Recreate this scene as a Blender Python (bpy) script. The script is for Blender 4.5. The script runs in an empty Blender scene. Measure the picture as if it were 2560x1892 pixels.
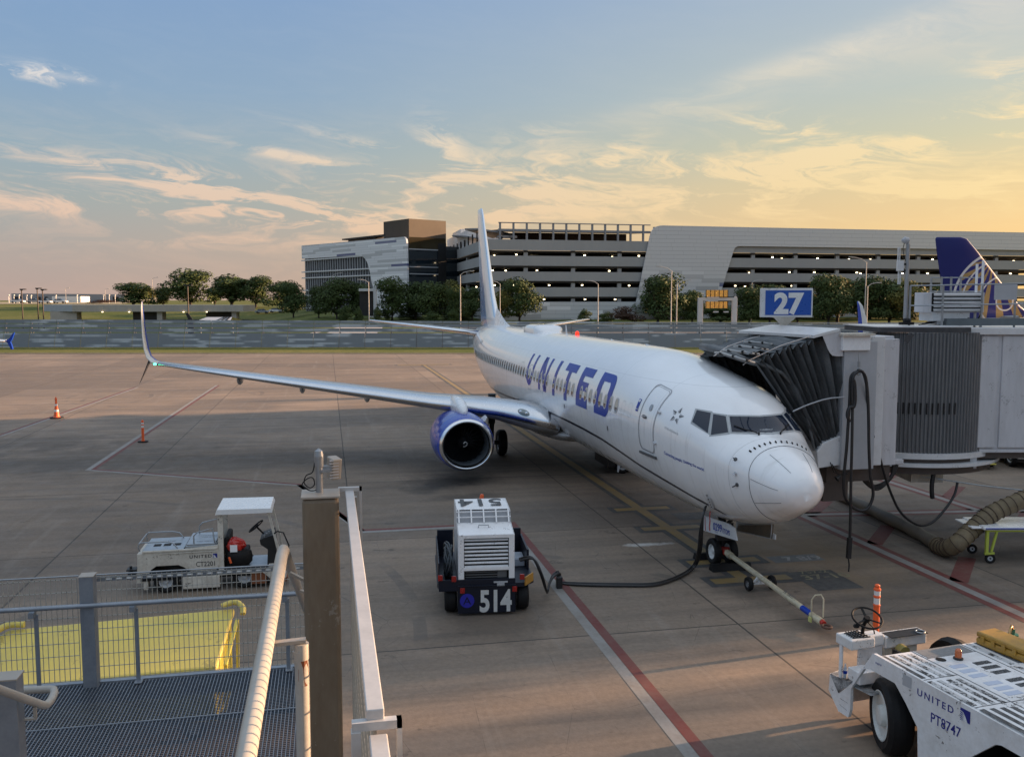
import bpy, math, random
import numpy as np
from mathutils import Vector, Matrix
from mathutils.bvhtree import BVHTree

random.seed(7)
R = math.radians
scene = bpy.context.scene
COL = scene.collection
V = Vector

# ---------------------------------------------------------------- camera frame (world: X aft along the airliner, Y starboard, Z up)
CAM = V((-16.9056, 9.7937, 6.7266))
YAW, PITCH, FPX = 1.77339022, 0.0867323508, 2243.327
CF = V((math.sin(YAW)*math.cos(PITCH), math.cos(YAW)*math.cos(PITCH), -math.sin(PITCH)))
CR = V((math.cos(YAW), -math.sin(YAW), 0))
CU = CR.cross(CF)
HF = V((math.sin(YAW), math.cos(YAW), 0))          # horizontal forward

def ray(px, py): return CF + CR*((px-1280)/FPX) - CU*((py-946)/FPX)
def G(px, py, z=0.0):                               # point of a horizontal plane that the survey sighted
    d = ray(px, py); return CAM + d*((z-CAM.z)/d.z)
def D(px, py, t): return CAM + ray(px, py)*t        # point at a distance t
def YP(px, py, Y): d = ray(px, py); return CAM + d*((Y-CAM.y)/d.y)
def XP(px, py, X): d = ray(px, py); return CAM + d*((X-CAM.x)/d.x)
def ground_at(px, depth):                           # plan position (x, y) for a bearing and a distance
    p = CAM + (HF + CR*((px-1280)/FPX*math.cos(PITCH)))*depth
    return p.x, p.y

cam_d = bpy.data.cameras.new('camera'); cam = bpy.data.objects.new('camera', cam_d); COL.objects.link(cam)
cam.location = CAM
cam.matrix_world = Matrix.Translation(CAM) @ Matrix((CR, CU, -CF)).transposed().to_4x4()
cam_d.sensor_width = 36; cam_d.sensor_fit = 'HORIZONTAL'; cam_d.lens = FPX/2560*36
cam_d.clip_start = 0.05; cam_d.clip_end = 20000
scene.camera = cam

# ---------------------------------------------------------------- materials
def lin(c):
    return tuple(((x/255)/12.92 if x/255 <= 0.04045 else ((x/255+0.055)/1.055)**2.4) for x in c)
class NT:
    def __init__(s, nt): s.nt = nt; s.n = nt.nodes; s.l = nt.links
    def node(s, t, **kw):
        n = s.n.new(t)
        for k, v in kw.items():
            if k.startswith('i_'):
                key = k[2:]; key = int(key) if key.isdigit() else key.replace('_', ' ')
                s.set(n.inputs[key], v)
            else: setattr(n, k, v)
        return n
    def set(s, inp, v):
        if isinstance(v, bpy.types.NodeSocket): s.l.new(v, inp)
        elif hasattr(v, 'outputs'): s.l.new(v.outputs[0], inp)
        else:
            try: inp.default_value = v
            except Exception: inp.default_value = tuple(v)+(1,)
    def math(s, op, a, b=None, c=None, clamp=False):
        n = s.n.new('ShaderNodeMath'); n.operation = op; n.use_clamp = clamp
        for i, x in enumerate((a, b, c)):
            if x is not None: s.set(n.inputs[i], x)
        return n.outputs[0]
    def mix(s, f, a, b, mode='MIX'):
        n = s.n.new('ShaderNodeMix'); n.data_type = 'RGBA'; n.blend_type = mode
        s.set(n.inputs[0], f)
        for i, x in ((6, a), (7, b)):
            if isinstance(x, tuple) and len(x) == 3: x = x+(1,)
            s.set(n.inputs[i], x)
        return n.outputs[2]
    def ramp(s, f, pts, interp='LINEAR'):
        n = s.n.new('ShaderNodeValToRGB'); s.set(n.inputs[0], f); cr = n.color_ramp; cr.interpolation = interp
        while len(cr.elements) < len(pts): cr.elements.new(0.5)
        for e, (p, c) in zip(cr.elements, pts):
            e.position = p; e.color = (c, c, c, 1) if not isinstance(c, tuple) else (tuple(c)+(1,) if len(c) == 3 else c)
        return n.outputs[0]
    def noise(s, vec, scale, detail=4, rough=0.55, dist=0.0):
        n = s.n.new('ShaderNodeTexNoise'); s.set(n.inputs['Vector'], vec)
        n.inputs['Scale'].default_value = scale; n.inputs['Detail'].default_value = detail
        n.inputs['Roughness'].default_value = rough; n.inputs['Distortion'].default_value = dist
        return n.outputs[0]
    def mapping(s, vec, scale=(1, 1, 1), rot=(0, 0, 0), loc=(0, 0, 0)):
        n = s.n.new('ShaderNodeMapping'); s.set(n.inputs[0], vec)
        n.inputs['Scale'].default_value = scale; n.inputs['Rotation'].default_value = rot; n.inputs['Location'].default_value = loc
        return n.outputs[0]
    def coord(s, k='Object'): return s.n.new('ShaderNodeTexCoord').outputs[k]
    def sep(s, vec):
        n = s.n.new('ShaderNodeSeparateXYZ'); s.set(n.inputs[0], vec); return n.outputs
    def comb(s, x, y, z):
        n = s.n.new('ShaderNodeCombineXYZ')
        for i, a in enumerate((x, y, z)): s.set(n.inputs[i], a)
        return n.outputs[0]
def newmat(name):
    m = bpy.data.materials.new(name); m.use_nodes = True
    t = NT(m.node_tree); b = m.node_tree.nodes['Principled BSDF']
    return m, t, b
MATS = {}
def M(name, col, rough=0.5, metal=0.0, dirt=0.15, dscale=1.5, dcol=None, bump=0.0, bscale=60, coat=0.0, emit=None, estr=1.0, streak=None, rvar=0.1, spec=0.5, chip=0.0, ccol=(0.07, 0.055, 0.045)):
    if name in MATS: return MATS[name]
    m, t, b = newmat(name)
    co = t.coord('Object')
    v = co if streak is None else t.mapping(co, streak)
    n1 = t.noise(v, dscale, 6, 0.6); n2 = t.noise(v, dscale*7, 4, 0.6)
    s = t.math('ADD', t.math('MULTIPLY', n1, 0.65), t.math('MULTIPLY', n2, 0.35))
    f = t.ramp(s, [(0.36, 1.0), (0.62, 0.0)])
    dc = dcol or tuple(x*0.45 for x in col)
    cc = t.mix(t.math('MULTIPLY', f, dirt), col, dc)
    if chip:
        cp = t.ramp(t.math('ADD', t.math('MULTIPLY', t.noise(co, 3.0, 2), 0.5), t.math('MULTIPLY', t.noise(co, 26, 5, 0.7), 0.5)), [(0.60, 0.0), (0.615, 1.0)])
        cc = t.mix(t.math('MULTIPLY', cp, chip), cc, ccol)
    t.set(b.inputs['Base Color'], cc)
    t.set(b.inputs['Roughness'], t.math('ADD', t.math('MULTIPLY', n2, rvar*2), rough-rvar))
    b.inputs['Metallic'].default_value = metal
    b.inputs['Specular IOR Level'].default_value = spec
    if coat: b.inputs['Coat Weight'].default_value = coat; b.inputs['Coat Roughness'].default_value = 0.08
    if emit: t.set(b.inputs['Emission Color'], emit); b.inputs['Emission Strength'].default_value = estr
    if bump:
        bn = t.node('ShaderNodeBump'); bn.inputs['Strength'].default_value = bump; bn.inputs['Distance'].default_value = 0.02
        t.set(bn.inputs['Height'], t.noise(co, bscale, 3)); t.set(b.inputs['Normal'], bn)
    MATS[name] = m
    return m

# ---------------------------------------------------------------- mesh helpers
def basis(d, up=V((0, 0, 1))):
    d = d.normalized()
    if abs(d.dot(up)) > 0.98: up = V((1, 0, 0))
    x = d.cross(up).normalized(); y = x.cross(d).normalized()
    return x, y, d
class MB:
    def __init__(s): s.v = []; s.f = []; s.m = []; s.s = []
    def add(s, vs, fs, mi=0, smooth=False):
        o = len(s.v); s.v += [tuple(v) for v in vs]
        for f in fs: s.f.append(tuple(o+i for i in f)); s.m.append(mi); s.s.append(smooth)
        return s
    def box(s, c, size, mi=0, rot=None, taper=1.0):
        hx, hy, hz = size[0]/2, size[1]/2, size[2]/2
        vs = [V((x*hx*(taper if z > 0 else 1), y*hy*(taper if z > 0 else 1), z*hz)) for z in (-1, 1) for x, y in ((-1, -1), (1, -1), (1, 1), (-1, 1))]
        if rot is not None: vs = [rot @ v for v in vs]
        c = V(c); vs = [v+c for v in vs]
        return s.add(vs, [(3, 2, 1, 0), (4, 5, 6, 7), (0, 1, 5, 4), (1, 2, 6, 5), (2, 3, 7, 6), (3, 0, 4, 7)], mi)
    def b2(s, lo, hi, mi=0):
        lo, hi = V(lo), V(hi); return s.box((lo+hi)/2, [abs(x) for x in (hi-lo)], mi)
    def bar(s, p0, p1, w, h, mi=0, up=V((0, 0, 1))):
        p0, p1 = V(p0), V(p1); x, y, d = basis(p1-p0, up)
        vs = [p+x*(a*w/2)+y*(b*h/2) for p in (p0, p1) for a, b in ((-1, -1), (1, -1), (1, 1), (-1, 1))]
        return s.add(vs, [(3, 2, 1, 0), (4, 5, 6, 7), (0, 1, 5, 4), (1, 2, 6, 5), (2, 3, 7, 6), (3, 0, 4, 7)], mi)
    def cyl(s, p0, p1, r0, r1=None, n=16, mi=0, caps=True, smooth=True):
        r1 = r0 if r1 is None else r1
        p0, p1 = V(p0), V(p1); x, y, d = basis(p1-p0)
        vs = [p+(x*math.cos(2*math.pi*i/n)+y*math.sin(2*math.pi*i/n))*r for p, r in ((p0, r0), (p1, r1)) for i in range(n)]
        s.add(vs, [(i, (i+1) % n, n+(i+1) % n, n+i) for i in range(n)], mi, smooth)
        if caps: s.add(vs, [tuple(range(n-1, -1, -1)), tuple(range(n, 2*n))], mi)
        return s
    def tube(s, pts, r, n=8, mi=0, closed=False, rs=None):
        pts = [V(p) for p in pts]; N = len(pts); vs = []
        t0 = (pts[1]-pts[0]).normalized(); x, y, _ = basis(t0)
        for i, p in enumerate(pts):
            if closed: t = (pts[(i+1) % N]-pts[i-1])
            else: t = pts[min(i+1, N-1)]-pts[max(i-1, 0)]
            t.normalize(); x = (x-t*x.dot(t)).normalized(); y = t.cross(x)
            rr = rs[i] if rs else r
            vs += [p+(x*math.cos(2*math.pi*k/n)+y*math.sin(2*math.pi*k/n))*rr for k in range(n)]
        fs = []
        for i in range(N if closed else N-1):
            a, b = i*n, ((i+1) % N)*n
            fs += [(a+k, a+(k+1) % n, b+(k+1) % n, b+k) for k in range(n)]
        s.add(vs, fs, mi, True)
        if not closed: s.add(vs[:n]+vs[-n:], [tuple(range(n-1, -1, -1)), tuple(range(n, 2*n))], mi)
        return s
    def lathe(s, prof, o, axis, n=32, mi=0, mis=None, smooth=True, sq=None):
        o = V(o); x, y, d = basis(V(axis)); vs = []
        for h, r in prof:
            for k in range(n):
                q = x*math.cos(2*math.pi*k/n)*r+y*math.sin(2*math.pi*k/n)*r
                if sq: q = sq(q, h)
                vs.append(o+d*h+q)
        for i in range(len(prof)-1):
            m = mis[i] if mis else mi
            s.add(vs[i*n:(i+2)*n], [(k, (k+1) % n, n+(k+1) % n, n+k) for k in range(n)], m, smooth)
        return s
    def prism(s, poly, o, U, W, depth, mi=0, side=None):
        o, U, W, depth = V(o), V(U), V(W), V(depth); n = len(poly)
        a = [o+U*u+W*w for u, w in poly]; b = [p+depth for p in a]
        s.add(a+b, [tuple(range(n-1, -1, -1)), tuple(range(n, 2*n))], mi)
        s.add(a+b, [(i, (i+1) % n, n+(i+1) % n, n+i) for i in range(n)], mi if side is None else side)
        return s
    def quad(s, *p, mi=0): return s.add(p, [tuple(range(len(p)))], mi)
    def loft(s, rows, mi=0, closed=True, smooth=True, caps=True, mf=None):
        n = len(rows[0]); vs = [p for r_ in rows for p in r_]
        o = len(s.v); s.v += [tuple(v) for v in vs]
        for i in range(len(rows)-1):
            for k in range(n if closed else n-1):
                s.f.append((o+i*n+k, o+i*n+(k+1) % n, o+(i+1)*n+(k+1) % n, o+(i+1)*n+k)); s.m.append(mf(i, k) if mf else mi); s.s.append(smooth)
        if caps and closed:
            s.f.append(tuple(o+k for k in range(n-1, -1, -1))); s.m.append(mf(0, 0) if mf else mi); s.s.append(False)
            s.f.append(tuple(o+(len(rows)-1)*n+k for k in range(n))); s.m.append(mf(0, 0) if mf else mi); s.s.append(False)
        return s
    def geo(s, g, o, U, W, mi=0):                    # flat 2D geometry laid on a plane
        o, U, W = V(o), V(U), V(W); return s.add([o+U*x+W*y for x, y in g[0]], g[1], mi)
    def mesh(s, name, mats, inv=None):
        me = bpy.data.meshes.new(name); vs = s.v
        if inv is not None: vs = [inv @ V(v) for v in vs]
        me.from_pydata([tuple(v) for v in vs], [], s.f)
        for m in (mats if isinstance(mats, (list, tuple)) else [mats]): me.materials.append(m)
        me.polygons.foreach_set('material_index', s.m); me.polygons.foreach_set('use_smooth', s.s)
        me.update(); return me
    def build(s, name, mats, parent=None, W=False, bevel=0, fix=True, kind=None):
        inv = None
        root = parent
        while root is not None and root.parent is not None: root = root.parent
        if W and root is not None: inv = root.matrix_basis.inverted()
        me = s.mesh(name, mats, inv)
        o = bpy.data.objects.new(name, me); COL.objects.link(o)
        if parent is not None: o.parent = parent
        if bevel:
            bm = o.modifiers.new('bevel', 'BEVEL'); bm.width = bevel; bm.segments = 2; bm.limit_method = 'ANGLE'; bm.angle_limit = R(40)
        if fix and me.polygons:
            import bmesh
            b = bmesh.new(); b.from_mesh(me); bmesh.ops.recalc_face_normals(b, faces=b.faces); b.to_mesh(me); b.free()
        if kind: o['kind'] = kind
        return o
def build_split(mb, name, mats, parent=None, W=False, bevel=0, fix=True):
    """one object per connected piece (pieces that share corner positions stay together)"""
    key = {}; par = list(range(len(mb.v)))
    def find(i):
        while par[i] != i: par[i] = par[par[i]]; i = par[i]
        return i
    for i, v in enumerate(mb.v):
        k = (round(v[0], 5), round(v[1], 5), round(v[2], 5))
        if k in key: par[find(i)] = find(key[k])
        else: key[k] = i
    for f in mb.f:
        for j in f[1:]: par[find(j)] = find(f[0])
    groups = {}
    for fi, f in enumerate(mb.f): groups.setdefault(find(f[0]), []).append(fi)
    out = []
    for fl in groups.values():
        q = MB(); ids = sorted({j for fi in fl for j in mb.f[fi]}); rm = {j: n for n, j in enumerate(ids)}
        q.v = [mb.v[j] for j in ids]; q.f = [tuple(rm[j] for j in mb.f[fi]) for fi in fl]; q.m = [mb.m[fi] for fi in fl]; q.s = [mb.s[fi] for fi in fl]
        out.append(q.build(name, mats, parent, W=W, bevel=bevel, fix=fix))
    return out
def tag(o, label, cat, group=None):
    o['label'] = label; o['category'] = cat
    if group: o['group'] = group
    return o
def thing(name, label, cat, loc=(0, 0, 0), rotz=0.0, group=None):
    o = bpy.data.objects.new(name, None); COL.objects.link(o); o.empty_display_size = 0.2
    o.matrix_basis = Matrix.Translation(V(loc)) @ Matrix.Rotation(rotz, 4, 'Z')
    return tag(o, label, cat, group)
def copy_thing(src, loc, rotz, label=None, scale=None):
    c = src.copy(); COL.objects.link(c)
    c.matrix_basis = Matrix.Translation(V(loc)) @ Matrix.Rotation(rotz, 4, 'Z')
    if scale: c.scale = scale if isinstance(scale, (tuple, list)) else (scale,)*3
    if label: c['label'] = label
    for ch in list(src.children):
        d = ch.copy(); COL.objects.link(d); d.parent = c
        for g in list(ch.children):
            e = g.copy(); COL.objects.link(e); e.parent = d
    return c
def text_geo(body, h, bold=0.0, sx=1.0, align='LEFT', spacing=1.0):
    cu = bpy.data.curves.new('lettering', 'FONT'); cu.body = body; cu.size = 1.0; cu.offset = bold; cu.space_character = spacing
    cu.resolution_u = 4; cu.align_x = align
    o = bpy.data.objects.new('lettering', cu); COL.objects.link(o)
    dg = bpy.context.evaluated_depsgraph_get(); dg.update()
    me = o.evaluated_get(dg).to_mesh()
    vs = [(v.co.x, v.co.y) for v in me.vertices]; fs = [tuple(p.vertices) for p in me.polygons]
    o.evaluated_get(dg).to_mesh_clear(); bpy.data.objects.remove(o); bpy.data.curves.remove(cu)
    k = h/0.729                                         # capital height of the built-in face
    return [(x*k*sx, y*k) for x, y in vs], fs
def arc(cx, cy, r, a0, a1, n=10): return [(cx+r*math.cos(R(a0+(a1-a0)*i/n)), cy+r*math.sin(R(a0+(a1-a0)*i/n))) for i in range(n+1)]
def strip2d(outer, inner):                            # polygon band between two equally long polylines
    n = len(outer); return list(outer)+list(inner), [(i, i+1, n+i+1, n+i) for i in range(n-1)]
def interp(tab, x):
    """monotone cubic through table rows (x, y...)"""
    X = [r_[0] for r_ in tab]
    if x <= X[0]: return list(tab[0][1:])
    if x >= X[-1]: return list(tab[-1][1:])
    i = max(k for k in range(len(X)-1) if X[k] <= x); h = X[i+1]-X[i]; t = (x-X[i])/h; out = []
    for c in range(1, len(tab[0])):
        def sl(k): return (tab[k+1][c]-tab[k][c])/(X[k+1]-X[k])
        def m(k):
            if k == 0: return sl(0)
            if k == len(X)-1: return sl(k-1)
            a, b = sl(k-1), sl(k)
            return 0 if a*b <= 0 else 2*a*b/(a+b)
        y0, y1 = tab[i][c], tab[i+1][c]
        out.append((2*t**3-3*t**2+1)*y0+(t**3-2*t**2+t)*h*m(i)+(-2*t**3+3*t**2)*y1+(t**3-t**2)*h*m(i+1))
    return out

# ---------------------------------------------------------------- palette
WHITE = M('white_paint', (0.80, 0.81, 0.82), 0.28, dirt=0.10, dscale=0.6, coat=0.3)
VWHITE = M('worn_white_paint', (0.76, 0.76, 0.75), 0.42, dirt=0.35, dscale=2.2, dcol=(0.38, 0.35, 0.31), chip=0.7)
CREAM = M('aged_cream_paint', (0.66, 0.62, 0.54), 0.45, dirt=0.55, dscale=2.5, dcol=(0.26, 0.22, 0.18), chip=0.8)
BLACK = M('black_rubber', (0.007, 0.007, 0.008), 0.65, dirt=0.4, dcol=(0.022, 0.02, 0.019), spec=0.25)
DARK = M('dark_painted_steel', (0.014, 0.015, 0.017), 0.5, dirt=0.4, dcol=(0.04, 0.037, 0.035), spec=0.35)
NAVY = M('dark_navy_paint', (0.004, 0.007, 0.018), 0.4, dirt=0.3, dcol=(0.02, 0.02, 0.024), spec=0.35)
BLUE = M('livery_blue', (0.004, 0.040, 0.34), 0.35, dirt=0.06, coat=0.05, spec=0.3)
NACB = M('nacelle_blue', (0.004, 0.045, 0.36), 0.22, dirt=0.06, coat=0.25)
ALU = M('bare_aluminium', (0.72, 0.73, 0.75), 0.24, metal=1.0, dirt=0.2, dscale=3, dcol=(0.45, 0.46, 0.48))
CHROME = M('polished_lip', (0.82, 0.82, 0.83), 0.16, metal=1.0, dirt=0.12, dscale=4)
GALV = M('galvanised_steel', (0.36, 0.38, 0.40), 0.42, metal=0.75, dirt=0.45, dscale=6, dcol=(0.22, 0.23, 0.25))
GREY = M('grey_paint', (0.42, 0.43, 0.45), 0.4, dirt=0.2)
LGREY = M('light_grey_paint', (0.66, 0.665, 0.67), 0.38, dirt=0.35, dscale=0.9, dcol=(0.38, 0.37, 0.36), chip=0.4)
GLASS = M('dark_glass', (0.02, 0.03, 0.045), 0.06, dirt=0.1, coat=0.3, rvar=0.02)
RED = M('red_paint', (0.45, 0.03, 0.02), 0.4, dirt=0.2)
ORANGE = M('orange_plastic', (0.85, 0.13, 0.03), 0.45, dirt=0.2, dscale=6, dcol=(0.4, 0.09, 0.04))
REFL = M('reflective_white', (0.75, 0.75, 0.73), 0.4, dirt=0.3, dscale=8)
YEL = M('yellow_paint', (0.62, 0.55, 0.10), 0.5, dirt=0.3, dscale=1.6, dcol=(0.42, 0.36, 0.10))
# ---------------------------------------------------------------- sun, sky
EXPO = 1.55
SUN_EL, SUN_AZ = R(12.0), math.atan2(-0.9937, 0.112)   # azimuth measured from +X toward +Y
sd = V((math.cos(SUN_AZ)*math.cos(SUN_EL), math.sin(SUN_AZ)*math.cos(SUN_EL), math.sin(SUN_EL)))
sl = bpy.data.lights.new('sun', 'SUN'); sl.energy = 5.0; sl.angle = R(1.1); sl.color = (1.0, 0.62, 0.36)
so = bpy.data.objects.new('sun', sl); COL.objects.link(so); so.rotation_euler = sd.to_track_quat('Z', 'Y').to_euler(); so.location = (0, -60, 60)
w = bpy.data.worlds.new('World'); scene.world = w; w.use_nodes = True
t = NT(w.node_tree); bg = t.n['Background']
sky = t.node('ShaderNodeTexSky', sky_type='NISHITA'); sky.sun_disc = False
sky.sun_elevation = SUN_EL; sky.sun_rotation = math.atan2(sd.x, sd.y); sky.air_density = 1.2; sky.dust_density = 2.0; sky.ozone_density = 1.5
dirn = t.coord('Generated')
nv = t.node('ShaderNodeVectorMath', operation='NORMALIZE', i_0=dirn).outputs[0]
dx, dy, dz = t.sep(nv)
def dot(v):
    n = t.node('ShaderNodeVectorMath', operation='DOT_PRODUCT'); t.set(n.inputs[0], nv); n.inputs[1].default_value = tuple(v); return n.outputs['Value']
el = t.math('MAXIMUM', dz, 0.0)
sunh = V((sd.x, sd.y, 0)).normalized()
az = t.math('MULTIPLY_ADD', dot(sunh), 0.5, 0.5)        # how near the sun's bearing (0..1)
azr = t.ramp(az, [(0.0, 0.0), (0.42, 0.0), (0.54, 0.10), (0.66, 0.40), (0.76, 0.72), (0.88, 1.0)], 'LINEAR')
cold = t.ramp(el, [(0.0, lin((190, 166, 156))), (0.05, lin((182, 170, 163))), (0.10, lin((168, 175, 174))), (0.15, lin((156, 176, 188))), (0.21, lin((142, 170, 198))), (0.31, lin((131, 163, 203))), (0.50, lin((184, 208, 236))), (1.0, lin((228, 238, 250)))])
warm = t.ramp(el, [(0.0, lin((255, 205, 128))), (0.07, lin((254, 214, 150))), (0.12, lin((240, 214, 160))), (0.16, lin((216, 210, 176))), (0.21, lin((200, 206, 194))), (0.31, lin((180, 194, 206))), (0.50, lin((192, 210, 230))), (1.0, lin((228, 238, 250)))])
base = t.mix(azr, cold, warm)
# cirrus: drawn-out, folded noise over bearing and height
bear = t.math('ARCTAN2', t.math('MULTIPLY', dot(CR), 1.0), dot(HF))
bv = t.comb(t.math('MULTIPLY', bear, 6.5), t.math('MULTIPLY', t.math('ADD', el, t.math('MULTIPLY', bear, 0.07)), 27.0), 0.0)
warp = t.node('ShaderNodeTexNoise'); t.set(warp.inputs['Vector'], bv); warp.inputs['Scale'].default_value = 0.75; warp.inputs['Detail'].default_value = 3
wv = t.node('ShaderNodeVectorMath', operation='SCALE'); t.set(wv.inputs[0], warp.outputs['Color']); wv.inputs['Scale'].default_value = 2.3
pw = t.node('ShaderNodeVectorMath', operation='ADD'); t.set(pw.inputs[0], bv); t.set(pw.inputs[1], wv.outputs[0])
n1 = t.noise(pw.outputs[0], 1.5, 11, 0.66, 0.3)
cl = t.ramp(n1, [(0.45, 0.0), (0.54, 0.45), (0.64, 1.0)])
smooth_ = t.ramp(n1, [(0.30, 0.15), (0.60, 1.0)])
def gauss(px, py, sx, sy, rot, k):                       # where a cloud bank lies: centre, half sizes, tilt, strength
    b0 = math.atan((px-1280)/FPX); e0 = math.sin(math.atan((751-py)/math.hypot(FPX, px-1280)))
    x_ = t.math('SUBTRACT', bear, b0); y_ = t.math('SUBTRACT', el, e0); c, s_ = math.cos(rot), math.sin(rot)
    u = t.math('DIVIDE', t.math('ADD', t.math('MULTIPLY', x_, c), t.math('MULTIPLY', y_, s_)), sx); v_ = t.math('DIVIDE', t.math('SUBTRACT', t.math('MULTIPLY', y_, c), t.math('MULTIPLY', x_, s_)), sy)
    return t.math('MULTIPLY', t.math('POWER', 2.718, t.math('MULTIPLY', t.math('ADD', t.math('MULTIPLY', u, u), t.math('MULTIPLY', v_, v_)), -1.0)), k)
def total(L):
    acc = None
    for a_ in L: g_ = gauss(*a_); acc = g_ if acc is None else t.math('ADD', acc, g_)
    return acc
banks = total([(165, 206, 0.030, 0.0075, -0.08, 2.6), (30, 188, 0.03, 0.004, -0.12, 1.6), (330, 440, 0.14, 0.012, -0.14, 1.1), (560, 480, 0.10, 0.018, -0.22, 1.2), (760, 540, 0.10, 0.010, -0.04, 1.0), (250, 520, 0.16, 0.016, -0.05, 0.7), (810, 415, 0.10, 0.006, -0.17, 1.1), (980, 385, 0.09, 0.006, -0.22, 1.1), (1100, 360, 0.028, 0.020, -0.7, 1.0), (1350, 345, 0.05, 0.010, 0.1, 0.7),
               (1300, 450, 0.16, 0.022, 0.0, 1.0), (1200, 520, 0.18, 0.02, 0.05, 0.8), (1560, 385, 0.03, 0.012, 0.5, 1.0), (1700, 425, 0.13, 0.014, -0.10, 1.2), (1990, 345, 0.08, 0.016, -0.22, 1.3), (2130, 405, 0.13, 0.012, 0.14, 1.4), (2060, 420, 0.12, 0.02, 0.0, 0.7), (2480, 310, 0.06, 0.018, -0.1, 1.3), (2510, 200, 0.04, 0.014, -0.25, 1.1), (1900, 520, 0.3, 0.02, 0.03, 0.7), (600, 610, 0.2, 0.012, 0.0, 0.45), (2250, 470, 0.2, 0.03, 0.0, 0.8), (500, 520, 0.25, 0.022, -0.05, 0.6), (1100, 500, 0.25, 0.03, 0.0, 0.6)])
veil = total([(2020, 165, 0.20, 0.013, 0.24, 0.62), (2400, 85, 0.16, 0.022, 0.2, 0.55), (185, 208, 0.024, 0.0035, -0.08, 0.75)])
cm = t.math('ADD', t.math('MULTIPLY', cl, t.math('MULTIPLY', banks, 1.25)), t.math('MULTIPLY', smooth_, veil), clamp=True)
faint = t.math('MULTIPLY', t.math('MULTIPLY', cl, 0.30), t.ramp(el, [(0.0, 0.6), (0.12, 1.0), (0.2, 0.1), (1.0, 0.0)]))
cm = t.math('MAXIMUM', cm, faint)
ccol = t.mix(azr, t.ramp(el, [(0.0, lin((214, 180, 164))), (0.08, lin((238, 202, 178))), (0.15, lin((236, 214, 194))), (0.24, lin((232, 232, 232)))]),
             t.ramp(el, [(0.0, lin((255, 214, 140))), (0.10, lin((255, 226, 165))), (0.18, lin((255, 230, 178))), (0.26, lin((226, 218, 202)))]))
custom = t.mix(t.math('MULTIPLY', cm, 0.88), base, ccol)
glow = t.math('POWER', t.math('MAXIMUM', dot(sd), 0.0), 14.0)
custom = t.mix(1.0, custom, t.mix(glow, (0, 0, 0), (2.4, 1.35, 0.62)), 'ADD')
nis = t.mix(0.06, custom, t.mix(1.0, sky.outputs[0], (0.10, 0.10, 0.10), 'MULTIPLY'))
below = t.math('LESS_THAN', dz, -0.002)
t.set(bg.inputs[0], t.mix(below, nis, lin((120, 112, 104)))); bg.inputs[1].default_value = 1.0/2**EXPO

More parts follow.
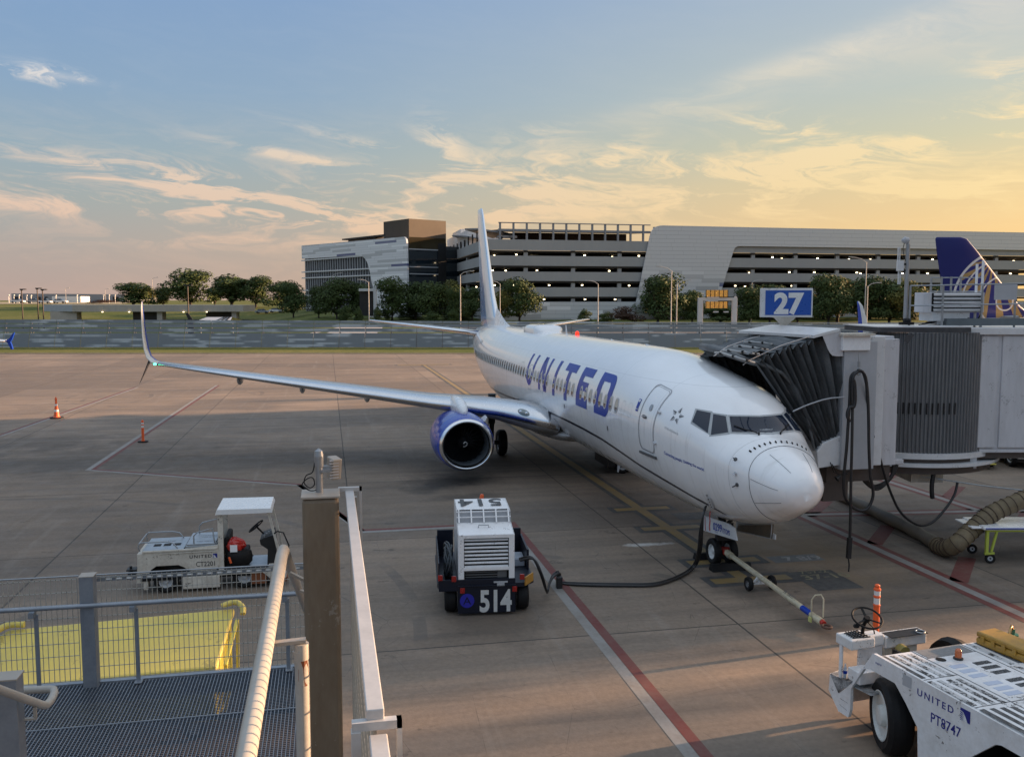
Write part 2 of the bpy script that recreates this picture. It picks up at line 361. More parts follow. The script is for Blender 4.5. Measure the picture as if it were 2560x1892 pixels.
# ---------------------------------------------------------------- apron
def pave():
    m, t, b = newmat('apron_concrete')
    co = t.coord('Object'); x, y, z = t.sep(co)
    def joint(c, off, step, wid):
        u = t.math('ABSOLUTE', t.math('SUBTRACT', t.math('FRACT', t.math('ADD', t.math('DIVIDE', t.math('SUBTRACT', c, off), step), 0.5)), 0.5))
        return t.math('LESS_THAN', u, wid/step)
    wob = t.math('MULTIPLY', t.math('SUBTRACT', t.noise(co, 0.9, 3), 0.5), 0.03)
    jx = joint(t.math('ADD', x, wob), 0.0, 8.17, 0.022); jy = joint(t.math('ADD', y, wob), 1.5, 7.7, 0.022)
    j = t.math('MAXIMUM', jx, jy)
    cx = t.math('FLOOR', t.math('DIVIDE', x, 8.17)); cy = t.math('FLOOR', t.math('DIVIDE', t.math('SUBTRACT', y, 1.5), 7.7))
    wn = t.node('ShaderNodeTexWhiteNoise'); t.set(wn.inputs['Vector'], t.comb(cx, cy, 3.0))
    base = t.mix(wn.outputs[0], (0.195, 0.150, 0.112), (0.285, 0.222, 0.168))
    n1 = t.ramp(t.noise(co, 0.16, 7, 0.62, 0.4), [(0.35, 0.0), (0.66, 1.0)])
    base = t.mix(t.math('MULTIPLY', n1, 0.60), base, (0.13, 0.106, 0.086))
    # tyre and sweeping streaks that run across the stand
    st = t.ramp(t.noise(t.mapping(co, (2.2, 0.12, 1)), 0.8, 7, 0.62, 0.3), [(0.42, 0.0), (0.70, 1.0)])
    base = t.mix(t.math('MULTIPLY', st, 0.50), base, (0.075, 0.066, 0.058))
    pt_ = t.ramp(t.noise(t.mapping(co, (0.7, 0.22, 1)), 0.22, 3, 0.5), [(0.52, 0.0), (0.56, 1.0)])
    base = t.mix(t.math('MULTIPLY', pt_, 0.30), base, (0.085, 0.078, 0.072))
    sp_ = t.ramp(t.noise(t.mapping(co, (1.5, 0.7, 1)), 1.1, 6, 0.7), [(0.63, 0.0), (0.67, 1.0)])
    base = t.mix(t.math('MULTIPLY', sp_, 0.55), base, (0.045, 0.04, 0.036))
    vo = t.node('ShaderNodeTexVoronoi', feature='DISTANCE_TO_EDGE'); t.set(vo.inputs['Vector'], t.mapping(co, (0.09, 0.14, 1), (0, 0, 0.4))); wb = t.noise(co, 1.2, 4)
    ck = t.math('LESS_THAN', t.math('ADD', vo.outputs['Distance'], t.math('MULTIPLY', t.math('SUBTRACT', wb, 0.5), 0.02)), 0.0012)
    base = t.mix(t.math('MULTIPLY', ck, 0.5), base, (0.05, 0.045, 0.04))
    st2 = t.ramp(t.noise(t.mapping(co, (0.10, 1.6, 1), (0, 0, R(24))), 0.8, 6, 0.6, 0.3), [(0.58, 0.0), (0.72, 1.0)])
    base = t.mix(t.math('MULTIPLY', st2, 0.28), base, (0.30, 0.27, 0.235))
    fine = t.ramp(t.noise(co, 9.0, 6, 0.7), [(0.3, 0.82), (0.7, 1.12)])
    base = t.mix(1.0, base, fine, 'MULTIPLY')
    dk = t.ramp(t.noise(t.mapping(co, (1.0, 0.6, 1)), 2.6, 5, 0.6), [(0.66, 0.0), (0.72, 1.0)])
    base = t.mix(t.math('MULTIPLY', dk, 0.35), base, (0.06, 0.056, 0.052))
    nzs = {0.7: t.noise(co, 0.7, 6, 0.65), 0.4: t.noise(co, 0.4, 6, 0.65), 1.5: t.noise(co, 1.5, 5, 0.65)}
    brk0 = t.ramp(t.noise(co, 0.35, 3), [(0.48, 0.0), (0.56, 1.0)])
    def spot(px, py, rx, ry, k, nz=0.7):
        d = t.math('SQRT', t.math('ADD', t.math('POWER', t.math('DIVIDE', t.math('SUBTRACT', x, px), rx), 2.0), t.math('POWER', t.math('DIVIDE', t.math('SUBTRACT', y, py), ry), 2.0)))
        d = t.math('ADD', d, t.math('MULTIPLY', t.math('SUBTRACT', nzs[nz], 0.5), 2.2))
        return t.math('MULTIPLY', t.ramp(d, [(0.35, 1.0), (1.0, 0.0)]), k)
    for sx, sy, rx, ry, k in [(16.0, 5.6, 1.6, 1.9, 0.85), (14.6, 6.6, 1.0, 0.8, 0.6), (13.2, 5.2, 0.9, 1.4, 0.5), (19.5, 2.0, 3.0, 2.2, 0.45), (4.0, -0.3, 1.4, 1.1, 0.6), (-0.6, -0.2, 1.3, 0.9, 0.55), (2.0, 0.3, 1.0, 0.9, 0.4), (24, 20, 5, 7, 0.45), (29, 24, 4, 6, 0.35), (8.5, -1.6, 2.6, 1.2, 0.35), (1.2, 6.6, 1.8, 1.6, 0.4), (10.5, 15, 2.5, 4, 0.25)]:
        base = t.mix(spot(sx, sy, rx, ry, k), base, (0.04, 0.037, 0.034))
    # ochre stains near the stop marks, then a paler warm patch
    base = t.mix(spot(5.5, -2.2, 5.0, 2.4, 0.42, 0.4), base, (0.30, 0.20, 0.10))
    base = t.mix(spot(-4.6, 0.4, 4.5, 3.0, 0.35, 0.4), base, (0.36, 0.25, 0.17))
    base = t.mix(spot(6.2, 1.15, 0.22, 0.7, 0.9, 1.5), base, (0.62, 0.61, 0.58))
    for ax, ay, rr in [(49, 30, 8.0), (50, 21, 6.5), (48.5, 20.5, 5.6), (2, 22, 14), (-2, 9, 9)]:
        d = t.math('SQRT', t.math('ADD', t.math('POWER', t.math('SUBTRACT', x, ax), 2.0), t.math('POWER', t.math('SUBTRACT', y, ay), 2.0)))
        ring = t.math('LESS_THAN', t.math('ABSOLUTE', t.math('SUBTRACT', d, rr)), 0.14)
        brk = brk0
        base = t.mix(t.math('MULTIPLY', t.math('MULTIPLY', ring, brk), 0.45), base, (0.08, 0.075, 0.07))
    base = t.mix(t.math('MULTIPLY', j, 0.85), base, (0.035, 0.033, 0.031))
    t.set(b.inputs['Base Color'], base)
    t.set(b.inputs['Roughness'], t.ramp(t.noise(co, 1.2, 5), [(0.3, 0.62), (0.7, 0.85)]))
    b.inputs['Specular IOR Level'].default_value = 0.35
    bn = t.node('ShaderNodeBump'); bn.inputs['Strength'].default_value = 0.25; bn.inputs['Distance'].default_value = 0.01
    t.set(bn.inputs['Height'], t.noise(co, 22, 5)); t.set(b.inputs['Normal'], bn)
    return m
PAVE = pave()
def corner(px, dist): x, y = ground_at(px, dist); return V((x, y, 0))
K = [corner(-2300, 113.6), corner(4200, 113.6)]
far = K
MB().quad((-70, -170, 0), (-70, 120, 0), (K[0].x-0, 120, 0), K[0], K[1], (K[1].x, -170, 0)).build('apron', PAVE, kind='structure')
# terrain beyond the apron: level, then a gentle rise with a distance
def tz(dist, px=1500):
    k = max(0.0, min(1.0, (px-620)/200)); k = k*k*(3-2*k)
    lo = interp([(0, -0.05), (113, -0.05), (114, 0.03), (132, 0.06), (200, 0.35), (262, 0.6), (290, 2.2), (320, 4.3), (350, 4.7), (500, 5.3), (1200, 6.0), (9000, 6.0)], dist)[0]
    return lo*(1-k)+k*interp([(0, -0.05), (113, -0.05), (114, 0.03), (132, 0.06), (150, 0.5), (190, 2.05), (220, 2.8), (250, 3.5), (350, 4.7), (500, 5.3), (1200, 6.0), (9000, 6.0)], dist)[0]
def tpt(px, dist, dz=0.0): x, y = ground_at(px, dist); return V((x, y, tz(dist, px)+dz))
def grassm():
    m, t, b = newmat('mown_grass'); co = t.coord('Object')
    c = t.mix(t.ramp(t.noise(co, 0.05, 5), [(0.35, 0.0), (0.65, 1.0)]), (0.085, 0.105, 0.024), (0.16, 0.15, 0.05))
    c = t.mix(t.ramp(t.noise(co, 0.9, 6), [(0.35, 0.0), (0.7, 0.6)]), c, (0.045, 0.075, 0.016))
    t.set(b.inputs['Base Color'], c); b.inputs['Roughness'].default_value = 0.9; b.inputs['Specular IOR Level'].default_value = 0.1
    return m
GRASS = grassm()
ds = [113.9, 118, 126, 132, 140, 150, 165, 180, 195, 210, 230, 250, 262, 275, 290, 305, 320, 345, 380, 450, 600, 900, 1500, 3000, 9000]
ps = [-5200, -3000, -1500, -700, 0, 400, 620, 660, 700, 740, 780, 820, 1000, 1400, 2100, 2800, 3600, 5000, 7600]
mb = MB(); mb.loft([[tpt(p, d) for p in ps] for d in ds], closed=False); mb.build('grass_field', GRASS, kind='structure')
kb = MB()
a, b_ = corner(-2300, 113.45), corner(4200, 113.45); kb.bar(a+V((0, 0, 0.06)), b_+V((0, 0, 0.06)), 0.35, 0.14); kb.build('apron_kerb', M('kerb_concrete', (0.40, 0.33, 0.2), 0.8, dirt=0.5), kind='structure')
ASPH = M('road_asphalt', (0.10, 0.10, 0.105), 0.85, dirt=0.3, dscale=0.3)
DRY = M('dry_tan_ground', (0.30, 0.26, 0.17), 0.9, dirt=0.5, dscale=0.05, dcol=(0.16, 0.15, 0.07))
def sheet(name, mat, rows, dz=0.03):
    m = MB(); m.loft([[tpt(p, d, dz) for p in pr] for d, pr in rows], closed=False, smooth=False); return m.build(name, mat, kind='structure')
sheet('road', ASPH, [(d, [1150, 1400, 1800, 2300, 2900]) for d in (150, 157, 165, 172, 180)], 0.06)
sheet('access_road', ASPH, [(210, [-600, -200, 120]), (235, [-600, -200, 120])], 0.08)
sheet('footpath', M('path_concrete', (0.36, 0.34, 0.31), 0.85), [(150, [700, 820, 930]), (178, [860, 905, 960])], 0.06)
sheet('parking_lot', DRY, [(400, [-700, -200, 200, 300]), (470, [-700, -200, 200, 330]), (620, [-700, -200, 200, 420])], 0.15)

# ---------------------------------------------------------------- painted markings (thin sheets on the apron)
REDP = M('faded_red_paint', (0.13, 0.026, 0.022), 0.7, dirt=0.5, dscale=1.3, dcol=(0.13, 0.08, 0.065))
WHP = M('faded_white_paint', (0.25, 0.245, 0.235), 0.7, dirt=0.85, dscale=1.6, dcol=(0.17, 0.15, 0.13))
YLP = M('faded_yellow_paint', (0.27, 0.175, 0.055), 0.7, dirt=0.85, dscale=1.2, dcol=(0.15, 0.13, 0.09))
BKP = M('black_line_paint', (0.045, 0.045, 0.047), 0.75, dirt=0.7, dscale=1.0, dcol=(0.12, 0.115, 0.105))
GYP = M('grey_line_paint', (0.19, 0.19, 0.185), 0.75, dirt=0.6, dscale=1.5)
def line(mb, pts, wid, z, off=0.0, mi=0):
    pts = [V((p[0], p[1], 0)) for p in pts]; L = []; Rr = []
    for i, p in enumerate(pts):
        d0 = (pts[i]-pts[i-1]).normalized() if i else None; d1 = (pts[i+1]-pts[i]).normalized() if i < len(pts)-1 else None
        d = (d0+d1).normalized() if d0 and d1 else (d0 or d1); n = V((-d.y, d.x, 0)); k = 1/max(0.3, n.dot(V((-(d1 or d0).y, (d1 or d0).x, 0))))
        L.append(p+n*(off+wid/2)*k+V((0, 0, z))); Rr.append(p+n*(off-wid/2)*k+V((0, 0, z)))
    for i in range(len(pts)-1): mb.quad(L[i], L[i+1], Rr[i+1], Rr[i], mi=mi)
    return mb
def rect(mb, x0, x1, y0, y1, z, mi=0): return mb.quad((x0, y0, z), (x1, y0, z), (x1, y1, z), (x0, y1, z), mi=mi)
stand = [(58.0, 18.35), (21.2, 19.1), (9.32, 9.0), (9.32, 4.30), (-14, 4.30)]
stand = [(58.0, 18.3), (21.1, 19.15), (9.4, 6.2), (9.3, 4.3)]
mb = MB(); line(mb, [(57.5, 18.42), (21.1, 19.15), (16.4, 10.9)], 0.16, 0.004, 0.10); line(mb, [(16.4, 10.9), (9.33, 8.9), (9.33, 4.40), (-14, 4.40)], 0.20, 0.004, 0.0)
mb.build('red_stand_line', REDP, kind='structure')
mb = MB(); line(mb, [(57.5, 18.42), (21.1, 19.15), (16.4, 10.9)], 0.20, 0.004, -0.09); line(mb, [(16.4, 10.9), (9.13, 8.9), (9.13, 4.62), (-14, 4.62)], 0.22, 0.004, 0.0)
mb.build('white_stand_line', WHP, kind='structure')
mb = MB(); line(mb, [(57, 24.4), (31.75, 25.9), (31.7, 45)], 0.17, 0.004, -0.10); mb.build('red_neighbour_line', REDP, kind='structure')
mb = MB(); line(mb, [(57, 24.4), (31.75, 25.9), (31.7, 45)], 0.20, 0.004, 0.09); mb.build('white_neighbour_line', WHP, kind='structure')
mb = MB()
for off in (-0.22, 0.22): line(mb, [(8.5, -4.72), (-20, -4.72)], 0.2, 0.004, off); line(mb, [(8.5, -4.72), (7.6, -12.2), (7.6, -30)], 0.2, 0.004, off)
for off in (-0.22, 0.22): line(mb, [(16.5, -10.6), (-20, -10.75)], 0.2, 0.004, off)
for i in range(-4, 4):
    x0 = 6.7+(-3.4)*i*1.0
    line(mb, [(x0, -6.57), (x0-1.75, -4.94)], 0.42, 0.004)
    line(mb, [(x0+4.6, -12.6), (x0+3.1, -10.97)], 0.42, 0.004)
mb.build('red_equipment_line', REDP, kind='structure')
mb = MB(); line(mb, [(8.4, -4.72), (-20, -4.72)], 0.24, 0.005); line(mb, [(8.5, -4.72), (7.6, -12.2), (7.6, -30)], 0.24, 0.005); line(mb, [(16.5, -10.6), (-20, -10.75)], 0.24, 0.005)
mb.build('white_equipment_line', WHP, kind='structure')
mb = MB(); rect(mb, 2.7, 76.7, -0.33, 0.33, 0.004); rect(mb, 76.2, 77.6, -3.0, 3.0, 0.004)
for x, y0, y1 in [(10.3, -1.0, 0.82), (7.8, -1.0, 0.8), (4.3, -1.1, 0.82), (2.75, -1.15, 0.85)]: rect(mb, x-0.42, x+0.36, y0-0.18, y1+0.18, 0.006)
mb.build('black_lead_in_border', BKP, kind='structure')
mb = MB(); rect(mb, 2.75, 76.6, -0.16, 0.16, 0.009); rect(mb, 76.5, 77.3, -2.7, 2.7, 0.009)
for x, y0, y1 in [(10.3, -1.0, 0.82), (7.8, -1.0, 0.8), (4.3, -1.1, 0.82), (2.75, -1.15, 0.85)]: rect(mb, x-0.22, x+0.16, y0, y1, 0.0115)
mb.build('yellow_lead_in_line', YLP, kind='structure')
mb = MB(); rect(mb, 1.6, 3.05, -2.46, -1.28, 0.004); rect(mb, 8.6, 9.5, -2.2, -0.75, 0.004); mb.build('black_stop_panel', BKP, kind='structure')
mb = MB(); rect(mb, 3.85, 4.42, -2.8, -1.4, 0.004); mb.build('grey_stop_panel', GYP, kind='structure')
mb = MB()
FX = V((0, -1, 0)); FY = V((1, 0, 0))
mb.geo(text_geo('37-10', 0.36, 0.02, 1.1), (2.42, -1.42, 0.008), FX, FY)
mb.geo(text_geo('757-2', 0.22, 0.01, 1.1), (2.86, -1.55, 0.008), FX, FY)
mb.geo(text_geo('ARCTIC', 0.34, 0.02, 1.0), (8.9, -0.82, 0.008), FX, FY) if False else None
mb.build('stop_mark_numerals', M('faded_numeral_paint', (0.24, 0.21, 0.12), 0.7, dirt=0.8, dscale=3, dcol=(0.09, 0.085, 0.075)), kind='structure')
mb = MB(); mb.geo(text_geo('7 8/9', 0.34, 0.03, 1.1), (3.95, -1.75, 0.008), FX, FY); mb.build('stop_mark_numerals', M('faded_light_numeral_paint', (0.34, 0.34, 0.32), 0.7, dirt=0.8, dscale=3, dcol=(0.2, 0.19, 0.18)), kind='structure')
# ================================================================ airliner (nose at X=0, aft +X, starboard +Y)
AIR = thing('airliner', 'white twin-engine airliner with blue engine and blue lettering, parked nose-in at the gate', 'airliner', (0, 0, 0))
# X, crown, keel, half width, height of widest point, stripe height
FT = [(0.000, 2.720, 2.640, 0.030, 2.680, 2.66), (0.040, 2.886, 2.502, 0.233, 2.680, 2.55), (0.120, 3.018, 2.353, 0.395, 2.690, 2.42), (0.300, 3.168, 2.214, 0.557, 2.710, 2.28), (0.600, 3.322, 2.056, 0.704, 2.760, 2.12), (1.000, 3.481, 1.848, 0.866, 2.840, 1.92), (1.500, 3.655, 1.689, 1.062, 2.950, 1.76),
      (1.800, 3.748, 1.606, 1.175, 3.010, 1.68), (2.200, 4.044, 1.514, 1.288, 3.090, 1.585), (2.45, 4.21, 1.462, 1.36, 3.14, 1.74), (2.80, 4.39, 1.41, 1.46, 3.21, 1.88), (3.100, 4.526, 1.365, 1.557, 3.250, 1.96), (4.000, 4.777, 1.327, 1.726, 3.360, 2.11), (5.000, 4.935, 1.296, 1.807, 3.430, 2.20), (6.000, 5.093, 1.290, 1.848, 3.455, 2.27),
      (7.500, 5.287, 1.285, 1.869, 3.460, 2.42), (10.000, 5.340, 1.31, 1.880, 3.460, 2.57), (14.000, 5.340, 1.300, 1.880, 3.460, 2.58), (20.000, 5.340, 1.260, 1.880, 3.460, 2.42), (26.500, 5.340, 1.200, 1.880, 3.460, 2.200), (29.500, 5.340, 1.420, 1.840, 3.500, 2.200), (32.000, 5.330, 1.900, 1.720, 3.620, 2.350),
      (35.000, 5.280, 2.660, 1.420, 3.920, 2.950), (37.500, 5.200, 3.350, 1.060, 4.220, 3.600), (39.500, 5.100, 3.950, 0.720, 4.500, 4.100), (41.000, 4.980, 4.380, 0.400, 4.680, 4.450), (41.700, 4.880, 4.580, 0.160, 4.730, 4.620)]
def fsec(X, th, off=0.0):
    zt, zb, wd, zm, zs = interp(FT, X)
    h = (zt-zm) if math.sin(th) >= 0 else (zm-zb)
    return V((X, (wd+off)*math.cos(th), zm+(h+off)*math.sin(th)))
def fth(X, z):                                       # angle at which the skin reaches height z
    zt, zb, wd, zm, zs = interp(FT, X)
    return math.asin(max(-1, min(1, (z-zm)/((zt-zm) if z > zm else (zm-zb)))))
XS = [0, .015, .04, .08, .12, .2, .3, .45, .6, .8, 1.0, 1.25, 1.5, 1.7, 1.85, 2.0, 2.2, 2.4, 2.6, 2.85, 3.1, 3.5, 4, 4.5, 5, 5.5, 6, 6.75, 7.5, 9, 11, 13, 16, 20, 24, 26.5, 28, 29.5, 31, 32, 33.5, 35, 36.2, 37.5, 38.5, 39.5, 40.3, 41, 41.4, 41.7]
NU, NL = 22, 10
rows = []
for X in XS:
    zt, zb, wd, zm, zs = interp(FT, X)
    t1, t2 = fth(X, zs+0.045), fth(X, zs-0.045)
    st = [R(90)+(t1-R(90))*i/NU for i in range(NU+1)]+[t2+(R(-90)-t2)*i/NL for i in range(NL+1)]
    half = [fsec(X, a) for a in st]
    rows.append(half+[V((p.x, -p.y, p.z)) for p in half[-2:0:-1]])
nh = NU+1+NL+1
def fmat(i, k):
    kk = k if k < nh-1 else 2*(nh-1)-1-k
    return 1 if kk == NU and XS[i] > 2.3 and XS[i] < 34 else (2 if kk > NU+3 and XS[i] > 1.2 else 0)
BELLY = M('belly_grey_paint', (0.50, 0.50, 0.49), 0.28, dirt=0.12, dscale=0.4, dcol=(0.32, 0.31, 0.29), coat=0.3)
STRIPE = M('navy_stripe', (0.008, 0.01, 0.03), 0.3, dirt=0.1, coat=0.3)
def skin():
    m, t, b = newmat('fuselage_white'); co = t.coord('Object'); x, y, z = t.sep(co)
    c = t.mix(t.ramp(t.noise(t.mapping(co, (0.4, 1, 1)), 1.2, 6, 0.6), [(0.35, 0.14), (0.65, 0.0)]), (0.89, 0.90, 0.91), (0.60, 0.57, 0.53))
    def seam(v, step, wid): return t.math('LESS_THAN', t.math('ABSOLUTE', t.math('SUBTRACT', t.math('FRACT', t.math('DIVIDE', v, step)), 0.5)), wid)
    sm = seam(x, 3.05, 0.0022)
    c = t.mix(t.math('MULTIPLY', sm, 0.45), c, (0.3, 0.3, 0.31))
    sk = t.ramp(t.noise(t.mapping(co, (3.5, 0.5, 0.35)), 2.0, 5, 0.65), [(0.55, 0.0), (0.75, 0.35)])
    c = t.mix(t.math('MULTIPLY', sk, t.math('LESS_THAN', z, 3.6)), c, (0.45, 0.43, 0.40))
    lap = t.math('MULTIPLY', t.math('LESS_THAN', t.math('ABSOLUTE', t.math('SUBTRACT', z, 4.62)), 0.006), t.math('GREATER_THAN', x, 3.3))
    c = t.mix(t.math('MULTIPLY', lap, 0.25), c, (0.3, 0.3, 0.31))
    t.set(b.inputs['Base Color'], c); t.set(b.inputs['Roughness'], t.ramp(t.noise(co, 2.5, 4), [(0.3, 0.17), (0.7, 0.27)]))
    b.inputs['Coat Weight'].default_value = 0.6; b.inputs['Coat Roughness'].default_value = 0.06
    bn = t.node('ShaderNodeBump'); bn.inputs['Strength'].default_value = 0.10; bn.inputs['Distance'].default_value = 0.02
    t.set(bn.inputs['Height'], t.noise(t.mapping(co, (1.0, 2.2, 2.2)), 1.3, 2)); t.set(b.inputs['Normal'], bn)
    return m
SKIN = skin()
mb = MB(); mb.loft(rows, mf=fmat)
fus = mb.build('fuselage', [SKIN, STRIPE, BELLY], AIR)
bvh = BVHTree.FromPolygons([v.co[:] for v in fus.data.vertices], [tuple(p.vertices) for p in fus.data.polygons])
def onfus(px, py, off=0.008):
    d = ray(px, py).normalized(); hit, n, _, _ = bvh.ray_cast(CAM, d)
    if hit is None: return None
    if n.dot(d) > 0: n = -n
    return hit+n*off
def patch3(mb, q, off, n=6, mi=0, mirror=False, ext=0.0):
    (ax, ay), (bx, by), (cx, cy), (dx_, dy_) = q
    if ext:
        mx, my = (ax+bx+cx+dx_)/4, (ay+by+cy+dy_)/4
        q = [(x+ext*math.copysign(1, x-mx), y+ext*math.copysign(1, y-my)) for x, y in q]; (ax, ay), (bx, by), (cx, cy), (dx_, dy_) = q
    rows = []
    for i in range(n+1):
        u = i/n; row = []
        for j in range(n+1):
            s = j/n; x = (ax+(bx-ax)*s)*(1-u)+(dx_+(cx-dx_)*s)*u; y = (ay+(by-ay)*s)*(1-u)+(dy_+(cy-dy_)*s)*u
            p = onfus(x, y, off)
            if p is None: return False
            if mirror: p = V((p.x, -p.y, p.z))
            row.append(p)
        rows.append(row)
    mb.loft(rows, closed=False, mi=mi, caps=False); return True
def wrap(mb, g, X0, th0, mi=0, off=0.006, rad=1.88, dirn=-1, cuts=14):
    """lay flat lettering round the skin: u runs forward from X0, v climbs from angle th0"""
    import bmesh
    b = bmesh.new(); vs = [b.verts.new((x, y, 0)) for x, y in g[0]]
    for f in g[1]:
        try: b.faces.new([vs[i] for i in f])
        except ValueError: pass
    ys = [y for _, y in g[0]]; lo, hi = min(ys), max(ys)
    for i in range(1, cuts):
        bmesh.ops.bisect_plane(b, geom=b.verts[:]+b.edges[:]+b.faces[:], plane_co=(0, lo+(hi-lo)*i/cuts, 0), plane_no=(0, 1, 0))
    b.verts.index_update(); pts = []
    for v in b.verts:
        X = X0+dirn*v.co.x; pts.append(fsec(X, th0+v.co.y/rad, off))
    mb.add(pts, [[v.index for v in f.verts] for f in b.faces], mi, True); b.free()

# --- big UNITED title, letters drawn from measured strokes
H = 1.29; th0 = R(-3.6)
def rectg(x0, y0, x1, y1): return [(x0, y0), (x1, y0), (x1, y1), (x0, y1)], [(0, 1, 2, 3)]
def join(*gs):
    vs, fs = [], []
    for v, f in gs: o = len(vs); vs += v; fs += [tuple(o+i for i in q) for q in f]
    return vs, fs
def scale2(g, kx, ky, ox=0, oy=0): return [(x*kx+ox, y*ky+oy) for x, y in g[0]], g[1]
def U_(): 
    w_, s, r = 1.25, 0.27, 0.62
    o = [(0, H)]+[(0, r)]+arc(r, r, r, 180, 360, 14)+[(w_-0.01, H)]
    ri = r-s; i = [(s, H)]+[(s, r)]+arc(r, r, ri, 180, 360, 14)+[(w_-s, H)]
    return strip2d(o, i)
def N_(): 
    w_, s = 1.25, 0.27
    return join(rectg(0, 0, s, H), rectg(w_-s, 0, w_, H), ([(0.0, H), (s+0.16, H), (w_, 0), (w_-s-0.16, 0)], [(0, 1, 2, 3)]))
def E_(): return join(rectg(0, 0, 0.42, H), rectg(0.42, H-0.30, 1.27, H), rectg(0.42, 0.51, 1.12, 0.80), rectg(0.42, 0, 1.27, 0.30))
def T_(): return join(rectg(0, H-0.30, 1.4, H), rectg(0.50, 0, 0.88, H-0.30))
def D_():
    w_, s = 1.5, 0.40; r = H/2
    o = [(0, 0), (0.8, 0)]+arc(0.86, 0.44, 0.44, -90, 0, 6)[1:]; o = [(0, 0)]+[(0.9, 0)]+arc(1.02, 0.46, 0.46, -80, 0, 6)+arc(1.02, H-0.46, 0.46, 0, 80, 6)+[(0.9, H)]+[(0, H)]
    i = [(s, 0.28)]+[(0.86, 0.28)]+arc(0.90, 0.46, 0.20, -80, 0, 6)+arc(0.90, H-0.46, 0.20, 0, 80, 6)+[(0.86, H-0.28)]+[(s, H-0.28)]
    v, f = strip2d(o, i); n = len(o); return v, f+[(n-1, 0, n, 2*n-1)]
for g, X0 in ((U_(), 18.88), (N_(), 16.60), (rectg(0, 0, 0.32, H), 14.40), (T_(), 13.30), (E_(), 11.27), (D_(), 9.22)): mb = MB(); wrap(mb, g, X0, th0); mb.build('title_letter', BLUE, AIR, fix=False)
def fitw(g, L): k = L/(max(x for x, _ in g[0])-min(x for x, _ in g[0])); return [(x*k, y*k) for x, y in g[0]], g[1]
mb = MB(); wrap(mb, fitw(text_geo('Connecting people. Uniting the world.', 0.098, 0.012), 1.55), 3.86, fth(3.4, 2.90), cuts=3, rad=1.75); mb.build('slogan_lettering', BLUE, AIR, fix=False)
mb = MB(); wrap(mb, fitw(text_geo('STAR ALLIANCE', 0.055, 0.004), 0.60), 3.86, fth(3.6, 3.55), cuts=3, rad=1.7); mb.build('alliance_lettering', GREY, AIR, fix=False)
# five-point star of shaded darts
mb = MB(); dk = []
for k in range(5):
    a = R(90+72*k); c, s_ = math.cos(a), math.sin(a)
    def rp(x, y): return (0.46+0.66*(x*c-y*s_), 0.66*(x*s_+y*c))
    wrap(mb, ([rp(0.13, 0.0), rp(0.17, 0.09), rp(0.40, 0.0)], [(0, 1, 2)]), 4.03, fth(3.57, 3.93), 0, rad=1.6, cuts=2)
    wrap(mb, ([rp(0.13, 0.0), rp(0.17, -0.09), rp(0.40, 0.0)], [(0, 1, 2)]), 4.03, fth(3.57, 3.93), 1, rad=1.6, cuts=2)
mb.build('alliance_star', [M('emblem_light_grey', (0.42, 0.43, 0.45), 0.4), M('emblem_dark_grey', (0.09, 0.095, 0.1), 0.4)], AIR, fix=False)
mb = MB(); wrap(mb, rectg(0, 0, 0.16, 0.40), 5.70, fth(5.6, 3.80), cuts=4); mb.build('door_placard', BLUE, AIR, fix=False)
mb = MB(); wrap(mb, text_geo('Wi-Fi', 0.05, 0.01), 5.68, fth(5.6, 3.84), cuts=2, off=0.011); wrap(mb, rectg(0, 0, 0.10, 0.08), 5.67, fth(5.6, 4.04), off=0.011, cuts=2); mb.build('placard_lettering', WHITE, AIR, fix=False)
mb = MB(); wrap(mb, text_geo('N37299', 0.22, 0.01, 0.9), 32.3, R(26), cuts=3, rad=1.7); mb.build('registration_lettering', GREY, AIR, fix=False)

# --- cabin windows
def oval(w_, h_, n=16, p=2.6):
    out = []
    for i in range(n):
        a = 2*math.pi*i/n; c, s = math.cos(a), math.sin(a)
        out.append((w_/2*math.copysign(abs(c)**(2/p), c), h_/2*math.copysign(abs(s)**(2/p), s)))
    return out
FRAME = M('window_frame_grey', (0.52, 0.53, 0.55), 0.35, dirt=0.1)
PANE = M('cabin_window_pane', (0.025, 0.028, 0.035), 0.1, dirt=0.1, coat=0.8)
SHADE = M('cream_window_shade', (0.55, 0.50, 0.42), 0.5, dirt=0.1)
def cabin_window(X, shade):
    th = fth(X, 3.775); mf, mp, ms = MB(), MB(), MB()
    o = oval(0.30, 0.46); i = oval(0.235, 0.385)
    def place(pts, off): return [fsec(X+x, th+y/1.88, off) for x, y in pts]
    mf.add(place(o, 0.007)+place(i, 0.010), [(k, (k+1) % 16, 16+(k+1) % 16, 16+k) for k in range(16)], 0, False)
    f = mf.build('cabin_window', FRAME, AIR, fix=False)
    i0 = i if not shade else [(x, min(y, -0.06)) for x, y in i]
    mp.add(place(i0, 0.0075), [tuple(range(16))]); mp.build('window_pane', PANE, f, fix=False)
    if shade:
        i1 = [(x, max(y, -0.06)) for x, y in i]; ms.add(place(i1, 0.0075), [tuple(range(16))]); ms.build('window_shade', SHADE, f, fix=False)
x = 7.17; k = 0; skip = {8, 15, 22, 25}
while x < 33.6:
    if k not in {8, 15}: cabin_window(x, x < 19.0)
    x += 0.508; k += 1
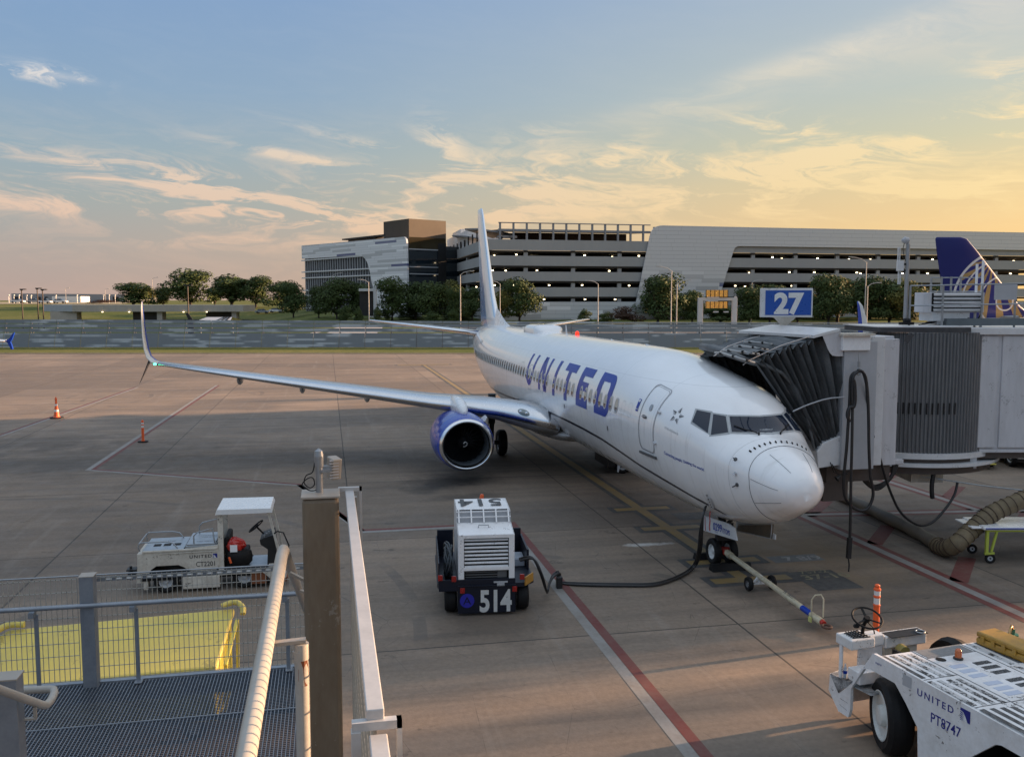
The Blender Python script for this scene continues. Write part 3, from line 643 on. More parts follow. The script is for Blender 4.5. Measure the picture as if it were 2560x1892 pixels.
# blanked windows, doors and hatches drawn as raised outlines on the skin
def outline(mb, X0, X1, z0, z1, r, wid, off=0.006, mi=0, n=6, zwob=0.0):
    a0, a1 = fth((X0+X1)/2, z0), fth((X0+X1)/2, z1); Hh = (a1-a0)*1.88
    def rr(x0, y0, x1, y1, q): return arc(x1-q, y1-q, q, 0, 90, n)+arc(x0+q, y1-q, q, 90, 180, n)+arc(x0+q, y0+q, q, 180, 270, n)+arc(x1-q, y0+q, q, 270, 360, n)
    def dense(P):
        out = []
        for i in range(len(P)):
            p, q = P[i], P[(i+1) % len(P)]; m = max(1, int(math.hypot(p[0]-q[0], p[1]-q[1])/0.15))
            out += [(p[0]+(q[0]-p[0])*j/m, p[1]+(q[1]-p[1])*j/m) for j in range(m)]
        return out
    o = dense(rr(X0, 0, X1, Hh, r)); c = ((X0+X1)/2, Hh/2)
    i = [(c[0]+(x-c[0])*(1-2*wid/(X1-X0)), c[1]+(y-c[1])*(1-2*wid/Hh)) for x, y in o]
    m = len(o); P = [fsec(x, a0+y/1.88, off) for x, y in o]+[fsec(x, a0+y/1.88, off) for x, y in i]
    mb.add(P, [(k, (k+1) % m, m+(k+1) % m, m+k) for k in range(m)], mi, True)
LINEG = M('panel_line_grey', (0.30, 0.31, 0.33), 0.4)
DGREY = M('weathered_dark_grey', (0.10, 0.10, 0.105), 0.5)
door = MB(); outline(door, 4.40, 5.36, 2.84, 4.50, 0.17, 0.03); door.build('service_door', [M('door_seal_grey', (0.36, 0.37, 0.39), 0.4)], AIR, fix=False)
door = bpy.data.objects['service_door']
mb = MB(); outline(mb, 4.44, 5.32, 2.86, 4.46, 0.15, 0.008, 0.008); 
mb.build('door_panel_gap', DGREY, door, fix=False)
mb = MB(); th = fth(4.85, 3.98); mb.add([fsec(4.84+x, th+y/1.88, 0.012) for x, y in oval(0.17, 0.23, 14, 2)], [tuple(range(14))]); mb.build('door_window', M('door_porthole', (0.35, 0.37, 0.4), 0.2, dirt=0.1), door, fix=False)
mb = MB(); mb.add([fsec(5.03+x, fth(5.0, 3.72)+y/1.88, 0.012) for x, y in oval(0.30, 0.11, 14, 2.4)], [tuple(range(14))]); mb.bar(fsec(4.93, fth(5.0, 3.74), 0.03), fsec(5.15, fth(5.0, 3.71), 0.03), 0.03, 0.02, 1); mb.build('door_handle', [DGREY, FRAME], door, fix=False)
mb = MB(); mb.loft([[fsec(x, fth(x, 2.78), 0.0), fsec(x, fth(x, 2.80), 0.05), fsec(x, fth(x, 2.74), 0.06), fsec(x, fth(x, 2.70), 0.0)] for x in (4.37, 4.7, 5.0, 5.39)], smooth=False); mb.build('door_sill', DGREY, door)
mb = MB(); mb.bar(fsec(4.36, R(22), 0.03), fsec(4.24, R(21), 0.03), 0.05, 0.06); mb.bar(fsec(4.35, R(-6), 0.03), fsec(4.26, R(-7), 0.03), 0.05, 0.05); build_split(mb, 'door_hinge', FRAME, door)
mb = MB()
for x0 in (17.9, 19.55): outline(mb, x0, x0+0.55, 3.15, 4.15, 0.14, 0.012)
build_split(mb, 'overwing_exit_outline', LINEG, AIR, fix=False)
mb = MB()
for x0 in (5.95, 6.47): outline(mb, x0, x0+0.27, 3.58, 3.97, 0.11, 0.008)
build_split(mb, 'blanked_window_outline', M('faint_panel_line', (0.55, 0.56, 0.58), 0.4), AIR, fix=False)
# radome ring, its lightning strips, vortex generators
mb = MB()
ring = [fsec(0.95+0.16*max(0, math.sin(R(a))), R(a), 0.004) for a in range(-78, 259, 4)]
mb.tube(ring, 0.006, 4)
for a in (R(-32), R(3), R(62), R(118), R(177)): mb.tube([fsec(x, a, 0.004) for x in (0.26, 0.4, 0.55, 0.7, 0.92)], 0.005, 4)
mb.build('radome_seam', M('seam_dark_grey', (0.16, 0.16, 0.17), 0.5), AIR)
mb = MB()
for a in range(46, 140, 8): p = fsec(1.24, R(a), 0.0); q = fsec(1.31, R(a), 0.0); mb.bar(p+V((0, 0, 0.015)), q+V((0, 0, 0.015)), 0.012, 0.04)
build_split(mb, 'vortex_fin', BLACK, AIR)
# pitot probes and static port
def probe(px, py, col, dark=False):
    p = onfus(px, py, 0.004); n = (onfus(px, py, 0.1)-p).normalized()
    mb = MB(); mb.cyl(p-n*0.01, p+n*0.012, 0.045, 0.045, 14); 
    if dark: mb.bar(p+n*0.01, p+n*0.09+V((0.09, 0, -0.05)), 0.025, 0.03)
    else: mb.bar(p, p+n*0.07, 0.04, 0.018); mb.tube([p+n*0.06+V((0.05, 0, 0)), p+n*0.08, p+n*0.085+V((-0.13, 0, -0.02))], 0.012, 6)
    mb.build('air_data_probe', col, AIR)
probe(1839, 1148, DGREY); probe(1839, 1184, FRAME); probe(1843, 1211, DGREY, True)
# --- cockpit windows: conforming patches
z5 = lambda x, y: (1700+x/5.5075, 1000+y/5.5075)
CW = [[z5(235, 140), z5(425, 180), z5(385, 455), z5(170, 300)], [z5(460, 195), z5(630, 225), z5(665, 445), z5(428, 480)], [z5(682, 228), z5(1188, 236), z5(1275, 450), z5(715, 440)]]
CFRM = M('cockpit_window_frame', (0.40, 0.42, 0.43), 0.3, dirt=0.2)
CGL = M('cockpit_glass', (0.008, 0.016, 0.035), 0.05, dirt=0.05, coat=0.0, rvar=0.01, spec=0.5)
for mirror in (False, True):
    for q in CW:
        f = MB(); patch3(f, q, 0.007, mirror=mirror, ext=4.2); fo = f.build('cockpit_window', CFRM, AIR, fix=False)
        g = MB(); patch3(g, q, 0.012, mirror=mirror); g.build('window_glass', CGL, fo, fix=False)
for s in (1, -1):
    mb = MB(); p0 = onfus(1897, 1087, 0.03); p1 = onfus(1862, 1076, 0.03)
    if s < 0: p0 = V((p0.x, -p0.y, p0.z)); p1 = V((p1.x, -p1.y, p1.z))
    mb.tube([p0, (p0+p1)/2+V((0, 0, 0.02)), p1], 0.013, 6); mb.cyl(p0-V((0, 0, 0.03)), p0+V((0, 0, 0.03)), 0.02); mb.bar(p1, p1+(p1-p0)*0.8+V((0, 0, 0.02)), 0.02, 0.02)
    mb.build('wiper', BLACK, AIR)
# --- small fittings along the crown and belly
mb = MB()
dome = []
for i in range(13):
    u = i/12; X = 21.85+u*4.1; prof = min(1.0, u/0.16, (1-u)/0.26)*(1.0 if 0.16 < u < 0.74 else 0.98); prof = max(0.0, prof)**0.8
    row = []
    for k in range(13):
        a = math.pi*k/12; row.append(V((X, 0.66*math.copysign(abs(math.cos(a))**0.6, math.cos(a))*(0.3+0.7*prof), 5.14+0.48*prof*abs(math.sin(a))**0.45)))
    dome.append(row)
mb.loft(dome, closed=False, caps=False); mb.build('satellite_dome', SKIN, AIR)
mb = MB(); mb.tube([V((21.85+2.05*(1-math.cos(a)), 0.66*math.sin(a), 5.33-0.13*abs(math.sin(a)))) for a in [math.pi*i/20 for i in range(21)]], 0.012, 5)
mb.build('dome_seal', DGREY, AIR)
def blade(name, X, y, z, h, c, col=WHITE, dirn=1):
    mb = MB(); mb.loft([[V((X+c*0.5, y+0.012, z)), V((X-c*0.5, y, z)), V((X+c*0.5, y-0.012, z))], [V((X+c*0.75, y+0.006, z+h*dirn)), V((X+c*0.25, y, z+h*dirn)), V((X+c*0.75, y-0.006, z+h*dirn))]], smooth=False)
    mb.build(name, col, AIR)
blade('blade_antenna', 19.4, 0, 5.30, 0.40, 0.26); blade('blade_antenna', 13.2, 0, 5.32, 0.05, 0.3); blade('blade_antenna', 9.6, 0, 5.33, 0.04, 0.4, LGREY)
blade('belly_antenna', 11.9, 0.15, 1.2, 0.32, 0.28, LGREY, -1)
mb = MB(); mb.cyl((17.8, 0, 5.3), (17.8, 0, 5.36), 0.09); mb.lathe([(0, 0.08), (0.08, 0.08), (0.13, 0.055), (0.15, 0.0)], (17.8, 0, 5.36), (0, 0, 1), 14)
mb.build('beacon', M('red_beacon_glass', (0.6, 0.02, 0.01), 0.2, emit=(1, 0.05, 0.02), estr=0.4), AIR)
mb = MB()
for px, py in ((1411, 1014), (1519, 1068)): p = onfus(px, py, 0.008); mb.add([p+V((x*0.4, 0, y)) for x, y in oval(0.22, 0.22, 12, 2)], [tuple(range(12))])
build_split(mb, 'drain_port', DGREY, AIR, fix=False)
mb = MB(); patch3(mb, [(1768, 1240), (1777, 1243), (1788, 1268), (1777, 1272)], 0.03, n=4); mb.build('ground_power_panel', M('power_panel_grey', (0.6, 0.61, 0.62), 0.4), AIR, fix=False)
mb = MB()
for k_ in range(4): q_ = onfus(1773+2.6*k_, 1246+6*k_, 0.034); mb.box(q_, (0.03, 0.006, 0.03))
build_split(mb, 'panel_socket', BLACK, AIR)
mb = MB(); patch3(mb, [(1765, 1235), (1771, 1236), (1769, 1241), (1767, 1240)], 0.012, n=1); mb.build('panel_arrow', BLACK, AIR, fix=False)
mb.build('ground_power_panel', FRAME, AIR, fix=False)
# --- wing-body fairing
mb = MB(); rws = []
for i in range(21):
    u = i/20; X = 14.2+u*11.2; k = max(0.0, math.sin(math.pi*u))**0.55; row = []
    for j in range(24):
        a = 2*math.pi*j/24; c, s = math.cos(a), math.sin(a)
        row.append(V((X, 1.93*(0.55+0.45*k)*math.copysign(abs(c)**0.75, c), 1.78+(0.70 if s < 0 else 0.50)*k*s)))
    rws.append(row)
mb.loft(rws); mb.build('wing_fairing', BELLY, AIR)

# --- flying surfaces
def foil(c, tk, n=12, camber=0.0):                    # closed outline, x 0..1 from leading edge, upper then lower
    out = []
    for i in range(n+1):
        x = 0.5*(1+math.cos(math.pi*i/n)); y = 5*tk*(0.2969*math.sqrt(x)-0.126*x-0.3516*x*x+0.2843*x**3-0.1036*x**4); out.append((x*c, (y+camber*4*x*(1-x))*c))
    for i in range(1, n):
        x = 0.5*(1-math.cos(math.pi*i/n)); y = 5*tk*(0.2969*math.sqrt(x)-0.126*x-0.3516*x*x+0.2843*x**3-0.1036*x**4); out.append((x*c, (-y+camber*4*x*(1-x))*c))
    return out
NF = 24
def surf(name, st, mats, mf, parent=AIR):
    """stations: (leading edge point, chord, thickness, up vector, twist)"""
    rows = []
    for le, c, tk, up, tw in st:
        up = V(up).normalized(); rows.append([V(le)+V((1, 0, 0))*x+up*(y-x*tw) for x, y in foil(c, tk)])
    mb = MB(); mb.loft(rows, mf=mf); return mb.build(name, mats, parent)
WGREY = M('wing_top_grey', (0.40, 0.41, 0.43), 0.35, dirt=0.25, dscale=0.7, coat=0.2)
def wmf(i, k): return 1 if 8 <= k <= 12 else 0        # rounded leading edge is bare metal
def wl(y): return 24.05-(17.0-y)*0.5206
for s in (1, -1):
    st = [((14.7, s*1.5, 2.15), 7.9, 0.15, (0, 0, 1), 0.02), ((15.35, s*2.3, 2.28), 7.2, 0.145, (0, 0, 1), 0.02), ((wl(3.4), s*3.4, 2.42), 6.0, 0.135, (0, 0, 1), 0.015), ((wl(5.8), s*5.8, 2.66), 4.75, 0.12, (0, 0, 1), 0.01),
          ((wl(9.5), s*9.5, 3.08), 3.60, 0.112, (0, 0, 1), 0.0), ((wl(13.5), s*13.5, 3.54), 2.55, 0.105, (0, 0, 1), -0.005), ((24.05, s*17.0, 3.97), 1.62, 0.10, (0, 0, 1), -0.01)]
    wing = surf('wing', st, [WGREY, ALU], wmf)
    stw = [((24.05, s*17.02, 3.97), 1.60, 0.10, (0, 0, 1), 0), ((24.30, s*17.32, 4.05), 1.45, 0.095, (0, -s*0.45, 0.9), 0), ((24.55, s*17.55, 4.25), 1.28, 0.09, (0, -s*0.8, 0.6), 0), ((24.80, s*17.68, 4.60), 1.13, 0.085, (0, -s, 0.2), 0),
           ((25.15, s*17.80, 5.20), 0.95, 0.08, (0, -s, 0.15), 0), ((25.6, s*17.90, 5.90), 0.72, 0.08, (0, -s, 0.15), 0), ((26.05, s*17.98, 6.45), 0.48, 0.08, (0, -s, 0.15), 0), ((26.45, s*18.02, 6.68), 0.18, 0.08, (0, -s, 0.15), 0)]
    wlt = surf('winglet', stw, [BLUE, M('winglet_cream_edge', (0.62, 0.58, 0.52), 0.3, dirt=0.1, coat=0.3)], lambda i, k: 1 if (6 <= k <= 17) else 0, wing)
    surf('lower_winglet', [((24.75, s*17.50, 4.10), 0.75, 0.08, (0, -s, -0.6), 0), ((25.3, s*17.85, 3.45), 0.45, 0.07, (0, -s, -0.5), 0), ((25.8, s*18.12, 3.0), 0.15, 0.07, (0, -s, -0.5), 0)], [STRIPE], lambda i, k: 0, wing)
    mb = MB(); mb.lathe([(-0.06, 0.0), (-0.04, 0.03), (0, 0.04), (0.06, 0.03), (0.08, 0.0)], (24.10, s*17.12, 3.98), (0, 1, 0), 10)
    mb.build('navigation_light', M('green_light' if s > 0 else 'red_light', (0.1, 0.9, 0.4) if s > 0 else (0.9, 0.1, 0.1), 0.2, emit=(0.05, 1.0, 0.45) if s > 0 else (1, 0.05, 0.05), estr=3.0), wing)
    if s > 0:
        p = YP(1309, 1032, 3.0); pass
    for y, L in ((8.2, 2.6), (10.9, 2.1), (13.6, 1.6)):
        mb = MB(); X0 = wl(y)+(0.9 if y < 9 else 0.9); zz = 2.45+(y-5.8)*0.115
        mb.loft([[V((X0+u*L, s*(y+0.13*k*math.cos(a)), zz-0.05+0.22*k*math.sin(a)-0.10*u)) for a in [2*math.pi*j/10 for j in range(10)]] for u, k in ((0, 0.1), (0.15, 0.7), (0.4, 1), (0.7, 0.9), (1.0, 0.15))])
        mb.build('flap_fairing', WGREY, wing)
    # landing light in the wing root
    if s > 0: wbv = BVHTree.FromPolygons([v.co[:] for v in wing.data.vertices], [tuple(p.vertices) for p in wing.data.polygons])
    mb = MB(); P = []
    for rr in (0.0, 0.5, 1.0):
        for k in range(16):
            a = 2*math.pi*k/16; d_ = ray(1309+15*rr*math.cos(a)*1.0, 1031+8.5*rr*math.sin(a)+4*rr*math.cos(a)).normalized(); h_, n_, _, _ = wbv.ray_cast(CAM, d_)
            if h_ is None: h_ = V((15.3, 2.2, 2.3)); n_ = V((-1, 0, 0))
            h_ = h_-d_*(0.012+0.03*(1-rr)); P.append(V((h_.x, s*h_.y, h_.z)))
    mb.add(P, [(16*j+k, 16*j+(k+1) % 16, 16*(j+1)+(k+1) % 16, 16*(j+1)+k) for j in range(2) for k in range(16)], 0, True)
    mb.build('landing_light', M('landing_light_glass', (0.10, 0.13, 0.13), 0.08, coat=1.0, dirt=0.3), wing)
    mb = MB()
    for rr, k in ((0.45, 0), (0.45, 8)): q = (P[16+k]); mb.lathe([(0.0, 0.06), (0.015, 0.0)], q+V((-0.01, s*0.01, 0.005)), (-1, s*0.5, 0.1), 12)
    build_split(mb, 'lamp_reflector', CHROME, wing, fix=False)
    stb = [((36.0, s*0.5, 4.72), 3.8, 0.10, (0, 0, 1), 0), ((37.6, s*2.6, 4.95), 2.95, 0.09, (0, 0, 1), 0), ((40.15, s*7.17, 5.48), 1.25, 0.085, (0, 0, 1), 0)]
    surf('stabiliser', stb, [WHITE, CHROME], lambda i, k: 1 if 9 <= k <= 14 else 0)
    # engine
    ec = V((15.0, s*4.90, 1.46))
    eng = MB(); flat = lambda q, h: V((q.x, q.y*1.05, q.z*(0.95 if q.z < 0 else 1.02)))
    outp = [(0.10, 0.955), (0.30, 1.01), (0.7, 1.055), (1.3, 1.075), (2.1, 1.05), (2.9, 0.98), (3.5, 0.88), (3.52, 0.80), (3.1, 0.72)]
    eng.lathe(outp, ec, (1, 0, 0), 48, sq=flat); nac = eng.build('nacelle', [NACB], AIR)
    mb = MB(); mb.lathe([(0.12, 0.962), (0.05, 0.93), (0.01, 0.90), (0.0, 0.875), (0.01, 0.85), (0.06, 0.815), (0.16, 0.785)], ec, (1, 0, 0), 48, sq=flat); mb.build('inlet_lip', CHROME, nac)
    mb = MB(); mb.lathe([(0.15, 0.787), (0.45, 0.765), (0.9, 0.775), (1.3, 0.775)], ec, (1, 0, 0), 48, sq=flat); mb.build('inlet_duct', M('duct_grey', (0.10, 0.115, 0.13), 0.35, dirt=0.3), nac, fix=False)
    mb = MB(); FAN = M('titanium_fan', (0.07, 0.072, 0.078), 0.38, metal=0.8, dirt=0.2)
    mb.lathe([(1.12, 0.0), (1.12, 0.775)], ec, (1, 0, 0), 32, smooth=False)
    for k in range(24):
        a = 2*math.pi*k/24; rr = []
        for r_, tw in ((0.22, 0.15), (0.45, 0.45), (0.765, 0.85)):
            er = V((0, math.cos(a), math.sin(a))); et = V((0, -math.sin(a), math.cos(a))); cc = 0.10+0.10*r_
            rr.append([ec+V((0.95, 0, 0))+er*r_+(et*math.sin(tw)+V((math.cos(tw), 0, 0)))*x for x in (-cc, 0, cc)])
        mb.loft(rr, closed=False, caps=False)
    mb.build('fan', FAN, nac, fix=False)
    mb = MB(); mb.lathe([(0.55, 0.0), (0.60, 0.06), (0.75, 0.16), (0.93, 0.24)], ec, (1, 0, 0), 24); sp = mb.build('spinner', M('spinner_black', (0.02, 0.02, 0.022), 0.35), nac)
    mb = MB(); L1, L2 = [], []
    for i in range(16):
        a = i/15*5.2; r_ = 0.035+0.085*i/15; xx = 0.55+0.02+r_*0.62
        for L, q in ((L1, r_-0.012), (L2, r_+0.012)): L.append(ec+V((0.55+0.8*q*q*6-0.012 if False else 0.535+q*0.55, q*math.cos(a), q*math.sin(a))))
    mb.loft([L1, L2], closed=False, caps=False); mb.build('spiral_mark', REFL, sp, fix=False)
    mb = MB(); mb.lathe([(3.1, 0.72), (3.9, 0.62), (4.5, 0.45), (4.52, 0.38), (4.3, 0.36), (4.6, 0.20), (5.0, 0.03)], ec, (1, 0, 0), 28); mb.build('exhaust', M('burnt_metal', (0.14, 0.12, 0.10), 0.4, metal=0.9, dirt=0.5), nac)
    mb = MB(); pr = []
    for X, w_, zl, zh in ((15.75, 0.06, 2.45, 2.62), (16.1, 0.18, 2.45, 2.82), (16.8, 0.24, 2.3, 2.98), (17.5, 0.25, 2.2, 3.02), (18.4, 0.22, 2.15, 2.98), (19.6, 0.14, 2.25, 2.8)):
        pr.append([V((X, s*4.88+w_*math.cos(a), (zl+zh)/2+(zh-zl)/2*math.copysign(abs(math.sin(a))**0.7, math.sin(a)))) for a in [2*math.pi*j/12 for j in range(12)]])
    mb.loft(pr); mb.build('pylon', WHITE, AIR)
    a = R(42); er = V((0, -s*math.cos(a), math.sin(a))); mb = MB()
    mb.prism([(0.9, 1.03), (1.25, 1.30), (1.75, 1.32), (1.9, 1.05)], ec+V((0, 0, 0)), V((1, 0, 0)), er, V((0, math.sin(a), s*math.cos(a)))*0.025); mb.build('nacelle_strake', LGREY, nac)
    # main gear
    g = MB(); gx, gy = 21.23, s*2.86
    g.cyl((gx, gy, 0.56), (gx, gy, 1.5), 0.09, 0.11); g.cyl((gx, gy, 1.4), (gx-0.05, gy, 2.7), 0.15, 0.17); g.bar((gx, gy, 1.6), (gx, gy-s*1.2, 2.4), 0.12, 0.12); g.bar((gx-0.2, gy, 1.1), (gx-0.9, gy, 2.2), 0.07, 0.07); g.cyl((gx, gy-0.42, 0.56), (gx, gy+0.42, 0.56), 0.09)
    mg = g.build('main_gear', DARK, AIR)
    def wheel(cx, cy, r_, w_, par, rimmat, n=28):
        t_ = MB(); hw = w_/2; t_.lathe([(-hw*0.72, r_*0.55), (-hw*0.95, r_*0.72), (-hw*0.92, r_*0.88), (-hw*0.6, r_*0.985), (0, r_), (hw*0.6, r_*0.985), (hw*0.92, r_*0.88), (hw*0.95, r_*0.72), (hw*0.72, r_*0.55)], (cx, cy, r_), (0, 1, 0), n)
        ty = t_.build('tyre', BLACK, par)
        q = MB(); q.lathe([(-hw*0.72, r_*0.56), (-hw*0.6, r_*0.50), (-hw*0.25, r_*0.45), (-hw*0.2, r_*0.2), (-hw*0.5, r_*0.16), (-hw*0.5, 0.0)], (cx, cy, r_), (0, 1, 0), 20)
        q.lathe([(hw*0.72, r_*0.56), (hw*0.6, r_*0.50), (hw*0.25, r_*0.45), (hw*0.2, r_*0.2), (hw*0.5, r_*0.16), (hw*0.5, 0.0)], (cx, cy, r_), (0, 1, 0), 20)
        q.build('wheel_rim', rimmat, ty)
    for o in (-0.43, 0.43): wheel(gx, gy+o, 0.56, 0.40, mg, GREY)
    mb = MB(); mb.prism([(-0.5, 1.05), (0.45, 1.05), (0.5, 2.55), (-0.45, 2.6)], (gx, gy+s*0.22, 0), (1, 0, 0), (0, 0, 1), (0, s*0.04, 0)); mb.build('gear_leg_door', WHITE, mg)
# fin
fst = [((33.9, 0, 5.15), 6.9, 0.085, (0, 1, 0), 0), ((34.9, 0, 5.75), 6.05, 0.09, (0, 1, 0), 0), ((36.3, 0, 7.1), 4.85, 0.095, (0, 1, 0), 0), ((38.1, 0, 9.7), 3.45, 0.095, (0, 1, 0), 0), ((39.75, 0, 12.1), 2.2, 0.09, (0, 1, 0), 0), ((40.1, 0, 12.5), 1.9, 0.07, (0, 1, 0), 0), ((40.5, 0, 12.6), 1.3, 0.04, (0, 1, 0), 0)]
def livery():
    m, t, b = newmat('fin_livery'); co = t.coord('Object'); x, y, z = t.sep(co)
    # globe: rings about a point low on the rudder, meridians fanned across it
    gx, gz = 41.5, 5.6
    rx = t.math('SUBTRACT', x, gx); rz = t.math('SUBTRACT', z, gz)
    rad = t.math('SQRT', t.math('ADD', t.math('POWER', rx, 2.0), t.math('POWER', rz, 2.0)))
    inside = t.math('LESS_THAN', rad, 5.0)
    ringl = t.math('LESS_THAN', t.math('ABSOLUTE', t.math('SUBTRACT', t.math('FRACT', t.math('DIVIDE', rad, 1.67)), 0.5)), 0.05)
    stripes = t.math('LESS_THAN', t.math('FRACT', t.math('ADD', t.math('MULTIPLY', x, 1.9), t.math('MULTIPLY', z, 0.42))), 0.42)
    bl = t.ramp(t.math('DIVIDE', t.math('SUBTRACT', z, 5.2), 7.5), [(0.0, (0.004, 0.035, 0.24)), (0.34, (0.006, 0.06, 0.33)), (0.46, (0.05, 0.22, 0.50)), (0.62, (0.22, 0.42, 0.62)), (1.0, (0.45, 0.55, 0.68))])
    lt = t.mix(t.math('DIVIDE', t.math('SUBTRACT', z, 5.2), 5.0, clamp=True), (0.30, 0.50, 0.72), (0.62, 0.70, 0.76))
    c = t.mix(t.math('MAXIMUM', stripes, ringl), bl, lt)
    c = t.mix(inside, t.mix(t.ramp(t.math('DIVIDE', t.math('SUBTRACT', z, 9.5), 3.0), [(0, 0.0), (1, 1.0)]), (0.60, 0.64, 0.69), (0.48, 0.52, 0.58)), c)
    lead = t.math('GREATER_THAN', t.math('ADD', t.math('MULTIPLY', x, 1.0), t.math('MULTIPLY', z, -0.70)), 33.25)
    c = t.mix(lead, (0.8, 0.81, 0.83), c)
    t.set(b.inputs['Base Color'], c); b.inputs['Roughness'].default_value = 0.25; b.inputs['Coat Weight'].default_value = 0.4
    return m
surf('fin', fst, [livery(), CHROME], lambda i, k: 1 if 10 <= k <= 13 and i > 0 else 0)
mb = MB(); mb.loft([[V((x, w_, z0)), V((x, 0, z1)), V((x, -w_, z0))] for x, w_, z0, z1 in ((31.3, 0.04, 5.30, 5.34), (32.3, 0.10, 5.28, 5.50), (33.4, 0.16, 5.25, 5.78), (34.4, 0.22, 5.22, 6.10), (35.2, 0.26, 5.2, 6.3))], smooth=False)
mb.build('dorsal_fin', WHITE, AIR)
# nose gear
ng = MB(); nx = 4.06
ng.cyl((nx, 0, 0.34), (nx, 0, 1.0), 0.055); ng.cyl((nx, 0, 0.85), (nx+0.08, 0, 1.7), 0.10); ng.cyl((nx, -0.22, 0.345), (nx, 0.22, 0.345), 0.06)
ng.bar((nx-0.02, 0, 0.95), (nx-0.85, 0, 1.5), 0.06, 0.06); ng.bar((nx+0.14, 0, 0.5), (nx+0.30, 0, 0.75), 0.10, 0.05); ng.bar((nx+0.30, 0, 0.75), (nx+0.12, 0, 1.0), 0.10, 0.05); ng.box((nx-0.1, 0, 0.72), (0.16, 0.42, 0.12)); ng.cyl((nx-0.2, -0.14, 1.0), (nx-0.2, -0.14, 1.12), 0.06)
ngo = ng.build('nose_gear', DARK, AIR)
RIMW = M('white_wheel_rim', (0.72, 0.73, 0.72), 0.4, dirt=0.35, dscale=9, dcol=(0.12, 0.1, 0.08))
for o in (-0.22, 0.22): wheel(nx, o, 0.345, 0.20, ngo, RIMW, 24)
mb = MB(); mb.cyl((nx-0.28, 0.1, 0.95), (nx-0.33, 0.1, 0.95), 0.07, 0.085); mb.cyl((nx-0.28, -0.1, 0.95), (nx-0.33, -0.1, 0.95), 0.07, 0.085); build_split(mb, 'taxi_light', M('taxi_light_glass', (0.5, 0.46, 0.38), 0.15, coat=1.0), ngo)
GD = M('gear_door_white', (0.66, 0.67, 0.68), 0.35, dirt=0.3, dscale=4)
DI = M('gear_door_inside', (0.12, 0.10, 0.08), 0.5, dirt=0.4, dcol=(0.25, 0.18, 0.1))
gq = lambda px, py: YP(px, py, 0.46)
P4 = [gq(1756, 1287), gq(1822, 1309), gq(1836, 1320), gq(1842, 1351), gq(1757, 1325)]
mb = MB(); mb.add([p for p in P4]+[p+V((0, -0.03, 0)) for p in P4], [(0, 1, 2, 3, 4), (9, 8, 7, 6, 5)]+[(i, (i+1) % 5, 5+(i+1) % 5, 5+i) for i in range(5)]); gd = mb.build('nose_gear_door', GD, AIR)
mb = MB(); P5 = [(x, -0.46, z) for x, z in ((P4[0].x, P4[0].z), (P4[3].x-0.1, P4[0].z-0.02), (P4[3].x-0.1, P4[3].z), (P4[4].x, P4[4].z))]
mb.add([V(p) for p in P5]+[V(p)+V((0, -0.03, 0)) for p in P5], [(0, 1, 2, 3), (7, 6, 5, 4)]+[(i, (i+1) % 4, 4+(i+1) % 4, 4+i) for i in range(4)]); mb.build('nose_gear_door', GD, AIR)
# forward clamshell door, seen from its dark inside
fq = lambda px, py: YP(px, py, -0.42)
P6 = [fq(1846, 1311), fq(1930, 1310), fq(1927, 1346), fq(1842, 1326)]
mb = MB(); mb.add(P6+[p+V((0, -0.05, 0)) for p in P6], [(0, 1, 2, 3), (7, 6, 5, 4)]+[(i, (i+1) % 4, 4+(i+1) % 4, 4+i) for i in range(4)]); mb.build('nose_gear_door', DI, AIR)
mb = MB(); mb.tube([P6[0], P6[1], P6[2], P6[3]], 0.014, 5, closed=True); mb.build('gear_door_rim', GREY, AIR)
# lettering on the gear door
def onplate(g, p, q, wth):
    U_v = (q-p).normalized(); mb = MB(); mb.geo(g, p, U_v, V((0, 0, 1))); return mb
a0, a1 = gq(1783, 1313), gq(1839, 1334)
mb = onplate(text_geo('0299', 0.19, 0.016, 1.0), a0+V((0, 0.006, -0.10)), a1+V((0, 0.006, -0.07)), 0); 
d = (a1-a0).normalized(); mb.geo(text_geo('ETOPS', 0.12, 0.012, 0.86), a0+d*0.55+V((0, 0.006, -0.09)), d, V((0, 0, 1)))
mb.geo(text_geo('8232-9299', 0.035, 0.004, 0.8), a0+d*0.12+V((0, 0.006, -0.15)), d, V((0, 0, 1)))
mb.build('gear_door_lettering', BLUE, AIR, fix=False)
mb = MB(); mb.bar(gq(1763, 1291)+V((0, 0.006, 0)), gq(1764, 1326)+V((0, 0.006, 0)), 0.02, 0.004); mb.build('gear_door_mark', RED, AIR)
# red streamer pinned at the panel
mb = MB(); s0 = onfus(1776, 1276, 0.02); mb.add([s0+V((dx_, 0.01*((k % 2)-0.5), -0.12*k)) for k in range(5) for dx_ in (-0.035+0.01*(k % 2), 0.035)], [(2*k, 2*k+1, 2*k+3, 2*k+2) for k in range(4)])
tag(mb.build('safety_streamer', RED, None, fix=False), 'red cloth streamer hanging from the nose beside the gear door plate', 'streamer')
mb = MB(); mb.add([V((nx-1.05, 0.44, 0.62)), V((nx-1.0, 0.44, 0.62)), V((nx-0.86, 0.44, 0.30)), V((nx-0.93, 0.44, 0.30))], [(0, 1, 2, 3)])
# chocks under the nose wheels
for cx in (nx-0.50, nx+0.50):
    mb = MB(); mb.prism([(-0.14, 0), (0.14, 0), (0.06, 0.17), (-0.06, 0.17)], (cx, -0.52, 0.002), (1, 0, 0), (0, 0, 1), (0, 1.04, 0))
    tag(mb.build('wheel_chock', BLACK, bevel=0.01), 'black rubber chock %s the airliner nose wheels' % ('in front of' if cx < nx else 'behind'), 'chock', 'chocks at the nose wheels')
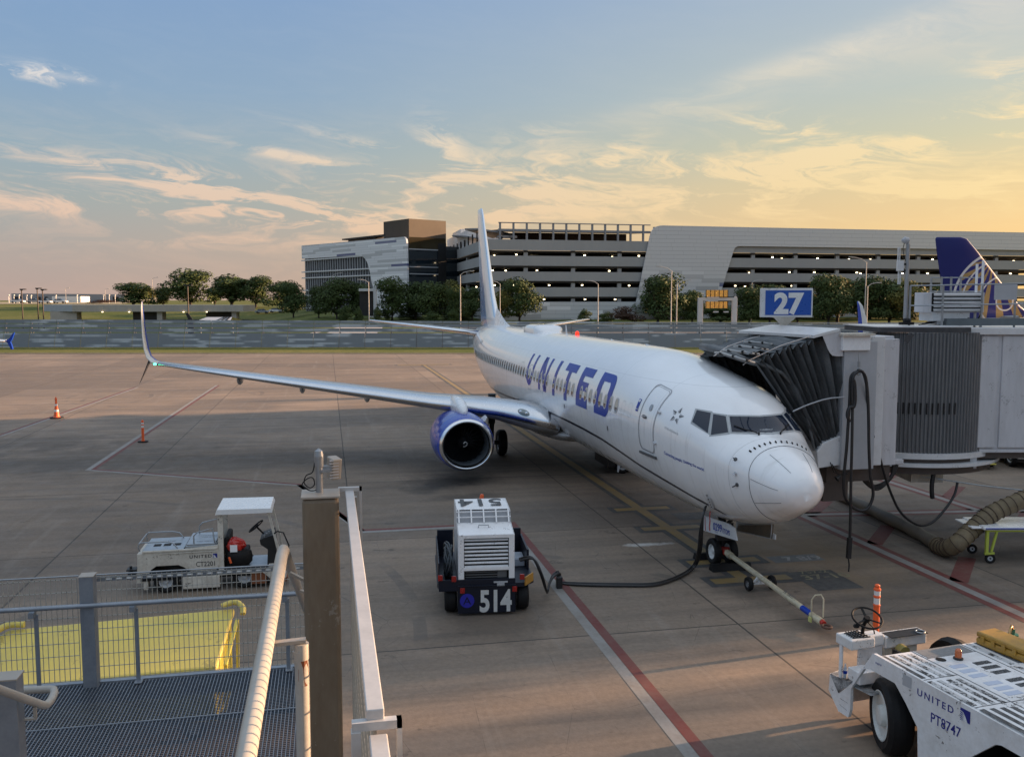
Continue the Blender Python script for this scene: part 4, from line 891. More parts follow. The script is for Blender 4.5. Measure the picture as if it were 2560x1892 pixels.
# ================================================================ jet bridge
JBW = M('bridge_wall_grey', (0.58, 0.58, 0.60), 0.45, dirt=0.50, dscale=1.4, dcol=(0.36, 0.35, 0.35), streak=(1, 1, 0.18), chip=0.45, bump=0.06, bscale=1.6)
JBD = M('bridge_dark_trim', (0.035, 0.035, 0.04), 0.6, dirt=0.5, dcol=(0.1, 0.1, 0.1))
SLAT = M('ribbed_slat_grey', (0.20, 0.21, 0.22), 0.4, dirt=0.5, dscale=4, dcol=(0.07, 0.075, 0.08), metal=0.35, streak=(3, 3, 0.4))
FAB = M('bellows_fabric', (0.075, 0.08, 0.082), 0.55, dirt=0.7, dscale=3, dcol=(0.14, 0.145, 0.15))
UNDER = M('brown_underframe', (0.09, 0.07, 0.06), 0.6, dirt=0.5)
JB = thing('jet_bridge', 'grey passenger boarding bridge with dark folding canopy against the airliner', 'jet bridge', (5.0, -4.5, 0))
RH = CR.copy()                                       # runs square to the sight line
# cab
mb = MB()
mb.b2((3.45, -3.88, 2.62), (3.60, -2.92, 5.78)); mb.b2((6.5, -4.8, 2.62), (6.65, -2.92, 5.78)); mb.b2((3.6, -4.4, 5.70), (6.5, -2.95, 5.82)); mb.b2((3.6, -4.8, 2.50), (6.5, -2.95, 2.62))
mb.b2((3.52, -4.5, 2.5), (3.9, -3.92, 5.75))
mb.build('cab_wall', JBW, JB, W=True, bevel=0.015)
mb = MB(); p = XP(2165, 834, 3.38); q = XP(2208, 834, 3.38)
mb.b2((3.30, q.y-0.02, 2.55), (3.44, p.y, 5.83)); mb.build('cab_side_panel', LGREY, JB, W=True, bevel=0.02)
mb = MB(); m_ = lambda x, y, X: XP(1750+x/4.3475, 820+y/4.3475, X)
poly = [m_(1330, 80, 3.2), m_(1525, 8, 3.2), m_(1560, 305, 3.2), m_(1500, 308, 3.2), m_(1440, 300, 3.2), m_(1410, 268, 3.2), m_(1390, 230, 3.2)]
n = len(poly); mb.add(poly+[p+V((3.4, 0, 0)) for p in poly], [tuple(range(n)), tuple(range(2*n-1, n-1, -1)), (0, 1, n+1, n), (1, 2, n+2, n+1)])
mb.build('cab_hood', JBW, JB, W=True)
mb = MB(); a = m_(1300, 78, 3.18); b_ = m_(1525, 4, 3.18); q_ = V((0, 0.15, 0.0)); r_ = V((3.5, 0.45, 0))
mb.add([a+q_, b_, b_+V((3.5, 0, 0)), a+r_]+[p+V((0, 0, -0.07)) for p in (a+q_, b_, b_+V((3.5, 0, 0)), a+r_)], [(0, 1, 2, 3), (7, 6, 5, 4), (0, 1, 5, 4), (1, 2, 6, 5), (2, 3, 7, 6), (3, 0, 4, 7)])
mb.build('hood_roof', LGREY, JB, W=True)
mb = MB(); P = [m_(1275, 1345, 3.25), m_(1345, 1245, 3.25), m_(1555, 1160, 3.25), m_(1585, 1480, 3.25), m_(1285, 1525, 3.25)]
n = 5; mb.add(P+[p+V((3.3, 0, 0)) for p in P], [tuple(range(n)), tuple(range(2*n-1, n-1, -1))]+[(i, (i+1) % n, n+(i+1) % n, n+i) for i in range(n)]); mb.build('cab_floor_bumper', LGREY, JB, W=True, bevel=0.02)
mb = MB(); mb.b2((3.6, -4.4, 2.1), (6.3, -2.6, 2.5)); mb.box((3.9, -2.9, 1.85), (0.5, 0.7, 0.5)); mb.bar((4.2, -2.4, 2.3), (4.4, -2.3, 1.7), 0.12, 0.12); mb.build('cab_underframe', UNDER, JB, W=True)
mb = MB(); p = XP(2120, 1183, 3.2); mb.tube([p+V((0, 0.5, 0.3)), p+V((0, 0.4, 0.05)), p+V((0, 0.1, -0.05)), p+V((0, -0.1, 0.15)), p+V((0, -0.15, 0.35))], 0.012, 6); mb.tube([p+V((0, 0.45, 0.25)), p+V((0, 0.3, 0.0)), p+V((0, 0.0, -0.02))], 0.012, 6)
mb.lathe([(0, 0.03), (0.08, 0.05), (0.14, 0.08), (0.16, 0.03)], p+V((0, 0.2, -0.05)), (0, 0.8, -0.6), 12); mb.build('cab_wiring', DARK, JB, W=True)
# bellows: near wall, far wall and roof, each folded like a fan
topN = [m_(1500, 125, 3.35), m_(1250, 112, 3.35), m_(1110, 165, 3.35), m_(960, 190, 3.35), m_(850, 250, 3.35), m_(700, 300, 3.35), m_(610, 385, 3.35)]
botN = [m_(1556, 1162, 3.35), m_(1490, 1190, 3.35), m_(1430, 1210, 3.35), m_(1390, 1225, 3.35), m_(1340, 1250, 3.35), m_(1300, 1310, 3.35), m_(1272, 1352, 3.35)]
def along(P, u):
    x = u*(len(P)-1); i = min(int(x), len(P)-2); return P[i].lerp(P[i+1], x-i)
NFOLD = 10
def bell_wall(sgn, X0):
    rows = []
    for i in range(NFOLD*4+1):
        u = i/(NFOLD*4); a, b = along(topN, u), along(botN, u); ph = (i % 4); dpt = (0.0, 0.16, 0.34, 0.16)[ph]
        row = []
        for j in range(15):
            s = j/14; p = a.lerp(b, s); bow = 0.20*math.sin(math.pi*s)*(1-u)*0.4
            k = 1 if j > 0 else 0.6
            row.append(V((X0+sgn*(dpt*k*(1-0.55*s)-bow)+0.012*math.sin(9.0*s+i*1.7), p.y+0.02*math.sin(5*s+i), p.z-0.012*math.sin(7*s+2.3*i))))
        rows.append(row)
    return rows
mb = MB(); mb.loft(bell_wall(1, 3.30), closed=False, caps=False, smooth=False); mb.loft([[V((p.x, p.y, p.z)) for p in r_] for r_ in bell_wall(-1, 6.75)], closed=False, caps=False, smooth=False)
bel = mb.build('folding_canopy', FAB, JB, W=True, fix=False)
rows = []
for i in range(NFOLD*4+1):
    u = i/(NFOLD*4); a = along(topN, u); dpt = (0.0, -0.04, -0.11, -0.04)[i % 4]
    rows.append([V((3.33+3.4*j/12, a.y-0.0+0.15*(u)*math.sin(math.pi*j/12)*0, a.z+dpt+0.10*math.sin(math.pi*j/12)+0.012*math.sin(j*2.1+i))) for j in range(13)])
mb = MB(); mb.loft(rows, closed=False, caps=False, smooth=False); mb.build('canopy_top', FAB, bel, W=True, fix=False)
# leading pad lying over the crown of the fuselage
e1 = topN[-1]; pad = [m_(610, 385, 3.35), m_(480, 415, 4.0), m_(300, 370, 4.9), m_(160, 290, 6.0)]
path = [V((3.35, -2.10, 3.0)), V((3.38, -1.98, 3.5)), V((3.42, -1.86, 4.0)), V((3.42, -1.62, 4.5)), V((3.4, -1.2, 4.93)), V((3.4, -0.72, 5.14)), V((3.5, -0.42, 5.22)), V((4.6, -0.32, 5.36)), V((5.8, -0.34, 5.44)), V((6.6, -0.45, 5.44)), V((6.75, -1.3, 5.1)), V((6.75, -1.9, 4.0))]
mb = MB(); mb.tube(path, 0.10, 8, rs=[0.04, 0.045, 0.05, 0.05, 0.055, 0.06, 0.08, 0.10, 0.10, 0.1, 0.1, 0.1]); 
rowp = []
for u in range(0, 9):
    x = 3.45+3.1*u/8; rowp.append([V((x, -0.30-0.1*math.sin(u), 5.40)), V((x, -0.62, 5.50+0.03*math.sin(2*u))), V((x, -1.0, 5.36+0.04*math.cos(3*u))), V((x, -1.5, 5.42))])
mb.loft(rowp, closed=False, caps=False, smooth=False)
mb.build('canopy_cushion', FAB, bel, W=True, fix=False)
# bows: white spring tubes with dark sleeves on the canopy top, steel cross wires
STRT = M('weathered_white_tube', (0.42, 0.43, 0.43), 0.4, dirt=0.4, dscale=8)
def mp(x, y, z): return G(1750+x/4.3475, 820+y/4.3475, z)
for pts in ([(165, 268), (330, 300), (450, 340), (590, 375)], [(250, 245), (420, 258), (560, 275), (640, 282)], [(370, 198), (540, 208), (660, 225), (740, 235)], [(480, 155), (640, 160), (760, 172), (840, 185)]):
    zz = [5.62, 5.66, 5.64, 5.56]; P = [mp(x, y, z) for (x, y), z in zip(pts, zz)]
    mb = MB(); mb.tube([P[0], P[0].lerp(P[1], 0.5)+V((0, 0, 0.02)), P[1], P[1].lerp(P[2], 0.5)+V((0, 0, 0.01)), P[2], P[3]], 0.024, 8, 0)
    for a, b in ((P[0].lerp(P[1], 0.35), P[0].lerp(P[1], 0.5)), (P[1].lerp(P[2], 0.25), P[1].lerp(P[2], 0.42)), (P[2].lerp(P[3], 0.3), P[2].lerp(P[3], 0.55))): mb.cyl(a+V((0, 0, .008)), b+V((0, 0, .008)), 0.031, mi=1, n=8)
    mb.build('canopy_bow', [STRT, BLACK], bel, W=True)
mb = MB()
for pts, zz in (([(470, 400), (520, 355), (880, 190), (1140, 108), (1200, 85)], (5.45, 5.62, 5.76, 5.86, 5.86)), ([(150, 305), (300, 200), (560, 110), (650, 90)], (5.5, 5.66, 5.76, 5.78))):
    mb.tube([mp(x, y, z) for (x, y), z in zip(pts, zz)], 0.011, 6)
P = [m_(1010, 905, 3.12), m_(1130, 850, 3.12), m_(1210, 820, 3.12), m_(1330, 780, 3.12), m_(1430, 760, 3.12), m_(1570, 750, 3.12)]; mb.tube(P, 0.02, 6)
mb.build('canopy_wire', GREY, bel, W=True)
# rotunda
RC = D(2250, 751, 26.5); RC.z = 0; RR_ = 2.55
def rp(a, r_, z): return V((RC.x+r_*math.cos(a), RC.y+r_*math.sin(a), z))
a_front = math.atan2(-HF.y, -HF.x)
mb = MB(); rows = []; NS = 66
for i in range(NS*4+1):
    a = a_front+R(-96)+R(150)*i/(NS*4); r_ = RR_+(0.0, 0.045, 0.045, 0.0)[i % 4]
    rows.append([rp(a, r_, z) for z in (2.60, 5.86)])
mb.loft(rows, closed=False, caps=False, smooth=False); rot = mb.build('rotunda_slat_wall', SLAT, JB, W=True, fix=False)
mb = MB()
for k in range(13):
    a = a_front+R(-14.5)+R(5.05)*k*-1
for k in range(13):
    px_ = 2100+(475+60.5*k-max(0, k-7)*2.0)/4.1304; d_ = ray(px_, 990); # slit bearing
    # intersect with rotunda circle
    ox, oy = CAM.x-RC.x, CAM.y-RC.y; A = d_.x**2+d_.y**2; B = 2*(ox*d_.x+oy*d_.y); C_ = ox*ox+oy*oy-(RR_+0.05)**2; t_ = (-B-math.sqrt(B*B-4*A*C_))/(2*A); p = CAM+d_*t_
    n = V((p.x-RC.x, p.y-RC.y, 0)).normalized(); tg = V((-n.y, n.x, 0)); zc = 3.82
    mb.add([p+n*0.012+tg*sx*0.021+V((0, 0, zc-p.z+sz*0.155)) for sx, sz in ((-1, -1), (1, -1), (1, 1), (-1, 1))], [(0, 1, 2, 3)])
build_split(mb, 'vision_slit', BLACK, rot, W=True, fix=False)
mb = MB(); mb.cyl((RC.x, RC.y, 2.44), (RC.x, RC.y, 2.59), RR_+0.08, n=64); mb.cyl((RC.x, RC.y, 2.24), (RC.x, RC.y, 2.32), RR_+0.22, n=64); mb.build('rotunda_base_plate', LGREY, JB, W=True)
mb = MB(); mb.cyl((RC.x, RC.y, 2.32), (RC.x, RC.y, 2.44), RR_-0.05, n=48); mb.cyl((RC.x, RC.y, 2.02), (RC.x, RC.y, 2.24), RR_+0.0, n=48); mb.build('rotunda_underframe', UNDER, JB, W=True)
ROOF_ = 1

# flap of torn seal
mb = MB(); p = D(2263, 838, 23.7); mb.add([p, p+RH*0.25+V((0, 0, 0.02)), p+RH*0.08-V((0, 0, 0.22)), p-RH*0.02-V((0, 0, 0.16))], [(0, 1, 2, 3)]); mb.build('torn_seal', JBD, JB, W=True, fix=False)
# corner post area left of the rotunda and the white cable box
mb = MB(); p = D(2145, 960, 22.2); mb.box((p.x+0.4, p.y-0.15, 4.1), (0.5, 0.9, 3.2)); mb.build('cab_corner_wall', GREY, JB, W=True)
mb = MB(); a = XP(2108, 840, 3.1); b_ = XP(2176, 876, 3.1); mb.b2((3.1, a.y, b_.z), (3.5, b_.y, a.z)); mb.build('cable_hoist_box', WHITE, JB, W=True, bevel=0.015)
mb = MB(); mb.b2((3.0, a.y+0.06, a.z), (3.55, b_.y-0.06, a.z+0.06)); mb.build('hoist_box_lid', CREAM, JB, W=True)
mb = MB(); h0 = XP(2146, 880, 3.0); h1 = XP(2147, 924, 3.0); mb.tube([h0, h1], 0.008, 5); mb.tube([h1+V((0, 0.05*math.cos(a_), 0.09*math.sin(a_)-0.05)) for a_ in [2*math.pi*i/12 for i in range(12)]], 0.014, 6, closed=True); mb.bar(h1+V((0, 0, 0.06)), h1+V((0, 0, 0.2)), 0.06, 0.03); mb.build('hoist_hook', GALV, JB, W=True)
# tunnel
T0 = D(2400, 751, 24.35); T0.z = 0
def tp(s, dpt, z): return V((T0.x+RH.x*s+HF.x*dpt, T0.y+RH.y*s+HF.y*dpt, z))
def tbox(mb, s0, s1, d0, d1, z0, z1, mi=0):
    vs = [tp(s, d_, z) for z in (z0, z1) for s, d_ in ((s0, d0), (s1, d0), (s1, d1), (s0, d1))]
    mb.add(vs, [(3, 2, 1, 0), (4, 5, 6, 7), (0, 1, 5, 4), (1, 2, 6, 5), (2, 3, 7, 6), (3, 0, 4, 7)], mi)
mb = MB(); tbox(mb, -2.30, 0.16, -0.35, 2.2, 5.87, 6.00); mb.build('rotunda_roof_edge', JBD, JB, W=True)
mb = MB(); tbox(mb, -2.33, 0.20, -0.36, 2.25, 6.003, 6.03); mb.build('rotunda_roof', LGREY, JB, W=True)
mb = MB(); tbox(mb, 0, 13.5, 0, 3.1, 2.66, 5.80)
for s in [0.0, 0.42, 1.25, 1.45, 2.6, 2.8, 3.9, 4.1]: pass
for s0, s1 in ((0.02, 0.30), (0.42, 1.08), (1.20, 2.3), (2.42, 3.6)): tbox(mb, s0, s1, -0.05, 0.01, 2.70, 5.76)
tun = mb.build('tunnel', JBW, JB, W=True, bevel=0.012)
mb = MB(); tbox(mb, -0.03, 0.62, -0.07, 0.9, 2.12, 2.66); tbox(mb, -0.02, 13.5, -0.03, 0.2, 2.56, 2.655); mb.build('tunnel_sill', JBW, JB, W=True, bevel=0.01)
mb = MB(); tbox(mb, 0.62, 13.5, 0.1, 3.0, 2.38, 2.56); mb.build('tunnel_underframe', UNDER, JB, W=True)
mb = MB(); tbox(mb, -0.1, 13.5, -0.12, 3.2, 5.80, 5.98); mb.build('tunnel_roof', LGREY, JB, W=True, bevel=0.01)
mb = MB(); tbox(mb, -1.05, -0.15, 0.2, 1.4, 1.68, 2.0); mb.build('control_housing', CREAM, JB, W=True, bevel=0.01)
mb = MB(); p0, p1 = tp(-1.6, 1.2, 2.2), tp(-2.6, 2.6, 2.1); mb.bar(p0, tp(-2.3, 1.2, 0.9)+V((0, 0, 0)), 0.12, 0.12); mb.build('support_strut', DARK, JB, W=True) if False else None
# lift column and wheel bogie outside the picture to the right that carry the bridge
mb = MB()
for d_ in (0.3, 2.8): mb.add([], []); tbox(mb, 5.0, 5.4, d_-0.2, d_+0.2, 0.55, 5.0)
tbox(mb, 4.7, 5.7, -0.1, 3.2, 0.75, 1.05); mb.build('lift_column', LGREY, JB, W=True)
mb = MB()
for d_ in (0.1, 3.0): c = tp(5.2, d_, 0.5); mb.lathe([(-0.18, 0.25), (-0.2, 0.45), (0, 0.5), (0.2, 0.45), (0.18, 0.25)], c, HF, 24)
build_split(mb, 'bogie_wheel', BLACK, JB, W=True)
# roof walkway railings
mb = MB()
def rl(*pts, r=0.022): mb.tube(pts, r, 6)
A = D(2275, 834, 25.0); zt = 7.14
for px_ in (2275, 2357, 2455, 2538, 2620): p = D(px_, 751, 25.0); mb.bar((p.x, p.y, 5.95), (p.x, p.y, zt), 0.05, 0.03)
a, b_ = D(2275, 751, 25.0), D(2700, 751, 24.2); 
for z_ in (7.13, 6.58): rl(V((a.x, a.y, z_-0.0)), V((b_.x, b_.y, z_+0.08)))
mb.build('roof_railing', GALV, JB, W=True)
mb = MB(); a = D(2326, 700, 27.6); b_ = D(2400, 700, 27.6)
for px_ in (2326, 2352, 2376, 2400): p = D(px_, 751, 27.6); mb.bar((p.x, p.y, 6.0), (p.x, p.y, 7.45), 0.05, 0.04)
for z_ in (7.42, 7.0): mb.tube([V((a.x, a.y, z_)), V((D(2450, 751, 27.6).x, D(2450, 751, 27.6).y, z_))], 0.02, 6)
mb.build('rear_railing', GALV, JB, W=True)
mb = MB()
for px_, zt_ in ((2439, 7.75), (2454, 7.85)): p = D(px_, 751, 25.4); mb.cyl((p.x, p.y, 5.98), (p.x, p.y, zt_), 0.035, n=10)
build_split(mb, 'roof_aerial', WHITE, JB, W=True)
mb = MB(); a = D(2362, 808, 25.2); b_ = D(2700, 806, 25.0); mb.bar(V((a.x, a.y, 6.12)), V((b_.x, b_.y, 6.14)), 0.25, 0.2); mb.build('cable_tray', M('slate_tray', (0.12, 0.14, 0.15), 0.6, dirt=0.4), JB, W=True)
mb = MB(); p = D(2488, 709, 24.9); q = D(2544, 709, 24.85); mb.add([V((p.x, p.y, 6.74)), V((q.x, q.y, 6.74)), V((q.x, q.y, 7.19)), V((p.x, p.y, 7.19))]+[V((p.x, p.y, 6.74))+HF*0.03, V((q.x, q.y, 6.74))+HF*0.03, V((q.x, q.y, 7.19))+HF*0.03, V((p.x, p.y, 7.19))+HF*0.03], [(0, 1, 2, 3), (7, 6, 5, 4), (0, 1, 5, 4), (1, 2, 6, 5), (2, 3, 7, 6), (3, 0, 4, 7)]); mb.build('railing_panel', GREY, JB, W=True)
mb = MB(); p = D(2250, 815, 25.0); mb.bar(V((p.x, p.y, 6.09)), V((p.x, p.y, 6.09))+RH*0.35, 0.2, 0.08); mb.cyl(V((p.x, p.y, 6.16))+RH*0.1, V((p.x, p.y, 6.16))+RH*0.25, 0.07, n=12); mb.build('roof_motor', BLACK, JB, W=True)
mb = MB(); 
for s_ in range(3): p = D(2296+s_*9, 812-s_*3, 25.4); mb.tube([p, p+RH*0.4+V((0, 0, 0.05)), p+RH*0.8+V((0, 0, -0.02)), p+RH*1.0+V((0, 0, 0.12))], 0.012, 5)
mb.build('roof_wiring', BLACK, JB, W=True)
# air conditioner
p = D(2372, 751, 25.6); AC = thing('air_conditioner', 'louvred air conditioning unit standing on the roof of the boarding bridge', 'air conditioner', (p.x, p.y, 6.05), math.atan2(RH.y, RH.x))
mb = MB(); mb.box((0, 0, 0.62), (1.56, 0.9, 0.56)); mb.add([V((-0.78, -0.45, 0.34)), V((-0.78, -0.45, 0.90)), V((-0.86, -0.3, 0.84)), V((-0.86, -0.3, 0.34))], [(0, 1, 2, 3)]); mb.build('casing', JBW, AC, bevel=0.012)
mb = MB()
for k in range(5): mb.box((-0.0+0.03, -0.48, 0.41+k*0.106), (1.36, 0.06, 0.045), rot=Matrix.Rotation(R(28), 3, 'X'))
build_split(mb, 'louvre', LGREY, AC)
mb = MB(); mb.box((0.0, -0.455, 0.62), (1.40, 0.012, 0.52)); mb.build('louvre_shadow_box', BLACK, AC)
mb = MB(); mb.box((-0.12, 0, 0.22), (1.06, 0.8, 0.24)); mb.box((-0.1, 0, 0.05), (0.7, 0.6, 0.1)); mb.build('plinth', LGREY, AC)
mb = MB(); mb.tube([V((0.35, -0.42, 0.18)), V((0.6, -0.45, 0.12)), V((0.72, -0.42, 0.3)), V((0.8, -0.3, 0.45))], 0.02, 6); mb.build('cable', BLACK, AC)
# mast with aerial box and street lamp head
p = D(2265, 751, 25.1); MS = thing('lamp_mast', 'steel mast with a curved lamp head and grey aerial box, beside the bridge roof railing', 'lamp mast', (p.x, p.y, 6.05), math.atan2(RH.y, RH.x))
mb = MB(); mb.cyl((0, 0, 0), (0, 0, 2.22), 0.06, 0.055, 14); mb.tube([(0, 0, 2.18), (-0.01, 0, 2.27), (-0.07, 0, 2.33)], 0.05, 10); mb.build('pole', GALV, MS)
mb = MB(); mb.lathe([(-0.12, 0.02), (-0.08, 0.07), (0.02, 0.10), (0.10, 0.05), (0.12, 0)], (-0.07, 0, 2.34), (-1, 0, -0.1), 14); mb.build('lamp_head', GREY, MS)
mb = MB(); mb.box((-0.21, -0.02, 1.63), (0.17, 0.12, 0.28)); mb.build('aerial_box', LGREY, MS, bevel=0.01)
mb = MB()
for x_ in (-0.27, -0.22): mb.cyl((x_, 0, 1.77), (x_, 0, 2.15), 0.018, n=8); 
for x_ in (-0.24, -0.19): mb.cyl((x_, 0, 1.12), (x_, 0, 1.49), 0.018, n=8)
build_split(mb, 'aerial_rod', LGREY, MS); mb = MB(); mb.bar((-0.12, 0, 1.68), (0, 0, 1.68), 0.06, 0.06); mb.bar((-0.12, 0, 1.5), (0, 0, 1.5), 0.05, 0.05); mb.tube([V((-0.1, 0, 2.3)), V((-0.14, 0, 2.1)), V((-0.1, 0, 1.9)), V((-0.03, 0, 1.7))], 0.01, 5); mb.build('bracket', DARK, MS)
# gate sign 27
p = D(1964, 800, 25.0); q = D(2031, 721, 25.0)
GS = thing('gate_sign', 'blue gate sign with large white number 27 above the bridge canopy', 'sign', (p.x, p.y, 6.0), math.atan2(RH.y, RH.x)-R(6))
mb = MB(); mb.box((0, 0, 0.66), (1.40, 0.20, 0.80)); mb.build('sign_casing', LGREY, GS, bevel=0.012)
mb = MB(); mb.box((0.04, -0.105, 0.66), (1.24, 0.012, 0.68)); fb = mb.build('sign_face', M('sign_blue', (0.006, 0.075, 0.36), 0.3, dirt=0.05), GS)
mb = MB(); g = text_geo('27', 0.56, 0.045, 0.98, 'CENTER'); mb.geo(g, (0.04, -0.114, 0.38), (1, 0, 0), (0, 0, 1)); mb.build('sign_numerals', VWHITE, fb, fix=False)
mb = MB(); mb.add([V((-0.32, -0.10, 0.255)), V((0.26, -0.10, 0.255)), V((0.26, 0.10, 0.255)), V((-0.32, 0.10, 0.255)), V((-0.08, -0.03, 0)), V((0.0, -0.03, 0)), V((0.0, 0.03, 0)), V((-0.08, 0.03, 0))], [(0, 1, 2, 3), (4, 5, 1, 0), (5, 6, 2, 1), (6, 7, 3, 2), (7, 4, 0, 3), (4, 7, 6, 5)]); mb.build('sign_foot', CREAM, GS)
# hanging ground power cables
zc = lambda x, y, X: XP(1750+x/2.3605, 780+y/2.3605, X)
def smooth(P, k=6):
    out = []
    for i in range(len(P)-1):
        p0, p1, p2, p3 = P[max(i-1, 0)], P[i], P[i+1], P[min(i+2, len(P)-1)]
        for j in range(k):
            t_ = j/k; out.append(0.5*((2*p1)+(p2-p0)*t_+(2*p0-5*p1+4*p2-p3)*t_*t_+(3*p1-p0-3*p2+p3)*t_**3))
    return out+[P[-1]]
def cable(name, pts, X, r, label=None, group=None, X2=None, parent=None):
    n = len(pts); P = smooth([zc(x, y, X+((X2-X)*i/(n-1) if X2 else 0)) for i, (x, y) in enumerate(pts)]); mb = MB(); mb.tube(P, r, 8)
    return mb, P
CB = M('black_cable', (0.012, 0.012, 0.014), 0.45, dirt=0.3, dcol=(0.05, 0.05, 0.05))
HC = thing('hanging_power_cable', 'black looped power cables hanging from the hoist hook at the bridge cab', 'cable', (2.9, -3.2, 0.4))
mb, _ = cable('', [(940, 350), (905, 362), (888, 400), (884, 500), (875, 650), (865, 800), (850, 960), (850, 1060), (865, 1110), (900, 1150), (950, 1170), (990, 1155), (1018, 1100), (1020, 1040), (1005, 960), (997, 800), (995, 650), (990, 500), (978, 390), (955, 350), (930, 345)], 2.9, 0.038)
mb.build('cable_loop', CB, HC, W=True)
mb, _ = cable('', [(932, 352), (906, 380), (898, 460), (900, 560), (896, 800), (891, 1000), (888, 1200), (884, 1340)], 2.8, 0.036)
p0, p1 = zc(884, 1330, 2.8), zc(876, 1452, 2.8); mb.bar(p0, p1, 0.10, 0.09); mb.tube([p1, zc(880, 1490, 2.8), zc(877, 1530, 2.8)], 0.02, 6); mb.build('cable_plug', CB, HC, W=True)
mb, _ = cable('', [(960, 350), (980, 420), (990, 540), (1010, 680), (1050, 820), (1090, 960), (1120, 1050), (1170, 1160), (1230, 1225), (1300, 1258), (1370, 1240), (1440, 1170), (1500, 1080), (1520, 1000)], 2.95, 0.034, X2=4.4)
mb.build('long_cable', CB, HC, W=True)
mb, _ = cable('', [(905, 400), (912, 430), (915, 520), (905, 560), (885, 560), (872, 590), (872, 620), (885, 645)], 2.78, 0.045); mb.build('cable_coupler', CB, HC, W=True)
UC = thing('underslung_cable_bundle', 'thick black cable bundle sagging under the bridge rotunda', 'cable', (3.9, -4.5, 1.5))
for o in (0, 12, 24):
    mb, _ = cable('', [(915+o, 885), (948+o, 970), (1000+o*0.6, 1028-o*0.3), (1050, 1045-o), (1100-o*0.3, 1010-o*0.4), (1140-o*0.4, 960), (1165-o, 900)], 3.9, 0.035); mb.build('cable_strand', CB, UC, W=True)
mb, _ = cable('', [(1385, 925), (1370, 1000), (1368, 1060), (1372, 1098)], 4.6, 0.06)
tag(mb.build('cable_end', CB), 'short thick black cable end hanging below the bridge tunnel sill', 'cable')
mb = MB(); mb.tube([tp(-0.9, -0.05, 1.9), tp(0.6, -0.4, 1.72), tp(4.0, -0.9, 1.4)], 0.02, 6); mb.build('guard_rod', STRT, JB, W=True)
# dark tug or loader standing in the shade on the far side of the fuselage
# ---- preconditioned air hose on the apron
HOSE = M('canvas_hose', (0.20, 0.155, 0.09), 0.75, dirt=0.6, dscale=4, dcol=(0.09, 0.07, 0.045), bump=0.3, bscale=12)
HOSE2 = M('flat_grey_hose', (0.17, 0.145, 0.11), 0.6, dirt=0.6, dscale=2, dcol=(0.08, 0.07, 0.06))
AH = thing('air_supply_hose', 'long tan air hose lying on the apron and rising in ribs toward the bridge', 'hose', (4, -6, 0))
zg = lambda x, y, z: G(1750+x/2.3605, 780+y/2.3605, z)
P = smooth([zg(640, 985, 0.18), zg(740, 1035, 0.18), zg(860, 1093, 0.18), zg(1000, 1160, 0.18), zg(1200, 1258, 0.18), zg(1320, 1322, 0.17), zg(1400, 1372, 0.17)], 8)
mb = MB(); mb.tube(P, 0.175, 14, rs=[0.175+0.012*math.sin(i*0.9) for i in range(len(P))]); mb.build('flat_hose', HOSE2, AH, W=True)
P = smooth([zg(1395, 1370, 0.17), zg(1440, 1392, 0.2), D(1750+1510/2.3605, 780+1370/2.3605, 23.2), D(1750+1600/2.3605, 780+1288/2.3605, 23.3), D(1750+1720/2.3605, 780+1190/2.3605, 23.4), D(1750+1850/2.3605, 780+1130/2.3605, 23.4), D(1750+2010/2.3605, 780+1060/2.3605, 23.5)], 14)
L = [0]; 
for i in range(1, len(P)): L.append(L[-1]+(P[i]-P[i-1]).length)
mb = MB(); mb.tube(P, 0.21, 16, rs=[0.205+0.022*abs(math.sin(l*math.pi/0.17)) for l in L]); rb = mb.build('ribbed_hose', HOSE, AH, W=True)
mb = MB(); s_ = 0.1; sp_pts = []
for i in range(len(P)-1):
    d_ = (P[i+1]-P[i]).normalized()
    if L[i] >= s_:
        x_, y_, _ = basis(d_); mb.tube([P[i]+(x_*math.cos(a)+y_*math.sin(a))*0.228 for a in [2*math.pi*k/16 for k in range(16)]], 0.011, 5, closed=True); s_ += 0.19
mb.build('hose_wire', M('rusty_wire', (0.07, 0.045, 0.03), 0.7), rb, W=True)
YG = M('lime_yellow_paint', (0.48, 0.55, 0.08), 0.5, dirt=0.3)
p = V((2.75, -6.68, 0)); CT = thing('hose_cart', 'lime yellow wheeled cart with a white top carrying the ribbed air hose', 'cart', p, math.atan2(RH.y, RH.x))
mb = MB(); mb.bar((0, 0, 0.26), (0.0, 0, 0.88), 0.07, 0.07); mb.bar((0.0, 0, 0.86), (2.4, 0, 0.86), 0.06, 0.06); mb.bar((0.12, 0, 0.3), (0.25, 0.0, 0.86), 0.05, 0.05); mb.bar((0, 0.9, 0.26), (0, 0.9, 0.88), 0.07, 0.07); mb.bar((0, 0, 0.86), (0, 0.9, 0.86), 0.06, 0.06); mb.bar((-0.05, 0, 0.25), (0.2, 0, 0.27), 0.05, 0.05); mb.bar((2.3, 0, 0.1), (2.3, 0, 0.86), 0.07, 0.07); mb.bar((2.3, .9, 0.1), (2.3, .9, 0.86), 0.07, 0.07)
mb.build('cart_frame', YG, CT)
